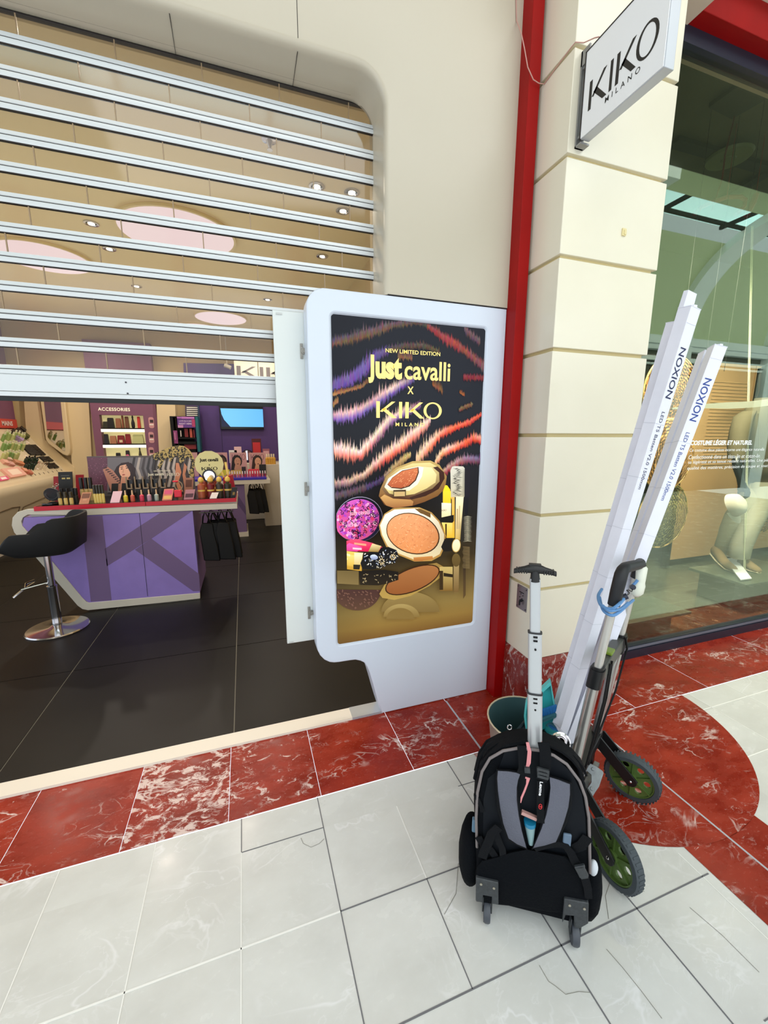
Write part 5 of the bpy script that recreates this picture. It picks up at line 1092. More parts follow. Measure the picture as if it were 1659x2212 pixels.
for i, (xa2, xb2, hair, skin_, dress, px_) in enumerate(((358, 430, (60, 40, 36), (200, 150, 124), (176, 120, 150), 400), (431, 494, (24, 18, 16), (84, 56, 44), (206, 200, 60), 479), (496, 535, (26, 18, 18), (190, 140, 112), (206, 170, 90), 512), (537, 575, (44, 26, 20), (206, 156, 126), (206, 160, 140), 556))):
    t = thing('framed_poster', ('pink poster partly hidden by the cat cut-out', 'pink poster with a dark skinned face beside the round sign', 'pink poster with a long haired face, middle of the rear kiosk', 'pink poster with a face and raised arm, right end of the rear kiosk')[i], 'poster', (Y(px_, 1000, 6.75).x, 6.75, .885))
    yb_ = 6.75; a0 = Y(xa2, 978, yb_); a1_ = Y(xb2, 1030, yb_); b = B(); b.box(a0.x, a1_.x, yb_, yb_+.01, .887, a0.z); obj('board', b, mat('pink_board', (196, 150, 150), .5), t, smooth=0)
    b = B(); c = Y(px_, 996, yb_-.002); b.color(hair); b.poly([(c.x+.075*math.cos(a), yb_-.002, c.z+.095*math.sin(a)) for a in [2*math.pi*k/14 for k in range(14)]])
    if i != 1: b.poly([(c.x-.075, yb_-.0021, c.z), (c.x-.02, yb_-.0021, c.z+.02), (c.x-.03, yb_-.0021, c.z-.13), (c.x-.10, yb_-.0021, c.z-.16)])
    b.color(skin_); b.poly([(c.x-.05, yb_-.0025, c.z-.13), (c.x+.06, yb_-.0025, c.z-.13), (c.x+.03, yb_-.0025, c.z-.02), (c.x-.02, yb_-.0025, c.z-.02)]); b.poly([(c.x+.008+.048*math.cos(a), yb_-.003, c.z-.01+.068*math.sin(a)) for a in [2*math.pi*k/14 for k in range(14)]])
    b.color(dress); b.poly([(c.x-.13, yb_-.0032, c.z-.26), (c.x+.13, yb_-.0032, c.z-.26), (c.x+.10, yb_-.0032, c.z-.13), (c.x-.10, yb_-.0032, c.z-.14)])
    b.color((70, 30, 30)); b.poly([(c.x-.005, yb_-.0035, c.z-.05), (c.x+.025, yb_-.0035, c.z-.048), (c.x+.02, yb_-.0035, c.z-.038), (c.x-.003, yb_-.0035, c.z-.04)])
    for ex in (-.014, .022): b.poly([(c.x+ex, yb_-.0035, c.z), (c.x+ex+.018, yb_-.0035, c.z), (c.x+ex+.009, yb_-.0035, c.z+.008)])
    obj('portrait', b, M_sat, t, smooth=0)
    g = B(); add_kiko(g, (a0.x+.03, yb_-.001, a0.z-.11), UX, UZ, (a1_.x-a0.x)*.8, .085, 0, .9); obj('lettering', g, mat('plum_letter', (110, 60, 84), .5), t, smooth=0)
ZK = .886
for i in range(16):
    x = -.25+i*.036; b = B(); b.color(rng_.choice([(190, 60, 90), (150, 50, 80), (206, 120, 130)])); b.lathe([(.012, 0), (.012, .05)], (x, 6.42, ZK), n=8); b.color((226, 216, 220)); b.lathe([(.009, .05), (.008, .09)], (x, 6.42, ZK), n=8)
    tag(obj('lip_gloss', b, M_paint), 'small pink lip gloss with white cap in the row on the rear kiosk', 'lip gloss', 'lip glosses on the rear kiosk')
for i, (px, c_, w_, h_, lab) in enumerate(((527, (40, 30, 32), .06, .14, 'black bottle carton on the rear kiosk before the posters'), (548, (206, 50, 66), .16, .10, 'red box on the rear kiosk before the posters'), (568, (24, 24, 26), .10, .17, 'tall black carton at the right end of the rear kiosk'))):
    x = Y(px, 1020, 6.6).x; b = B(); b.color(c_); b.box(x-w_/2, x+w_/2, 6.58, 6.66, ZK, ZK+h_); tag(obj('product_carton', b, M_sat, smooth=0), lab, 'carton')
# counter at the back right with bits and pieces
b = B(); b.box(-.05, 1.27, 7.6, 8.1, 0, 1.02); cdk = tag(obj('cash_desk', b, M_lam, bevel=.01), 'pale cash desk in front of the violet wall', 'desk')
b = B(); b.box(.44, 1.27, 7.5, 7.599, 0, .96); obj('desk_front', b, mat('desk_beige', (190, 180, 160), .5), cdk, smooth=0)
def onDesk(name, px, w_, h_, col, lab, cat, extra=None):
    x = Y(px, 960, 7.7).x; b = B(); b.color(col); b.box(x-w_/2, x+w_/2, 7.68, 7.74, 1.022, 1.022+h_)
    if extra: b.color(extra); b.box(x-w_*.4, x+w_*.4, 7.675, 7.68, 1.03, 1.02+h_*.85)
    return tag(obj(name, b, M_sat, smooth=0), lab, cat)
onDesk('card_reader', 502, .13, .22, (226, 226, 226), 'small white screen device on the cash desk', 'screen', (120, 120, 124)); onDesk('leaflet_holder', 513, .12, .28, (226, 190, 196), 'pink leaflet holder on the cash desk', 'holder')
x = Y(533, 960, 7.7).x; t = thing('desk_mirror', 'round black framed mirror standing on the cash desk', 'mirror', (x, 7.7, 1.022)); b = B(); b.cyl((x, 7.7, 1.15), (x, 7.715, 1.15), .10, n=24); b.box(x-.1, x+.1, 7.68, 7.75, 1.022, 1.04); obj('frame', b, M_blkg, t); b = B(); b.cyl((x, 7.698, 1.15), (x, 7.7, 1.15), .085, n=24); obj('glass', b, MATS['mirror'], t)
onDesk('red_display', 554, .16, .42, (80, 20, 30), 'tall dark red display with a bright picture on the cash desk', 'display', (190, 40, 50)); onDesk('wrapped_flowers', 574, .12, .24, (150, 90, 110), 'dusky pink bundle at the right end of the cash desk', 'bundle', (206, 160, 170))
for i in range(4):
    x = Y(578+i*5, 985, 6.9).x; b = B(); b.color((196, 150, 60)); b.lathe([(.03, 0), (.03, .10), (.012, .12)], (x, 7.1, ZK+.14), n=10); b.color((226, 216, 190)); b.lathe([(.013, .12), (.012, .17)], (x, 7.1, ZK+.14), n=10)
    tag(obj('pump_bottle', b, M_paint), 'amber pump bottle on the riser beside the flap edge', 'bottle', 'amber pump bottles near the flap')
b = B(); b.box(.28, .75, 6.98, 7.3, 0, ZK+.14); tag(obj('product_riser', b, M_lam, smooth=0), 'pale display riser behind the rear kiosk', 'riser')
# ================================================================ FASHION SHOP WINDOW AND THE MALL IT MIRRORS
M_glass = glass('window_glass', (0.90, 0.94, 0.87), 0.13, rough=0.0, ior=1.5, gcol=(.84, .95, .80))
M_sage = mat('sage_plaster', (206, 216, 178), 0.6)
M_sage2 = mat('sage_white', (240, 246, 246), 0.5)
win = tag(bpy.data.objects.new('window_1', None), None, None, None, 'structure'); COL.objects.link(win)
b = B(); b.box(1.9, 12, 1.872, 1.94, 0.0017, .06); b.box(1.9, 12, 1.882, 1.93, .06, .088); b.box(1.9, 12, 1.875, 1.95, 3.50, 3.575)
obj('window_frame', b, M_frame, win, smooth=0)
b = B(); b.box(1.9, 12, 1.878, 1.888, .066, .082); obj('glazing_bead', b, mat('bead_grey', (120, 130, 146), .4, metal=.4), win, smooth=0)
b = B(); b.box(1.9, 12, 1.902, 1.908, .08, 3.52); obj('window_pane', b, M_glass, win, smooth=0)
# lettering on the glass
g = B()
def line(s_, x0_, y0_, x1_, y1_, hpx, bold=.0, shear=0.0):
    a = Y(x0_, y0_, 1.90); c = Y(x1_, y1_, 1.90); t_ = Y(x0_, y0_-hpx, 1.90); add_text(g, s_, a, UX, UZ, c.x-a.x, t_.z-a.z, 0, bold, shear)
line('COSTUME LÉGER ET NATUREL', 1491, 962, 1624, 962, 13, .04, .15)
line('Ce costume deux pièces incarne une élégance naturelle', 1489, 978, 1650, 977, 9, .0, .1)
line('Confectionné dans un tissu lin et coton-lin', 1487, 992, 1640, 992, 9, .0, .1)
line('sa légèreté et sa tenue restent naturelles. Une pièce qui allie', 1486, 1004, 1690, 1004, 9, .0, .1)
line('qualité des matières, précision de coupe et souci du détail.', 1484, 1017, 1690, 1016, 9, .0, .1)
obj('glass_lettering', g, mat('decal_white', (236, 240, 240), .5, emit=(236, 240, 240), estr=.12), win, smooth=0)
# interior of the window
b = B(); b.box(1.96, 12, 1.91, 2.31, -.02, 0.0); b.color((.3*255, 60, 0)); b.used = True
o = struct('floor_window_front', b, marble('brown_marble', (70, 44, 34), (92, 62, 46), (190, 150, 120), scale=3, rough=.15, amount=.5), 'brown marble strip just behind the window glass', smooth=0)
b = B(); b.box(1.96, 12, 2.31, 4.5, -.02, .012); struct('floor_window', b, mat('grey_green_floor', (80, 84, 70), .25, noise=.15, nscale=1.5), 'grey green floor of the fashion window', smooth=0)
b = B(); b.box(1.96, 12, 4.4, 4.5, 0, 4.0); struct('wall_window_back', b, mat('dark_olive_wall', (66, 70, 58), .6, noise=.1), 'dark olive wall at the back of the fashion window', smooth=0)
b = B(); b.box(1.90, 1.95, 1.95, 4.5, 0, 4.0); struct('wall_window_side', b, mat('dark_olive_wall', (66, 70, 58), .6), 'dark side wall of the fashion window', smooth=0)
b = B(); b.box(1.96, 12, 1.95, 4.5, 3.9, 3.96); struct('ceiling_window', b, mat('olive_ceiling', (84, 86, 66), .7, noise=.12, nscale=8), 'olive grey ceiling of the fashion shop', smooth=0)
b = B(); b.box(4.52, 12, 3.2, 3.24, .1, 2.28); b.box(5.52, 5.545, 3.19, 3.2, .1, 2.28)
tag(obj('backdrop_board', b, mat('apricot_board', (206, 164, 116), .55, noise=.05, nscale=4), smooth=0), 'tall apricot coloured board behind the mannequin', 'board')
g = B()
for k in range(26): g.box(4.86, 5.44, 3.194, 3.1995, 1.18+.036*k, 1.183+.036*k)
tag(obj('louvre_line', g, mat('apricot_line', (232, 200, 150), .5), smooth=0), 'pale fine horizontal slats on the apricot board', 'slats')
b = B(); b.box(4.46, 4.515, 3.16, 3.22, .03, 2.3); tag(obj('dark_post', b, M_blk, smooth=0), 'dark upright post at the edge of the apricot board', 'post')
b = B(); gx_ = Y(1641, 800, 2.88).x; gz_ = Y(1641, 795, 2.88).z; b.box(4.80, 4.84, 2.66, 2.7, .012, 1.0); b.box(gx_, gx_+.05, 2.86, 2.9, .012, gz_); b.box(gx_, gx_+1.0, 2.86, 2.9, gz_-.04, gz_); tag(obj('garment_rail', b, M_blk, smooth=0), 'black square tube garment frame behind the mannequin', 'rail')
# rattan discs
M_rat = None
def rattan():
    m = bpy.data.materials.new('rattan'); m.use_nodes = True; nt = m.node_tree; N = nt.nodes; L = nt.links; bs = N['Principled BSDF']; bs.inputs['Roughness'].default_value = .6
    a = N.new('ShaderNodeAttribute'); a.attribute_name = 'Col'; L.new(a.outputs['Color'], bs.inputs['Base Color']); return m
M_rat = rattan()
def disc(c, r, cols, lab, seed):
    rr = random.Random(seed); b = B(); nr, ns = 22, 64; c = Vector(c)
    for i in range(nr):
        r0_, r1_ = r*(.02+.98*i/nr), r*(.02+.98*(i+1)/nr)
        for j in range(ns):
            a0_, a1_ = 2*math.pi*j/ns, 2*math.pi*(j+1)/ns
            up = ((i+j//2) % 2)*.006+(.004 if j % 8 == 0 else 0)
            q = [(c.x+math.cos(a_)*r_, c.y-up-.03*(1-(r_/r)**2), c.z+math.sin(a_)*r_) for a_, r_ in ((a0_, r0_), (a1_, r0_), (a1_, r1_), (a0_, r1_))]
            cc_ = cols[0] if rr.random() < .5 else cols[1]; k_ = rr.uniform(.72, 1.12); cc_ = tuple(min(255, v*k_) for v in cc_)
            b.color(cc_); b.poly(q)
    t = thing('rattan_disc', lab, 'wall decoration', c)
    obj('woven_face', b, M_rat, t, smooth=0)
    h_ = B(); h_.cyl((c.x, c.y, c.z), (c.x, 2.66, c.z), .008, n=8); h_.beam((c.x, 2.665, c.z), (3.32 if c.x < 4 else 4.82, 2.665, c.z), .012, .012); obj('hook', h_, M_blk, t)
    g_ = B(); g_.tube([(c.x+math.cos(2*math.pi*k/40)*r, c.y, c.z+math.sin(2*math.pi*k/40)*r) for k in range(40)], .007, 6, closed=True); obj('rim', g_, mat('rattan_rim', (206, 170, 104), .5), t)
disc((3.45, 2.60, 1.859), .31, ((186, 130, 66), (122, 80, 38)), 'topmost woven rattan disc hanging in the window', 1)
disc((3.46, 2.56, 1.34), .305, ((200, 146, 84), (146, 100, 54)), 'middle woven rattan disc hanging in the window', 2)
disc((3.55, 2.60, .80), .300, ((150, 138, 84), (110, 98, 56)), 'lowest, greenish rattan disc hanging in the window', 3)
disc((5.02, 2.62, .86), .33, ((150, 116, 70), (110, 84, 50)), 'rattan disc behind the mannequin legs, cut by the picture edge', 4)
b = B(); b.box(3.06, 3.75, 2.66, 2.70, 2.13, 2.17); b.box(3.3, 3.34, 2.66, 2.70, .03, 2.13); tag(obj('disc_stand', b, M_blk, smooth=0), 'black frame carrying the hanging rattan discs', 'stand')
# plinths
b = B(); b.box(3.92, 4.85, 2.08, 2.56, .255, .28); b.box(4.02, 4.85, 2.22, 2.52, .012, .255); tag(obj('plinth', b, mat('plinth_green', (74, 84, 72), .3), bevel=.003), 'dark low plinth under the mannequin shoes', 'plinth')
b = B(); b.box(2.2, 3.20, 2.02, 2.36, .15, .17); b.box(2.3, 3.08, 2.08, 2.34, 0.0, .15); tag(obj('low_table', b, mat('plinth_green', (74, 84, 72), .3), bevel=.003), 'low dark display table behind the folded trolley', 'table')
# label card on the plinth
b = B(); p4 = [Z(*q, .30) for q in ((1563, 1213), (1588, 1211), (1624, 1249), (1600, 1252))]; p4[0].z += .03; p4[1].z += .03; b.prism(p4, (0, 0, -.008)); tag(obj('info_card', b, mat('card_white', (240, 240, 246), .4, emit=(240, 240, 246), estr=.1), smooth=0), 'white information card lying tilted by the shoes', 'card')
# mannequin
mq = thing('mannequin', 'walking mannequin in beige shirt and pale trousers holding a cap', 'mannequin', (4.35, 2.45, .28))
def ering(c, rx_, ry_, n=20, tw=0.0): return [(c[0]+rx_*math.cos(2*math.pi*k/n), c[1]+ry_*math.sin(2*math.pi*k/n), c[2]+tw*math.cos(2*math.pi*k/n)) for k in range(n)]
rg = random.Random(4)
def wrink(ring, a): return [(x+rg.uniform(-a, a), y+rg.uniform(-a, a), z) for x, y, z in ring]
def limb(rows, a=.004, n=20): return [wrink(ering(Y(px, py, y_), rx_, ry_, n), a) for px, py, y_, rx_, ry_ in rows]
M_tr = mat('linen_pale', (176, 170, 148), .85, bump=.4, nscale=14)
b = B(); b.loft(limb([(1648, 1030, 2.46, .15, .11), (1644, 1050, 2.46, .15, .11), (1618, 1082, 2.48, .10, .10), (1595, 1112, 2.50, .095, .10), (1580, 1142, 2.53, .088, .09), (1570, 1170, 2.56, .082, .085), (1563, 1194, 2.59, .084, .085), (1563, 1199, 2.59, .06, .06)])); obj('trouser_leg', b, M_tr, mq, smooth=80)
b = B(); b.loft(limb([(1654, 1040, 2.42, .14, .11), (1644, 1075, 2.42, .11, .10), (1629, 1110, 2.41, .098, .10), (1614, 1145, 2.41, .09, .09), (1602, 1178, 2.41, .082, .085), (1595, 1202, 2.41, .083, .085), (1595, 1206, 2.41, .06, .06)])); obj('trouser_leg', b, M_tr, mq, smooth=80)
M_sh = mat('linen_beige', (96, 88, 66), .85, bump=.4, nscale=14)
b = B(); b.loft(limb([(1652, 1042, 2.45, .185, .13), (1650, 1010, 2.45, .18, .13), (1646, 970, 2.46, .175, .125), (1641, 930, 2.47, .185, .125), (1639, 900, 2.48, .18, .11), (1641, 882, 2.48, .13, .09), (1647, 868, 2.48, .07, .065), (1650, 860, 2.48, .068, .062)])); obj('shirt', b, M_sh, mq, smooth=80)
b = B(); b.loft(limb([(1618, 888, 2.46, .05, .05), (1606, 900, 2.45, .075, .07), (1598, 930, 2.43, .078, .07), (1592, 965, 2.40, .072, .068), (1591, 992, 2.38, .066, .064)], .003, 14)); obj('sleeve', b, M_sh, mq, smooth=80)
p_ = Y(1638, 893, 2.352); b = B(); b.cyl(p_, Y(1641, 1000, 2.322), .004, n=6); obj('button_placket', b, mat('placket_dark', (96, 90, 66), .8), mq)
hc = Y(1604, 1050, 2.31)
b = B(); b.loft([ering(c, r_, r_*.9, 14) for c, r_ in ((Y(1591, 985, 2.37), .040), (Y(1593, 1010, 2.345), .038), (Y(1599, 1035, 2.32), .028), (hc, .036), (hc-UZ*.035, .035), (hc-UZ*.05, .02))])
for k in range(4): b.tube([hc+Vector((-.028+.016*k, -.028, -.02)), hc+Vector((-.030+.016*k, -.048, -.05)), hc+Vector((-.028+.016*k, -.045, -.085)), hc+Vector((-.025+.015*k, -.028, -.105+.004*(k % 2)))], [.0095, .009, .008, .006], 8)
b.tube([hc+Vector((.028, .0, .0)), hc+Vector((.042, -.025, -.03)), hc+Vector((.034, -.04, -.065))], [.011, .010, .008], 8)
hd = Y(1650, 858, 2.48); b.loft([ering((hd.x, hd.y+dy, hd.z+dz), r_, r_, 14) for dy, dz, r_ in ((0, -.02, .058), (-.01, .05, .052), (-.025, .09, .07), (-.03, .18, .082), (-.02, .26, .068), (-.02, .29, .03))])
obj('body', b, mat('mannequin_black', (22, 30, 36), .4), mq, smooth=80)
A1_, T1_ = Y(1534, 1203, 2.66), Z(1589, 1237, .285); A2_, T2_ = Y(1590, 1212, 2.46), Z(1640, 1238, .285)
for (hx, hy, tx, ty, zz_) in ((A1_.x, 2.64, T1_.x, T1_.y, .30), (A2_.x+.02, 2.44, T2_.x, T2_.y, .285)):
    dv = Vector((tx-hx, ty-hy, 0)); L_ = dv.length; dv.normalize(); sd = Vector((-dv.y, dv.x, 0)); b = B(); lift = .07 if zz_ > .29 else 0
    def fring(t_, w_, h0_, h1_):
        c_ = Vector((hx, hy, .283))+dv*(L_*t_); lf = lift*max(0, 1-t_*1.8)
        return [tuple(c_+sd*(w_*math.cos(2*math.pi*k/14))+UZ*(lf+h0_+(h1_-h0_)*(.5+.5*math.sin(2*math.pi*k/14)))) for k in range(14)]
    b.loft([fring(0, .02, .0, .06), fring(.04, .035, 0, .09), fring(.3, .040, 0, .095), fring(.5, .045, 0, .075), fring(.8, .048, 0, .05), fring(.96, .03, 0, .038), fring(1, .01, .0, .02)])
    sh_o = obj('shoe', b, mat('suede_tan', (134, 112, 78), .9), mq, smooth=80); b = B()
    b.loft([fring(-.01, .022, -.002, .014), fring(.04, .038, -.003, .014), fring(.3, .043, -.003, .014), fring(.8, .051, -.003, .014), fring(1.0, .02, -.003, .014)]); obj('sole', b, mat('sole_cream', (214, 200, 170), .7), sh_o, smooth=60)
cpc = Y(1590, 1090, 2.27)
cp = thing('baseball_cap', 'off white cap held upside down in the mannequin hand', 'cap', cpc)
b = B(); Mx = Euler((R(62), R(-28), R(20))).to_matrix()
rings = []
for z_, r_ in ((.06, .02), (.055, .05), (.035, .078), (.0, .09), (-.03, .094), (-.028, .088), (.0, .082), (.03, .07), (.045, .04), (.05, .01)):
    rings.append([cpc+Mx@Vector((r_*math.cos(2*math.pi*k/24), r_*1.1*math.sin(2*math.pi*k/24), z_)) for k in range(24)])
b.loft(rings); obj('crown', b, mat('cap_white', (222, 212, 196), .8), cp, smooth=70)
b = B(); top_ = []
for k in range(13):
    a_ = R(-175+170*k/12); top_.append(cpc+Mx@Vector((.092*math.cos(a_), .1*math.sin(a_), -.03)))
outr = [cpc+Mx@Vector((.10*math.cos(R(-175+170*k/12)), (.1*math.sin(R(-175+170*k/12)))-.075*math.sin(R(180*k/12)), -.045-.01*math.sin(R(180*k/12)))) for k in range(13)]
b.prism(top_+outr[::-1], Mx@Vector((0, 0, -.004))); obj('peak', b, MATS['cap_white'], cp, smooth=60)
# pale cord, reflection band, hanging ceiling fittings
b = B(); b.tube([(4.30, 2.29, .01), (4.3, 2.70, 3.3)], .004, 6); b.tube([(4.318, 2.29, .01), (4.318, 2.70, 3.3)], .003, 6); tag(obj('tension_cord', b, mat('cord_pale', (226, 226, 190), .4)), 'pale double cord running up through the fashion window', 'cord')
b = B(); rr2 = []  # solid band shaped as the curved arch reflection in the glass
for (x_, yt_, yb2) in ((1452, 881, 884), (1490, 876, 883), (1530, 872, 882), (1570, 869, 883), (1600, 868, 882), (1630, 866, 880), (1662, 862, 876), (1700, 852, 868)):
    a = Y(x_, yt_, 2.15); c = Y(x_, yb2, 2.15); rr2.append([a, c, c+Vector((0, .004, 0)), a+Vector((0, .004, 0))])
b.loft(rr2); tag(obj('arch_reflection_band', b, mat('reflection_white', (240, 232, 214), .4)), 'white band built as the arch reflection across the fashion window', 'ribbon')  # stands in for the arch reflection, no real ribbon
b = B(); b.prism([Z(*q, 3.88) for q in ((1532, 222), (1610, 166), (1690, 185), (1582, 248))], (0, 0, -.03)); tag(obj('ceiling_plate', b, mat('plate_dark', (40, 48, 40), .5), smooth=0), 'dark rectangular plate under the fashion shop ceiling', 'plate')
b = B(); b.beam(Z(1455, 306, 3.87), Z(1700, 378, 3.87), .10, .03); b.beam(Z(1659, 372, 3.86), Z(1545, 440, 3.86), .10, .03); tag(obj('ceiling_track', b, mat('track_dark', (36, 44, 38), .5), smooth=0), 'dark track rails across the fashion shop ceiling', 'track')
c = Z(1575, 335, 3.86); b = B(); b.lathe([(.16, -.02), (.17, -.0), (.16, .0)], c+Vector((0, 0, -.01)), n=28); b.lathe([(.05, -.04), (.06, -.02)], c, n=14); tag(obj('round_speaker', b, mat('speaker_green', (110, 120, 84), .4)), 'round pale fitting hanging by the ceiling track', 'speaker')
pa = Y(1588, 245, 2.5); pc = Y(1566, 335, 2.5); pd = Y(1560, 385, 2.5); pe = Y(1538, 455, 2.5); b = B(); b.tube([pa+Vector((0, 0, .3)), pa, pc, pd, pe], .006, 6); tag(obj('red_cable', b, mat('cable_red', (90, 30, 26), .5)), 'dark red cable hanging from the ceiling plate', 'cable')
b = B(); b.tube([Y(x_, y_, 2.6) for x_, y_ in ((1500, 462), (1515, 447), (1540, 436), (1570, 426), (1600, 425), (1610, 432), (1608, 446), (1596, 458), (1588, 464))], .016, 8); b.tube([Y(x_, y_, 2.6) for x_, y_ in ((1633, 420), (1627, 438), (1618, 455), (1612, 466))], .022, 8); b.cyl(Y(1570, 426, 2.6), (Y(1570, 426, 2.6).x, 2.6, 3.9), .003, n=6); b.cyl(Y(1633, 422, 2.6), (Y(1633, 422, 2.6).x, 2.6, 3.9), .003, n=6); tag(obj('red_hose', b, mat('hose_red', (120, 50, 40), .6)), 'loop of dull red hose near the window top', 'hose')
g = B()
for (x_, y_, zt2) in ((1538, 230, 2.45), (1598, 250, 2.5), (1654, 200, 2.5)):
    p = Z(x_, y_, 3.86); g.tube([p, (p.x, p.y, 2.0)], .0022, 4)
tag(obj('suspension_wire', g, M_blk), 'thin wires hanging from the dark ceiling plate', 'wire')

# ---- the other side of the mall, seen in the glass
def my(ym): return 3.77-ym
cy_, cz_, RV = my(5.84), 3.9, 2.06
def vault(a): return (cy_-RV*math.cos(R(a)), cz_+RV*math.sin(R(a)))
b = B()
def vstrip(a0, a1, xa_, xb_, n_=8, r_off=0.0):
    k = []
    for i in range(n_+1):
        a = a0+(a1-a0)*i/n_; y_, z_ = cy_-(RV-r_off)*math.cos(R(a)), cz_+(RV-r_off)*math.sin(R(a)); k.append(b.add([(xa_, y_, z_), (xb_, y_, z_)]))
    for i in range(n_): b.face((k[i], k[i+1], k[i+1]+1, k[i]+1))
vstrip(0, 59, -8, 30, 14); vstrip(79, 92, -8, 30, 4)
struct('ceiling_vault', b, M_sage, 'pale green vault on the far side of the mall', smooth=70)
b = B()
for x_ in (3.2, 6.75, 10.3, 13.85, 17.4, 21):
    ks2 = []
    for i in range(23):
        a = 92*i/22; y0_, z0_ = cy_-RV*math.cos(R(a)), cz_+RV*math.sin(R(a)); y1_, z1_ = cy_-(RV-.16)*math.cos(R(a)), cz_+(RV-.16)*math.sin(R(a))
        ks2.append([(x_, y0_, z0_), (x_, y1_, z1_), (x_+.55, y1_, z1_), (x_+.55, y0_, z0_)])
    b.loft(ks2); b.box(x_, x_+.55, -4.13, -3.95, 0, 3.95)
struct('wall_rib', b, M_sage2, 'white ribs of the far vault', smooth=50)
b = B(); b.box(-8, 30, -4.13, -3.98, 3.60, 3.92); b.box(-8, 30, -4.10, -3.93, 3.72, 3.80); b.box(-8, 30, -4.13, -4.02, 3.35, 3.45); b.box(-8, 30, -4.13, -4.05, 3.25, 3.30); struct('trim_8', b, M_sage2, 'stepped cornice on the far side of the mall', smooth=0)
b = B(); b.box(-8, 30, -4.3, -4.13, 0, 4.0); b.color((66, 62, 50)); b.used = False; struct('wall_far', b, mat('far_wall', (66, 62, 50), .7), 'wall on the far side of the mall', smooth=0)
b = B(); [b.box(p_.x-.14, p_.x+.14, 4.1-8.02, 4.1-7.9, 0, 5.2) for p_ in (Y(60, 600, 8), Y(395, 600, 8), Y(640, 600, 8))]; struct('trim_10', b, M_redp, 'red posts of the shopfronts across the mall', smooth=0)
b = B(); b.box(-8, 30, my(6.25), 1.88, 5.96, 6.05); struct('ceiling_mall', b, mat('mall_ceiling', (64, 62, 50), .8), 'plain ceiling over the mall walkway', smooth=0)
b = B()
for x_ in [k*1.9-7 for k in range(19)]: b.box(x_, x_+.06, my(6.95), my(6.2), 5.93, 6.0)
vs0, vs1 = vault(69), vault(70.5)
b.box(-8, 30, vs0[0]-.03, vs0[0]+.03, vs0[1]-.03, vs0[1]+.03); struct('trim_9', b, M_blk, 'dark skylight glazing bars', smooth=0)
b = B(); b.box(-8, 30, my(7.1), my(6.1), 6.10, 6.12); tag(obj('skylight_glazing', b, mat('sky_glow', (200, 232, 240), .3, emit=(196, 232, 240), estr=2.6), smooth=0), kind='structure')
# ================================================================ BACKPACK ON WHEELS
BP = Vector((.76, .81, 0)); BD = Vector((.845, -.533, 0)).normalized(); BN = Vector((-.533, -.845, 0)).normalized()
def W(s_, off, z): return BP+BD*s_+BN*off+Vector((0, 0, z))
def bx(px, py, off=0.0): return onplane(px, py, BP+BN*off, BN)
def c5(x, y): return (1000+x/5.53, 1600+y/5.53)
def c4_(x, y): return (980+x/3.7705, 1560+y/3.7705)
M_fab = mat('black_fabric', (7, 10, 15), .9, bump=.5, nscale=160, spec=.12)
M_fab2 = mat('black_fabric_smooth', (11, 16, 23), .7, bump=.2, nscale=60, spec=.2)
M_web = mat('black_webbing', (13, 15, 19), .8, bump=.3, nscale=200, spec=.15)
M_gry = mat('grey_fabric', (98, 100, 112), .85, bump=.5, nscale=220, spec=.2)
M_pip = mat('grey_piping', (120, 112, 112), .5)
M_plas = mat('scuffed_plastic', (56, 60, 64), .5, noise=.4, nscale=90, bump=.2)
bp = thing('wheeled_backpack', 'black trolley backpack with grey shoulder straps and a raised handle', 'backpack', (.76, .81, 0))
front = [(-.156, .052), (-.170, .126), (-.167, .172), (-.171, .251), (-.178, .357), (-.178, .446), (-.168, .521), (-.148, .570), (-.112, .603), (-.071, .620), (-.014, .624), (.024, .616), (.060, .595), (.097, .548), (.116, .501), (.131, .434), (.140, .35), (.150, .25), (.158, .147), (.156, .052)]
def bring(off, ks, kz, dz=0.0, cs=-.012, zc=.30): return [W(cs+(s_-cs)*ks, off, zc+(z-zc)*kz+dz) for s_, z in front]
b = B(); b.loft([bring(.004, .93, .95, zc=.30), bring(.0, 1, 1, zc=.05), bring(-.02, 1.03, .995, zc=.05), bring(-.07, 1.05, .965, zc=.05), bring(-.13, 1.04, .89, zc=.05), bring(-.18, .98, .78, zc=.05), bring(-.205, .85, .66, zc=.06), bring(-.21, .6, .5, zc=.08)])
obj('body', b, M_fab, bp, smooth=70)
b = B(); b.tube([W(s_, .006, z) for s_, z in front[3:18]], .0042, 8); obj('piping', b, M_pip, bp)
b = B(); b.tube([W(-.012+(s_+.012)*1.05, -.05, .05+(z-.05)*.985) for s_, z in front[5:16]], .006, 8); b.tube([W(-.012+(s_+.012)*1.04, -.11, .05+(z-.05)*.925) for s_, z in front[5:16]], .005, 8); obj('zip', b, M_web, bp)
b = B()
# side gusset with the greyish panel on the wearer's side
gs = [(1000+x/5.53, 1600+y/5.53) for x, y in ((475, 118), (370, 175), (285, 270), (235, 400), (205, 560), (190, 720), (200, 1000), (235, 1090))]
b.strap([bx(x, y, -.012)+BN*.0 for x, y in gs], BN*.9+BD*.7, .03, .004); obj('side_panel', b, mat('taupe_fabric', (94, 86, 92), .6), bp, smooth=60)
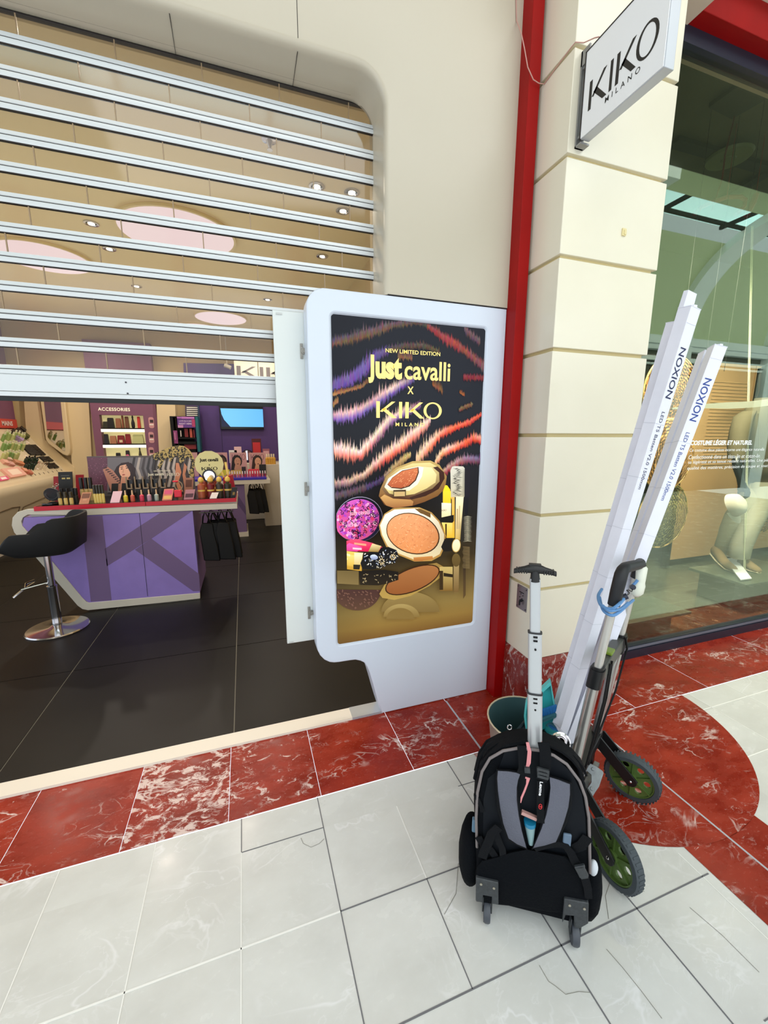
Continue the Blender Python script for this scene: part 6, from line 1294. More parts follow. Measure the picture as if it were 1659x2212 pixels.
# inner back panel
def flat(pts, off, th, m, name, cf=c5, bevel=.0, parent=bp, **k):
    b = B(); b.prism([bx(*cf(x, y), off) for x, y in pts], -BN*th); return obj(name, b, m, parent, bevel=bevel, smooth=0, **k)
flat([(420, 350), (500, 130), (640, 90), (900, 110), (1060, 165), (1300, 380), (1420, 640), (1460, 900), (1480, 1300), (1250, 1380), (700, 1300), (280, 1400), (240, 1100), (245, 700), (300, 450)], .006, .004, M_fab2, 'back_panel')
pts_l = [(415, 355), (545, 362), (690, 385), (660, 470), (645, 560), (650, 720), (670, 900), (705, 1080), (760, 1285), (650, 1240), (545, 1170), (480, 990), (440, 800), (415, 600), (405, 450)]
pts_r = [(1035, 430), (1150, 465), (1280, 515), (1282, 640), (1262, 800), (1215, 960), (1170, 1080), (1110, 1215), (980, 1255), (835, 1285), (880, 1180), (930, 1060), (985, 880), (1025, 720), (1045, 560)]
def grow(pts, e):
    cx_ = sum(p[0] for p in pts)/len(pts); cy2 = sum(p[1] for p in pts)/len(pts)
    res = []
    for x, y in pts:
        d = math.hypot(x-cx_, y-cy2); res.append((x+(x-cx_)/d*e, y+(y-cy2)/d*e*.5))
    return res
def cushion(pts, off, th, m, name, e=0, parent=None):
    """padded strap: outline lofted to a softer, raised face"""
    b = B(); P0 = grow(pts, e); b.loft([[bx(*c5(x, y), off) for x, y in P0], [bx(*c5(x, y), off+th*.7) for x, y in P0], [bx(*c5(x, y), off+th) for x, y in grow(P0, -12)]]); return obj(name, b, m, parent or bp, smooth=60)
for pts in (pts_l, pts_r):
    sp_ = cushion(pts, .010, .016, M_web, 'shoulder_strap', 38); cushion(pts, .018, .012, M_gry, 'strap_padding', -4, parent=sp_)
# upper straps around the pole
b = B()
for pp2, wd in (([(700, 60), (712, 180), (720, 330), (690, 400)], .024), ([(960, 20), (985, 140), (985, 280), (965, 400), (935, 470)], .030), ([(930, 480), (925, 640), (925, 800), (930, 980)], .020)):
    b.strap([bx(*c5(x, y), .030) for x, y in pp2], BD, wd, .003)
obj('lifting_strap', b, M_web, bp, smooth=60)
b = B()
for y_ in (330, 372, 415): b.beam(bx(*c5(890, y_), .036), bx(*c5(1018, y_+35), .036), .008, .006, up=BN)
b.beam(bx(*c5(895, 320), .035), bx(*c5(900, 420), .035), .006, .006, up=BN); b.beam(bx(*c5(1018, 350), .035), bx(*c5(1010, 450), .035), .006, .006, up=BN); b.beam(bx(*c5(735, 340), .036), bx(*c5(800, 345), .036), .016, .01, up=BN)
obj('slider_buckle', b, M_plas, bp, smooth=0)
g = B(); A = bx(*c5(918, 488), .034); add_text(g, 'Lexme', A, (0, 0, -1), BD, .046, .0085, 0, .03); obj('strap_lettering', g, mat('letter_white', (236, 236, 240), .5), bp, smooth=0)
g = B(); c = bx(*c5(925, 788), .034); g.tube([c+BD*(.0042*math.cos(R(a)))+UZ*(.0082*math.sin(R(a))) for a in range(0, 360, 24)], .0009, 5, closed=True); add_text(g, 'D', c+UZ*.003-BD*.002, (0, 0, -1), BD, .005, .005, .001, .03); obj('red_emblem', g, mat('emblem_red', (226, 50, 56), .5), bp, smooth=0)
b = B(); b.strap([bx(*c5(x, y), .034) for x, y in ((770, 20), (795, 130), (785, 260), (770, 310))], BD, [.008, .010, .011, .008], .002); b.strap([bx(*c5(x, y), .034) for x, y in ((745, 440), (780, 450), (765, 520), (735, 600), (700, 680), (690, 740))], BD, [.005, .010, .005, .005, .005, .002], .002); b.strap([bx(*c5(x, y), .026) for x, y in ((915, 40), (935, 20), (945, 60))], BD, .008, .002)
tag(obj('pink_ribbon', b, mat('ribbon_pink', (214, 136, 140), .7)), 'pink ribbon threaded through the backpack straps', 'ribbon')
# items poking out between the straps
t = thing('teal_bottle', 'clear bottle with a blue cap between the shoulder straps', 'bottle', bx(*c5(800, 1000), .014))
b = B(); c0 = bx(*c5(812, 1230), .016); c1_ = bx(*c5(800, 1000), .016); c2_ = bx(*c5(800, 955), .016); b.cyl(c0, c1_, .007, .0155, n=16); obj('bottle_body', b, mat('bottle_pale', (130, 160, 164), .3), t); b = B(); b.cyl(c1_, c2_, .0165, .017, n=16); obj('bottle_cap', b, mat('cap_blue', (20, 120, 160), .4), t)
b = B(); b.beam(bx(*c5(700, 850), .022), bx(*c5(880, 930), .022), .010, .010, up=BN); tag(obj('pink_notebook', b, mat('rose_dull', (186, 144, 138), .6), smooth=0), 'dull pink notebook edge above the blue bottle cap', 'notebook')
b = B(); b.box(-.011, .011, -.004, .004, -.02, .02); o_ = obj('blue_tag', b, mat('tag_bluegrey', (92, 112, 134), .5), bevel=.003); o_.location = bx(*c5(1243, 1180), .022); o_.rotation_euler = (0, 0, math.atan2(BD.y, BD.x)); tag(o_, 'blue grey plastic tag below the wearer side grey strap', 'tag')
b = B(); b.box(-.008, .008, -.008, .008, -.02, .025); o_ = obj('blue_lighter', b, mat('lighter_blue', (96, 130, 156), .4), bevel=.003); o_.location = bx(*c5(140, 1010), -.03); o_.rotation_euler = (0, 0, math.atan2(BD.y, BD.x)); tag(o_, 'pale blue plastic bottle top in the backpack side pocket', 'bottle')
# lower pad
def pad(pts, off, th, m, name, e=25):
    b = B(); b.loft([[bx(*c5(x, y), off) for x, y in pts], [bx(*c5(x, y), off+th*.75) for x, y in pts], [bx(*c5(x, y), off+th) for x, y in grow(pts, -e)]]); return obj(name, b, m, bp, smooth=50)
pad([(160, 1620), (165, 1520), (230, 1430), (400, 1385), (560, 1330), (760, 1290), (1000, 1330), (1220, 1375), (1360, 1500), (1470, 1720), (1505, 1950), (1495, 2085), (1000, 2040), (700, 1985), (430, 1960), (160, 1920)], .004, .018, M_fab, 'lower_pad')
# webbing, side release buckle
b = B()
b.strap([bx(*c5(x, y), .026) for x, y in ((860, 1300), (1000, 1260), (1150, 1235), (1230, 1260), (1290, 1340), (1330, 1430), (1400, 1540), (1460, 1650), (1490, 1760), (1500, 1880))], [UZ, UZ, UZ, UZ+BD, BD, BD, BD, BD, BD, BD], [.012, .014, .018, .020, .022, .024, .024, .024, .022, .020], .003)
b.strap([bx(*c5(x, y), .024) for x, y in ((430, 1030), (340, 1110), (300, 1220), (250, 1330), (230, 1400))], BD, .026, .003)
b.strap([bx(*c5(x, y), .020) for x, y in ((390, 1090), (430, 1200), (470, 1290), (480, 1380))], BD, .020, .003)
b.strap([bx(*c5(x, y), .016) for x, y in ((185, 1150), (240, 1240), (330, 1300), (390, 1390))], BD+UZ*.4, .022, .003)
b.strap([bx(*c5(x, y), .012) for x, y in ((1490, 1150), (1420, 1240), (1330, 1290))], UZ, .03, .003)
b.strap([bx(*c5(x, y), .004) for x, y in ((150, 640), (185, 700), (225, 790), (230, 840))], BD, .012, .01)
obj('webbing', b, M_web, bp, smooth=60)
b = B(); b.cbox(bx(*c5(1415, 1555), .036), (.026, .008, .036), Euler((0, R(-28), math.atan2(BD.y, BD.x)), 'XYZ').to_matrix()); b.cbox(bx(*c5(1440, 1610), .036), (.020, .007, .016), Euler((0, R(-28), math.atan2(BD.y, BD.x))).to_matrix()); b.cbox(bx(*c5(1395, 1500), .036), (.028, .008, .008), Euler((0, R(-28), math.atan2(BD.y, BD.x))).to_matrix())
obj('release_buckle', b, M_plas, bp, bevel=.0015)
# side pockets
for s0_, z0_, ks_2, lab in ((-.175, .19, 1, 0), (.158, .17, -1, 0)):
    b = B(); rings = []
    for z, r_ in ((.045, .02), (.06, .040), (.10, .052), (.16, .054), (.21, .046), (.245, .034), (.25, .01)):
        rings.append([W(s0_-.012*ks_2+r_*.75*math.cos(2*math.pi*k/20), -.075+r_*1.35*math.sin(2*math.pi*k/20), z-(.02 if ks_2 < 0 else 0)) for k in range(20)])
    b.loft(rings); obj('side_pocket', b, M_fab, bp, smooth=70)
b = B(); b.ball(W(.163, -.012, .25), .013, (1, 1, 2.0)); tag(obj('white_pouch', b, mat('pouch_white', (206, 212, 220), .6)), 'crumpled white plastic bag end in the backpack side pocket', 'plastic bag')
# top: carry handle and bag mouth straps
b = B()
for o1_, k1_, dz_ in ((-.02, .80, .012), (-.045, .88, .004), (-.075, .86, -.012)):
    b.strap([W(-.02+.17*k1_*math.sin(R(a)), o1_, .50+.125*math.cos(R(a))+dz_) for a in range(-75, 80, 15)], BN, .03, .006)
b.tube([W(-.17, -.02, .52), W(-.14, -.015, .575), W(-.10, -.01, .610), W(-.05, -.01, .632)], .007, 8)
obj('top_strap', b, M_web, bp, smooth=60)
b = B(); b.tube([W(-.095, -.03, .655)+BD*(.006*math.cos(R(a)))+UZ*(.008*math.sin(R(a))) for a in range(0, 360, 30)], .0018, 6, closed=True); obj('metal_ring', b, M_chr, bp)
# pole and grip
M_pole = mat('pole_aluminium', (200, 204, 208), .32, metal=.55)
def polep(z): return W(-.025-.065*(z-.626), -.012, z)
def oblong(b, z0_, z1_, w_, d_):
    rr = []
    for z in (z0_, z1_): rr.append([polep(z)+BD*(w_/2*(math.copysign(abs(math.cos(a))**.6, math.cos(a))))+BN*(d_/2*(math.copysign(abs(math.sin(a))**.6, math.sin(a)))) for a in [2*math.pi*k/20 for k in range(20)]])
    b.loft(rr)
pole = thing_pole = None
b = B(); oblong(b, .45, .790, .040, .022); oblong(b, .790, .972, .036, .019); oblong(b, .972, 1.125, .0275, .016); pole = obj('handle_pole', b, M_pole, bp, smooth=50)
b = B(); oblong(b, .788, .793, .042, .024); oblong(b, .970, .9745, .038, .021); oblong(b, .612, .618, .044, .026); obj('pole_collar', b, mat('collar_dark', (40, 42, 46), .4), pole, smooth=50)
b = B()
for z in (.962, .951, .778, .765): b.cbox(polep(z)+BN*(.0105), (.011, .003, .0045), Euler((0, 0, math.atan2(BD.y, BD.x))).to_matrix())
for z in (.926, .744): b.cyl(polep(z)+BN*.009, polep(z)+BN*.0125, .0028, n=8)
obj('pole_slot', b, M_blk, pole, smooth=0)
b = B(); rr = []
for u_ in range(13):
    s2 = -.0535+.107*u_/12; q_ = abs(s2)/.0535; zc = 1.152-.010*q_**2; hh = .0105*(1-.35*q_)+.002*(q_ < .5); th = .011*(1-.4*q_)
    rr.append([polep(1.15)+BD*s2+UZ*(zc-1.15)+UZ*(hh*math.sin(a))+BN*(th*math.cos(a)) for a in [2*math.pi*k/14 for k in range(14)]])
b.loft(rr); b.cyl(polep(1.118), polep(1.15), .013, .010, n=14); b.cbox(polep(1.163), (.03, .014, .006), Euler((0, 0, math.atan2(BD.y, BD.x))).to_matrix())
for k in range(5): b.cbox(polep(1.146)+BD*(-.046+.006*k), (.003, .02, .012), Euler((0, 0, math.atan2(BD.y, BD.x))).to_matrix()); b.cbox(polep(1.146)+BD*(.022+.006*k), (.003, .02, .012), Euler((0, 0, math.atan2(BD.y, BD.x))).to_matrix())
obj('grip', b, M_black, bp, smooth=50)
# wheel housings
for (pl_, wc, nm) in (([(155, 1640), (425, 1702), (425, 1968), (345, 1952), (345, 1870), (240, 1850), (240, 1940), (152, 1920)], (290, 1945), 'l'), ([(1212, 1893), (1505, 1948), (1500, 2190), (1395, 2250), (1330, 2240), (1330, 2100), (1230, 2090), (1190, 2190)], (1345, 2150), 'r')):
    b = B(); b.prism([bx(*c5(x, y), .030) for x, y in pl_], -BN*.012); hs = obj('wheel_housing', b, M_plas, bp, bevel=.003)
    for (rx_, ry_) in ((pl_[0][0]+62, pl_[0][1]+72), (pl_[1][0]-55, pl_[1][1]+58)): b = B(); q_ = bx(*c5(rx_, ry_), .030); b.lathe([(.0042, -.001), (.004, .002), (.001, .003)], q_, BN, n=12); obj('rivet', b, mat('rivet_steel', (176, 170, 156), .3, metal=.8), hs)
    cpx = c5(*wc); c0 = bx(cpx[0], cpx[1], .012); c0.z = .0332
    b = B(); ww = .020; b.lathe([(.02, -ww/2), (.031, -ww/2), (.0335, -ww/4), (.0335, ww/4), (.031, ww/2), (.02, ww/2)], c0, BD, n=28); obj('wheel', b, mat('wheel_grey', (66, 70, 78), .5), hs, smooth=50)
    b = B(); b.cyl(c0-BD*.014, c0+BD*.014, .008, n=12)
    for k_ in (-1, 1): b.beam(c0+BD*(.0135*k_), c0+BD*(.0135*k_)+UZ*.055, .003, .02, up=BN)
    obj('axle', b, M_plas, hs)

# ================================================================ FOLDED HAND TRUCK
W2 = Vector((1.113, .85, 0)); W1 = Vector((1.486, 1.055, 0)); CA = (W1-W2).normalized(); CP = Vector((-CA.y, CA.x, 0))
def C(t, s_, z): return W2+CA*t+CP*s_+Vector((0, 0, z))
M_tube = mat('truck_aluminium', (190, 188, 184), .28, metal=.75)
M_steel = mat('truck_steel', (160, 164, 168), .4, metal=.7, noise=.3, nscale=40)
M_tyre = mat('tyre_rubber', (62, 70, 76), .7, bump=.4, nscale=60)
M_rim = mat('rim_green', (84, 110, 52), .45)
tr = thing('folding_hand_truck', 'aluminium folding hand truck with two green wheels beside the backpack', 'hand truck', (1.3, .95, 0))
def lean(z): return .182-.105*z   # s at height z
def tub(b, t, z0_, z1_, w_, d_, n=16, ex=.55):
    rr = []
    for z in (z0_, z1_):
        c = C(t, lean(z), z); rr.append([c+CA*(w_/2*math.copysign(abs(math.cos(a))**ex, math.cos(a)))+CP*(d_/2*math.copysign(abs(math.sin(a))**ex, math.sin(a))) for a in [2*math.pi*k/n for k in range(n)]])
    b.loft(rr)
tL, tR = .055, .37
for t_ in (tL, tR):
    b = B(); tub(b, t_, .20 if t_ == tL else .26, .69, .042, .038, ex=1); obj('outer_tube', b, M_tube, tr, smooth=50)
    b = B(); tub(b, t_+.0, .68, 1.03, .034, .024, ex=.5); obj('inner_tube', b, mat('tube_pale', (204, 202, 196), .35, metal=.5), tr, smooth=50)
    b = B(); tub(b, t_, .645, .715, .050, .048, ex=.7); tub(b, t_, .705, .725, .044, .040, ex=.7); obj('clamp', b, M_black, tr, smooth=50)
b = B(); b.loft([[C(tL+.02, lean(.69)-.018, .66), C(tL+.02, lean(.69)+.018, .66), C(tL+.02, lean(.69)+.018, .715), C(tL+.02, lean(.69)-.018, .715)], [C(tR-.02, lean(.69)-.018, .66), C(tR-.02, lean(.69)+.018, .66), C(tR-.02, lean(.69)+.018, .715), C(tR-.02, lean(.69)-.018, .715)]]); obj('crossbar', b, mat('crossbar_grey', (64, 66, 62), .4), tr, bevel=.004)
b = B(); c = C((tL+tR)/2-.02, lean(.72), .722); b.cbox(c, (.045, .03, .012), Euler((0, 0, math.atan2(CA.y, CA.x))).to_matrix()); obj('release_button', b, mat('button_green', (110, 134, 40), .4), tr, bevel=.003)
b = B(); gz = 1.075
zl_, zr_ = 1.072, 1.030
path = [C(tL, lean(.965), .955), C(tL, lean(1.0), 1.0), C(tL, lean(1.04), 1.035), C(tL+.004, lean(1.06), zl_-.012), C(tL+.018, lean(1.07), zl_), C(tL+.05, lean(1.07), zl_+.001), C(tR-.05, lean(1.07), zr_+.002), C(tR-.018, lean(1.07), zr_), C(tR-.004, lean(1.06), zr_-.012), C(tR, lean(1.04), 1.005), C(tR, lean(1.0), .985), C(tR, lean(.965), .965)]
b.tube(path, [.019, .0195, .020, .020, .019, .0185, .0185, .019, .020, .020, .0195, .019], 14); obj('handle_grip', b, mat('grip_black', (22, 24, 28), .55, noise=.3, nscale=60), tr, smooth=60)
# lower frame, toe plate, brackets
b = B(); b.beam(C(tL-.01, lean(.2), .215), C(tR+.03, lean(.2), .235), .05, .04); b.beam(C(tL, lean(.1)-.01, .20), C(tL+.05, lean(.1)-.01, .04), .03, .014, up=CP); b.beam(C(tR, lean(.1)-.01, .24), C(tR-.0, lean(.1)-.01, .04), .03, .014, up=CP); b.beam(C(.0, lean(.06), .03), C(tR+.03, lean(.06), .03), .03, .03); obj('lower_bracket', b, M_black, tr, bevel=.003)
b = B(); b.loft([[C(tL+.02+q*.0, .13, .10+q*.0), C(tL+.02, .15, .10), C(tL+.02, .15, .115), C(tL+.02, .13, .115)] for q in (0,)]+[[C(tR, .13, .10), C(tR, .15, .10), C(tR, .15, .115), C(tR, .13, .115)]]); obj('steel_link', b, M_steel, tr)
# steel curved toe plate loop seen between backpack and wheel
c6 = lambda x, y: (1200+x/6.381, 1580+y/6.381)
hp = C(.17, .04, .07); hn = (CAM-hp).normalized()
outer_h = [(480, 440), (560, 480), (650, 545), (662, 575), (600, 760), (545, 840), (470, 965), (415, 1030), (385, 900), (370, 800), (330, 640), (400, 520)]
inner_h = [(430, 545), (490, 600), (492, 700), (440, 780), (385, 800), (375, 720), (395, 620)]
hb = B()
bmh = bmesh.new(); ls = []
for P0_ in (outer_h, inner_h): ls.append([bmh.verts.new(onplane(*c6(x, y), hp, hn)) for x, y in P0_])
eh = []
for lo in ls: eh += [bmh.edges.new((lo[i], lo[(i+1) % len(lo)])) for i in range(len(lo))]
bmesh.ops.triangle_fill(bmh, edges=eh, use_beauty=True); bmh.verts.index_update()
k0 = hb.add([v.co.copy() for v in bmh.verts]); nvh = len(bmh.verts); hb.add([v.co-hn*.022 for v in bmh.verts])
for f_ in bmh.faces: hb.face([k0+v.index for v in f_.verts]); hb.face([k0+nvh+v.index for v in reversed(f_.verts)])
for lo in ls:
    li = [v.index for v in lo]
    for i in range(len(li)): hb.face((k0+li[i], k0+li[(i+1) % len(li)], k0+nvh+li[(i+1) % len(li)], k0+nvh+li[i]))
bmh.free(); hb.cyl(onplane(*c6(515, 520), hp, hn)+hn*.001, onplane(*c6(515, 520), hp, hn)+hn*.005, .006, n=12); hb.cyl(onplane(*c6(500, 790), hp, hn)+hn*.0, onplane(*c6(500, 790), hp, hn)+hn*.003, .007, n=12)
obj('toe_hook', hb, M_steel, tr, bevel=.003)
b = B(); b.prism([C(-.02, .17, .012), C(.40, .17, .012), C(.40, .42, .012), C(-.02, .42, .012)], (0, 0, .008)); obj('toe_plate', b, M_steel, tr, bevel=.002)
b = B()
for dx in (-.012, .012): b.tube([C(tL+.10+dx, lean(.70)-.02, .70), C(tL+.10+dx*1.5, lean(.55)-.03, .55), C(tL+.09+dx*2, lean(.40)-.03, .40), C(tL+.07+dx*2, lean(.26)-.03, .26)], .004, 6)
b.tube([C(tR-.02, lean(.72)-.02, .72), C(tR+.0, lean(.68)-.03, .67), C(tR-.05, lean(.5)-.035, .50), C(tL+.06, lean(.3)-.03, .30)], .004, 6); obj('elastic_cord', b, M_blk, tr)
# wheels
def wheel(c, ax, r, nm):
    ax = Vector(ax).normalized(); a1_, b1_ = Vector((0, 0, 1)), ax.cross(Vector((0, 0, 1))).normalized()
    wd = .034; b = B(); b.lathe([(r*.80, -wd/2), (r*.95, -wd/2), (r, -wd*.3), (r, wd*.3), (r*.95, wd/2), (r*.80, wd/2), (r*.78, 0), (r*.80, -wd/2)], c, ax, n=48, cap=False)
    for k in range(40):
        t_ = 2*math.pi*k/40; p = c+(a1_*math.cos(t_)+b1_*math.sin(t_))*r; b.beam(p-ax*wd*.34, p+ax*wd*.34, .007, .0022, up=(a1_*math.cos(t_)+b1_*math.sin(t_)))
    wh_ = obj('wheel', b, M_tyre, tr, smooth=50)
    # rim: pierced disc with six round holes and ribs
    bm = bmesh.new(); n_ = 72; segs = []
    def circ(cc2, rr2, n2): return [bm.verts.new(cc2+(a1_*math.cos(2*math.pi*k/n2)+b1_*math.sin(2*math.pi*k/n2))*rr2) for k in range(n2)]
    o_v = circ(c-ax*.004, r*.80, 48); loops = [o_v]
    for k in range(6):
        t_ = 2*math.pi*(k+.5)/6; loops.append(circ(c-ax*.004+(a1_*math.cos(t_)+b1_*math.sin(t_))*r*.52, r*.125, 14))
    ed = []
    for lo in loops: ed += [bm.edges.new((lo[i], lo[(i+1) % len(lo)])) for i in range(len(lo))]
    res = bmesh.ops.triangle_fill(bm, edges=ed, use_beauty=True)
    bm.verts.index_update(); b = B(); k0 = b.add([v.co.copy() for v in bm.verts]); fs = [[v.index for v in f_.verts] for f_ in bm.faces]; nv = len(bm.verts); b.add([v.co+ax*.008 for v in bm.verts])
    for f_ in fs: b.face([k0+i for i in f_]); b.face([k0+nv+i for i in reversed(f_)])
    li = [[v.index for v in lo] for lo in loops]; bm.free()
    for lo in li:
        for i in range(len(lo)): p_, q_ = lo[i], lo[(i+1) % len(lo)]; b.face((k0+p_, k0+q_, k0+nv+q_, k0+nv+p_))
    b.lathe([(r*.80, -.013), (r*.80, .013), (r*.75, .013), (r*.75, -.013), (r*.80, -.013)], c, ax, n=48, cap=False)
    for k in range(6):
        t_ = 2*math.pi*k/6; dd = a1_*math.cos(t_)+b1_*math.sin(t_); b.beam(c+dd*r*.18, c+dd*r*.77, .004, .020, up=ax)
    b.lathe([(r*.20, -.016), (r*.20, .016)], c, ax, n=20); obj('rim', b, M_rim, wh_, smooth=40)
    b = B(); b.lathe([(r*.09, -.022), (r*.08, .022)], c, ax, n=14); b.ball(c-ax*.026, r*.075, n=12, m_=8); obj('axle_bolt', b, M_chr, wh_)
cw1 = C(.395, .012, .1035); cw2 = C(-.012, -.018, .1035)
wheel(cw1, CA+Vector((0, 0, 0.10)), .1035, 'a'); wheel(cw2, (CA+CP*(-.55)).normalized(), .1035, 'b')
# fork of each wheel
for (cw, ax, tt) in ((cw1, CA, tR), (cw2, (CA-CP*.55).normalized(), tL)):
    for k_ in (-1, 1):
        b = B(); p0 = cw+ax*(.027*k_); p1 = C(tt+.02+.027*k_, lean(.2)-.01, .225); d_ = (p1-p0); b.beam(p0-d_.normalized()*.014, p1, .007, .046, up=ax.cross(d_)); b.cyl(p0-ax*.0035, p0+ax*.0035, .023, n=18); obj('wheel_fork', b, M_black, tr, bevel=.001)

# ================================================================ LOAD ON THE TRUCK
M_card = mat('white_carton', (226, 228, 240), .5, noise=.03, nscale=30)
bdefs = [  # base px/t/s/z, top pixel, t at the top, width, depth, label
    ((1200, 1605, .17), (1489, 668), .36, .050, .043, 'tallest long white carton with dark lettering on its edge', 'A'),
    ((1190, 1600, .22), (1460, 700), .44, .046, .043, 'long white carton half hidden just behind the tallest one', 'a'),
    ((1229, 1605, .20), (1549, 752), .66, .044, .046, 'long white carton with big blue lettering leaning lowest', 'B'),
    ((1214, 1600, .26), (1527, 764), .72, .042, .044, 'long white carton tucked behind the blue lettered one', 'b')]
for (t0, s0, z0_), top_px, tt, w_, d_, lab, key in bdefs:
    pm_ = onplane(t0, s0, W2+CA*z0_, CA); p1 = onplane(top_px[0], top_px[1], W2+CA*tt, CA); ax = (p1-pm_).normalized(); p0 = pm_-ax*((pm_.z-.06)/ax.z)
    toC = (CAM-(p0+p1)/2); toC -= ax*toC.dot(ax); toC.normalize(); sd = ax.cross(toC).normalized()
    if sd.x < 0: sd = -sd
    ang = R(54 if key in 'Aa' else 24); f1 = (toC*math.cos(ang)+sd*math.sin(ang)).normalized(); f2 = ax.cross(f1).normalized()
    if f2.dot(sd) < 0: f2 = -f2
    def cr(e1, e2): return f1*(d_/2*e1)+f2*(w_/2*e2)
    t = thing('led_batten_carton', lab, 'carton', p0)
    b = B(); b.loft([[p0+cr(1, -1), p0+cr(1, 1), p0+cr(-1, 1), p0+cr(-1, -1)], [p1+cr(1, -1), p1+cr(1, 1), p1+cr(-1, 1), p1+cr(-1, -1)]])
    obj('carton', b, M_card, t, smooth=0, bevel=.0008)
    b = B(); e_ = p1; b.loft([[e_+cr(1.03, -1.03), e_+cr(1.03, 1.03), e_+cr(-1.03, 1.03), e_+cr(-1.03, -1.03)], [e_+ax*.002+cr(1.03, -1.03), e_+ax*.002+cr(1.03, 1.03), e_+ax*.002+cr(-1.03, 1.03), e_+ax*.002+cr(-1.03, -1.03)]]); b.cbox(e_+ax*.006+f1*(d_*.3), (.016, .010, .008)); b.beam(p1-ax*.05+cr(1.02, -.9), p1-ax*.049+cr(1.02, .9), .002, .0015, up=f1)
    if key == 'A': b.loft([[e_-ax*.02+cr(-.2, -1), e_-ax*.02+cr(-.2, 1), e_-ax*.02+cr(-1, 1), e_-ax*.02+cr(-1, -1)], [e_+ax*.055+cr(-.3, -.9), e_+ax*.055+cr(-.3, .9), e_+ax*.055+cr(-1, .9), e_+ax*.055+cr(-1, -.9)]])
    obj('end_flap', b, M_card, t, smooth=0)
    b = B(); L_ = (p1-p0).length
    for k in range(6): q_ = p0+ax*(L_*(.3+.1*k)); b.beam(q_+cr(1.01, -1), q_+cr(1.01, 1), .0012, .0006, up=f1); b.beam(q_+cr(1, -1.01), q_+cr(-1, -1.01), .0012, .0006, up=f2)
    obj('tape_seam', b, mat('seam_grey', (190, 194, 206), .5), t, smooth=0)
    if key in 'AB':
        g = B()
        fo_ = f1*(d_/2+.0007)
        add_text(g, 'NOXION', p1-ax*.125+fo_-f2*(w_*.30), -ax, f2, .165, w_*.56, 0, .01)
        add_text(g, 'LED T5 Batten V2.0 1500mm', p1-ax*.335+fo_-f2*(w_*.18), -ax, f2, .27, w_*.30, 0, .0)
        mm_ = mat('ink_blue', (22, 60, 140), .5) if key == 'B' else mat('ink_dark', (30, 40, 80), .5)
        obj('lettering', g, mm_, t, smooth=0)
# blue braided rope around cartons and tubes
rope = thing('blue_rope', 'light blue braided cord tying the cartons to the hand truck', 'rope', C(tL, .07, .95))
def sidep(px, py, t_): return onplane(px, py, W2+CA*t_, CA)
def img(pts, off=0.0): return [sidep(x, y, t_)+(CAM-sidep(x, y, t_)).normalized()*off for x, y, t_ in pts]
zp = lambda x, y: (1060+x/4.254, 1180+y/4.254)
M_rope = mat('rope_blue', (96, 146, 200), .7, bump=.8, nscale=260)
b = B()
def smooth_path(P, n_=6):
    out2 = []
    for i in range(len(P)-1):
        a0 = P[max(i-1, 0)]; a1_ = P[i]; a2 = P[i+1]; a3 = P[min(i+2, len(P)-1)]
        for k in range(n_):
            t_ = k/n_; out2.append(.5*((2*a1_)+(-a0+a2)*t_+(2*a0-5*a1_+4*a2-a3)*t_*t_+(-a0+3*a1_-3*a2+a3)*t_**3))
    return out2+[P[-1]]
l1 = img([(*zp(1020, 395), .20), (*zp(990, 450), .12), (*zp(1000, 520), .06), (*zp(1040, 560), .03), (*zp(1110, 575), .02), (*zp(1170, 540), .03), (*zp(1225, 480), .10)], .01)
l2 = img([(*zp(1000, 470), .12), (*zp(1015, 540), .06), (*zp(1045, 600), .03), (*zp(1115, 635), .02), (*zp(1180, 605), .06), (*zp(1250, 545), .18), (*zp(1310, 495), .33)], .012)
l3 = img([(*zp(1290, 370), .33), (*zp(1325, 340), .34), (*zp(1350, 310), .345)], .012)
for l in (l1, l2, l3):
    sp2 = smooth_path(l)
    b.tube(sp2, .0052, 8)
l4 = img([(*zp(1030, 545), .04), (*zp(1080, 590), .02), (*zp(1140, 590), .03), (*zp(1200, 570), .08), (*zp(1260, 520), .18)], .016); b.tube(smooth_path(l4), .0045, 8)
obj('braid', b, M_rope, rope)
b = B(); q_ = img([(*zp(1230, 465), .11)], .016)[0]; b.lathe([(.010, -.008), (.010, .008)], q_, (1, -.5, .6), n=12); q2_ = img([(*zp(1303, 375), .33)], .02)[0]; b.lathe([(.010, -.004), (.010, .008)], q2_, (-.6, -.8, .2), n=12); obj('cord_stop', b, mat('stop_dark', (24, 34, 52), .4), rope)
b = B(); b.tube(smooth_path(img([(*zp(1250, 450), .14), (*zp(1275, 430), .2), (*zp(1250, 405), .2), (*zp(1275, 405), .24), (*zp(1295, 415), .28), (*zp(1305, 390), .33)], .02)), .0016, 6); obj('hook_wire', b, M_blk, rope)
# white padded work glove hanging behind the grip
b = B(); q0 = sidep(*zp(1385, 235), .36); q1 = sidep(*zp(1345, 430), .36); b.loft([[p+Vector((r_*math.cos(a), r_*.8*math.sin(a), 0)) for a in [2*math.pi*k/14 for k in range(14)]] for p, r_ in ((q0+UZ*.03, .008), (q0+UZ*.015, .022), (q0-UZ*.03, .020), ((q0+q1)/2, .022), (q1+UZ*.03, .028), (q1, .024), (q1-UZ*.015, .008))]); tag(obj('white_gourd_grip', b, mat('ivory_plastic', (226, 230, 214), .35), smooth=70), 'white peanut shaped float hanging behind the truck handle', 'float')
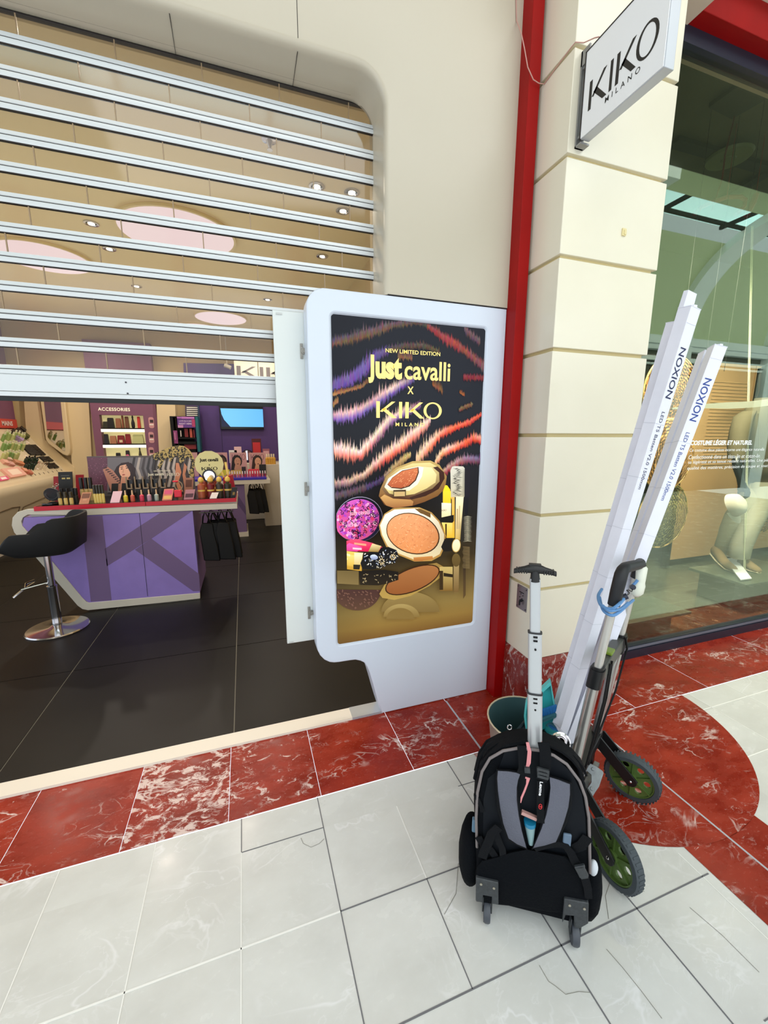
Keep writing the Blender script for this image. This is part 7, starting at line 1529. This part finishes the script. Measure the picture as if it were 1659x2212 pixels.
# bin with boxes standing in it
b = B()
def rr_ring(t0, t1, s0, s1, z, r_=.03):
    pts = []
    for (ct, cs_, a0) in ((t1-r_, s1-r_, 0), (t0+r_, s1-r_, 90), (t0+r_, s0+r_, 180), (t1-r_, s0+r_, 270)):
        for k in range(5): a = R(a0+22.5*k); pts.append(C(ct+r_*math.cos(a), cs_+r_*math.sin(a), z))
    return pts
b.loft([rr_ring(.02, .34, .21, .37, .022), rr_ring(.0, .36, .20, .39, .285), rr_ring(-.008, .368, .192, .398, .29), rr_ring(-.008, .368, .192, .398, .275), rr_ring(.012, .348, .212, .378, .28), rr_ring(.03, .33, .22, .36, .03)], cap=False)
b.face(list(range(100, 120)))
tag(obj('plastic_tub', b, mat('tub_dark', (40, 48, 54), .45), smooth=50), 'dark plastic tub on the hand truck holding the long cartons', 'tub')
# chrome tin
t = thing('spray_can', 'spray can lying on the tub with its chrome ringed base showing', 'spray can', (1.05, 1.1, .3))
cc0 = sidep(*zp(640, 1800), -.02); dirn = (CAM-cc0).normalized(); dirn = (dirn+Vector((.15, -.1, -.25))).normalized()
b = B(); b.lathe([(.028, -.16), (.030, -.15), (.031, -.006), (.034, -.004), (.034, .004), (.030, .006), (.028, .0)], cc0, dirn, n=32, cap=False); b.lathe([(.028, .0), (.027, -.004), (.020, -.002), (.018, .004), (.016, .004), (.014, -.004), (.004, -.010), (.001, -.010)], cc0, dirn, n=32, cap=False); obj('can_body', b, M_chr, t, smooth=40)
# green bucket, dustpan, brush
bk = thing('bucket', 'round bucket with dark green inside standing behind the backpack', 'bucket', (1.02, 1.30, 0))
bc = Vector((1.075, 1.275, 0)); b = B(); b.lathe([(.115, .02), (.150, .30), (.153, .303), (.153, .308), (.149, .306)], bc, n=48, cap=False); obj('outer_wall', b, mat('bucket_beige', (150, 128, 116), .5), bk, smooth=50)
b = B(); b.lathe([(.149, .306), (.146, .30), (.112, .03), (.002, .026)], bc, n=48, cap=False); obj('inner_wall', b, mat('bucket_green', (56, 84, 88), .45), bk, smooth=50)
b = B(); b.tube([bc+Vector((.153*math.cos(R(a)), .153*math.sin(R(a)), .306)) for a in range(0, 360, 10)], .0035, 6, closed=True); obj('rim', b, mat('bucket_rim', (206, 190, 160), .45), bk)
b = B(); b.cyl(bc+Vector((.02, .02, .022)), bc+Vector((.02, .02, .026)), .10, n=20); obj('base', b, MATS['bucket_beige'], bk)
def zq(x, y, off=0.0): # plane through the bucket centre facing the camera, used to read the dustpan outline
    n_ = (CAM-bc); n_.z = 0; n_.normalize(); return onplane(*zp(x, y), bc+n_*off, n_), n_
M_teal = mat('dustpan_turquoise', (52, 170, 172), .4)
dp = thing('dustpan', 'turquoise dustpan standing upright in the bucket', 'dustpan', zq(450, 1450)[0])
nn_ = zq(0, 0)[1]
b = B(); b.prism([zq(x, y, .0)[0] for x, y in ((350, 1385), (440, 1360), (470, 1300), (545, 1245), (560, 1330), (585, 1455), (600, 1530), (560, 1640), (470, 1690), (320, 1680), (305, 1560), (318, 1450))], -nn_*.004); obj('pan', b, M_teal, dp, smooth=0)
b = B(); b.prism([zq(x, y, .03)[0] for x, y in ((455, 1330), (545, 1245), (556, 1275), (478, 1345))], -nn_*.03); b.prism([zq(x, y, .022)[0] for x, y in ((545, 1250), (553, 1262), (590, 1460), (578, 1465))], -nn_*.022); b.prism([zq(x, y, .03)[0] for x, y in ((305, 1560), (318, 1450), (350, 1385), (362, 1400), (334, 1460), (322, 1560), (335, 1680), (320, 1680))], -nn_*.03); obj('pan_wall', b, mat('dustpan_light', (96, 200, 200), .4), dp, smooth=0)
br = thing('hand_brush', 'hand brush with blue bristles lying in the turquoise dustpan', 'brush', zq(520, 1520)[0])
b = B()
for k in range(15): x = 462+k*9.5; y0_ = 1505-k*3.0; b.cyl(zq(x-4, y0_+62, .03)[0], zq(x+4, y0_-8, .034)[0], .0016, .0022, n=6); b.cyl(zq(x, y0_+60, .036)[0], zq(x+8, y0_-4, .04)[0], .0016, .002, n=6); b.cyl(zq(x+4, y0_+62, .042)[0], zq(x-1, y0_+6, .044)[0], .0016, .002, n=6)
obj('bristles', b, mat('bristle_blue', (40, 120, 190), .6), br)
b = B(); b.strap([zq(458, 1590, .036)[0], zq(520, 1562, .036)[0], zq(600, 1535, .036)[0]], UZ, .016, .03); b.strap([zq(458, 1582, .040)[0], zq(520, 1554, .040)[0], zq(600, 1527, .040)[0]], UZ, .003, .032); obj('brush_back', b, mat('brush_back', (60, 110, 120), .45), br)
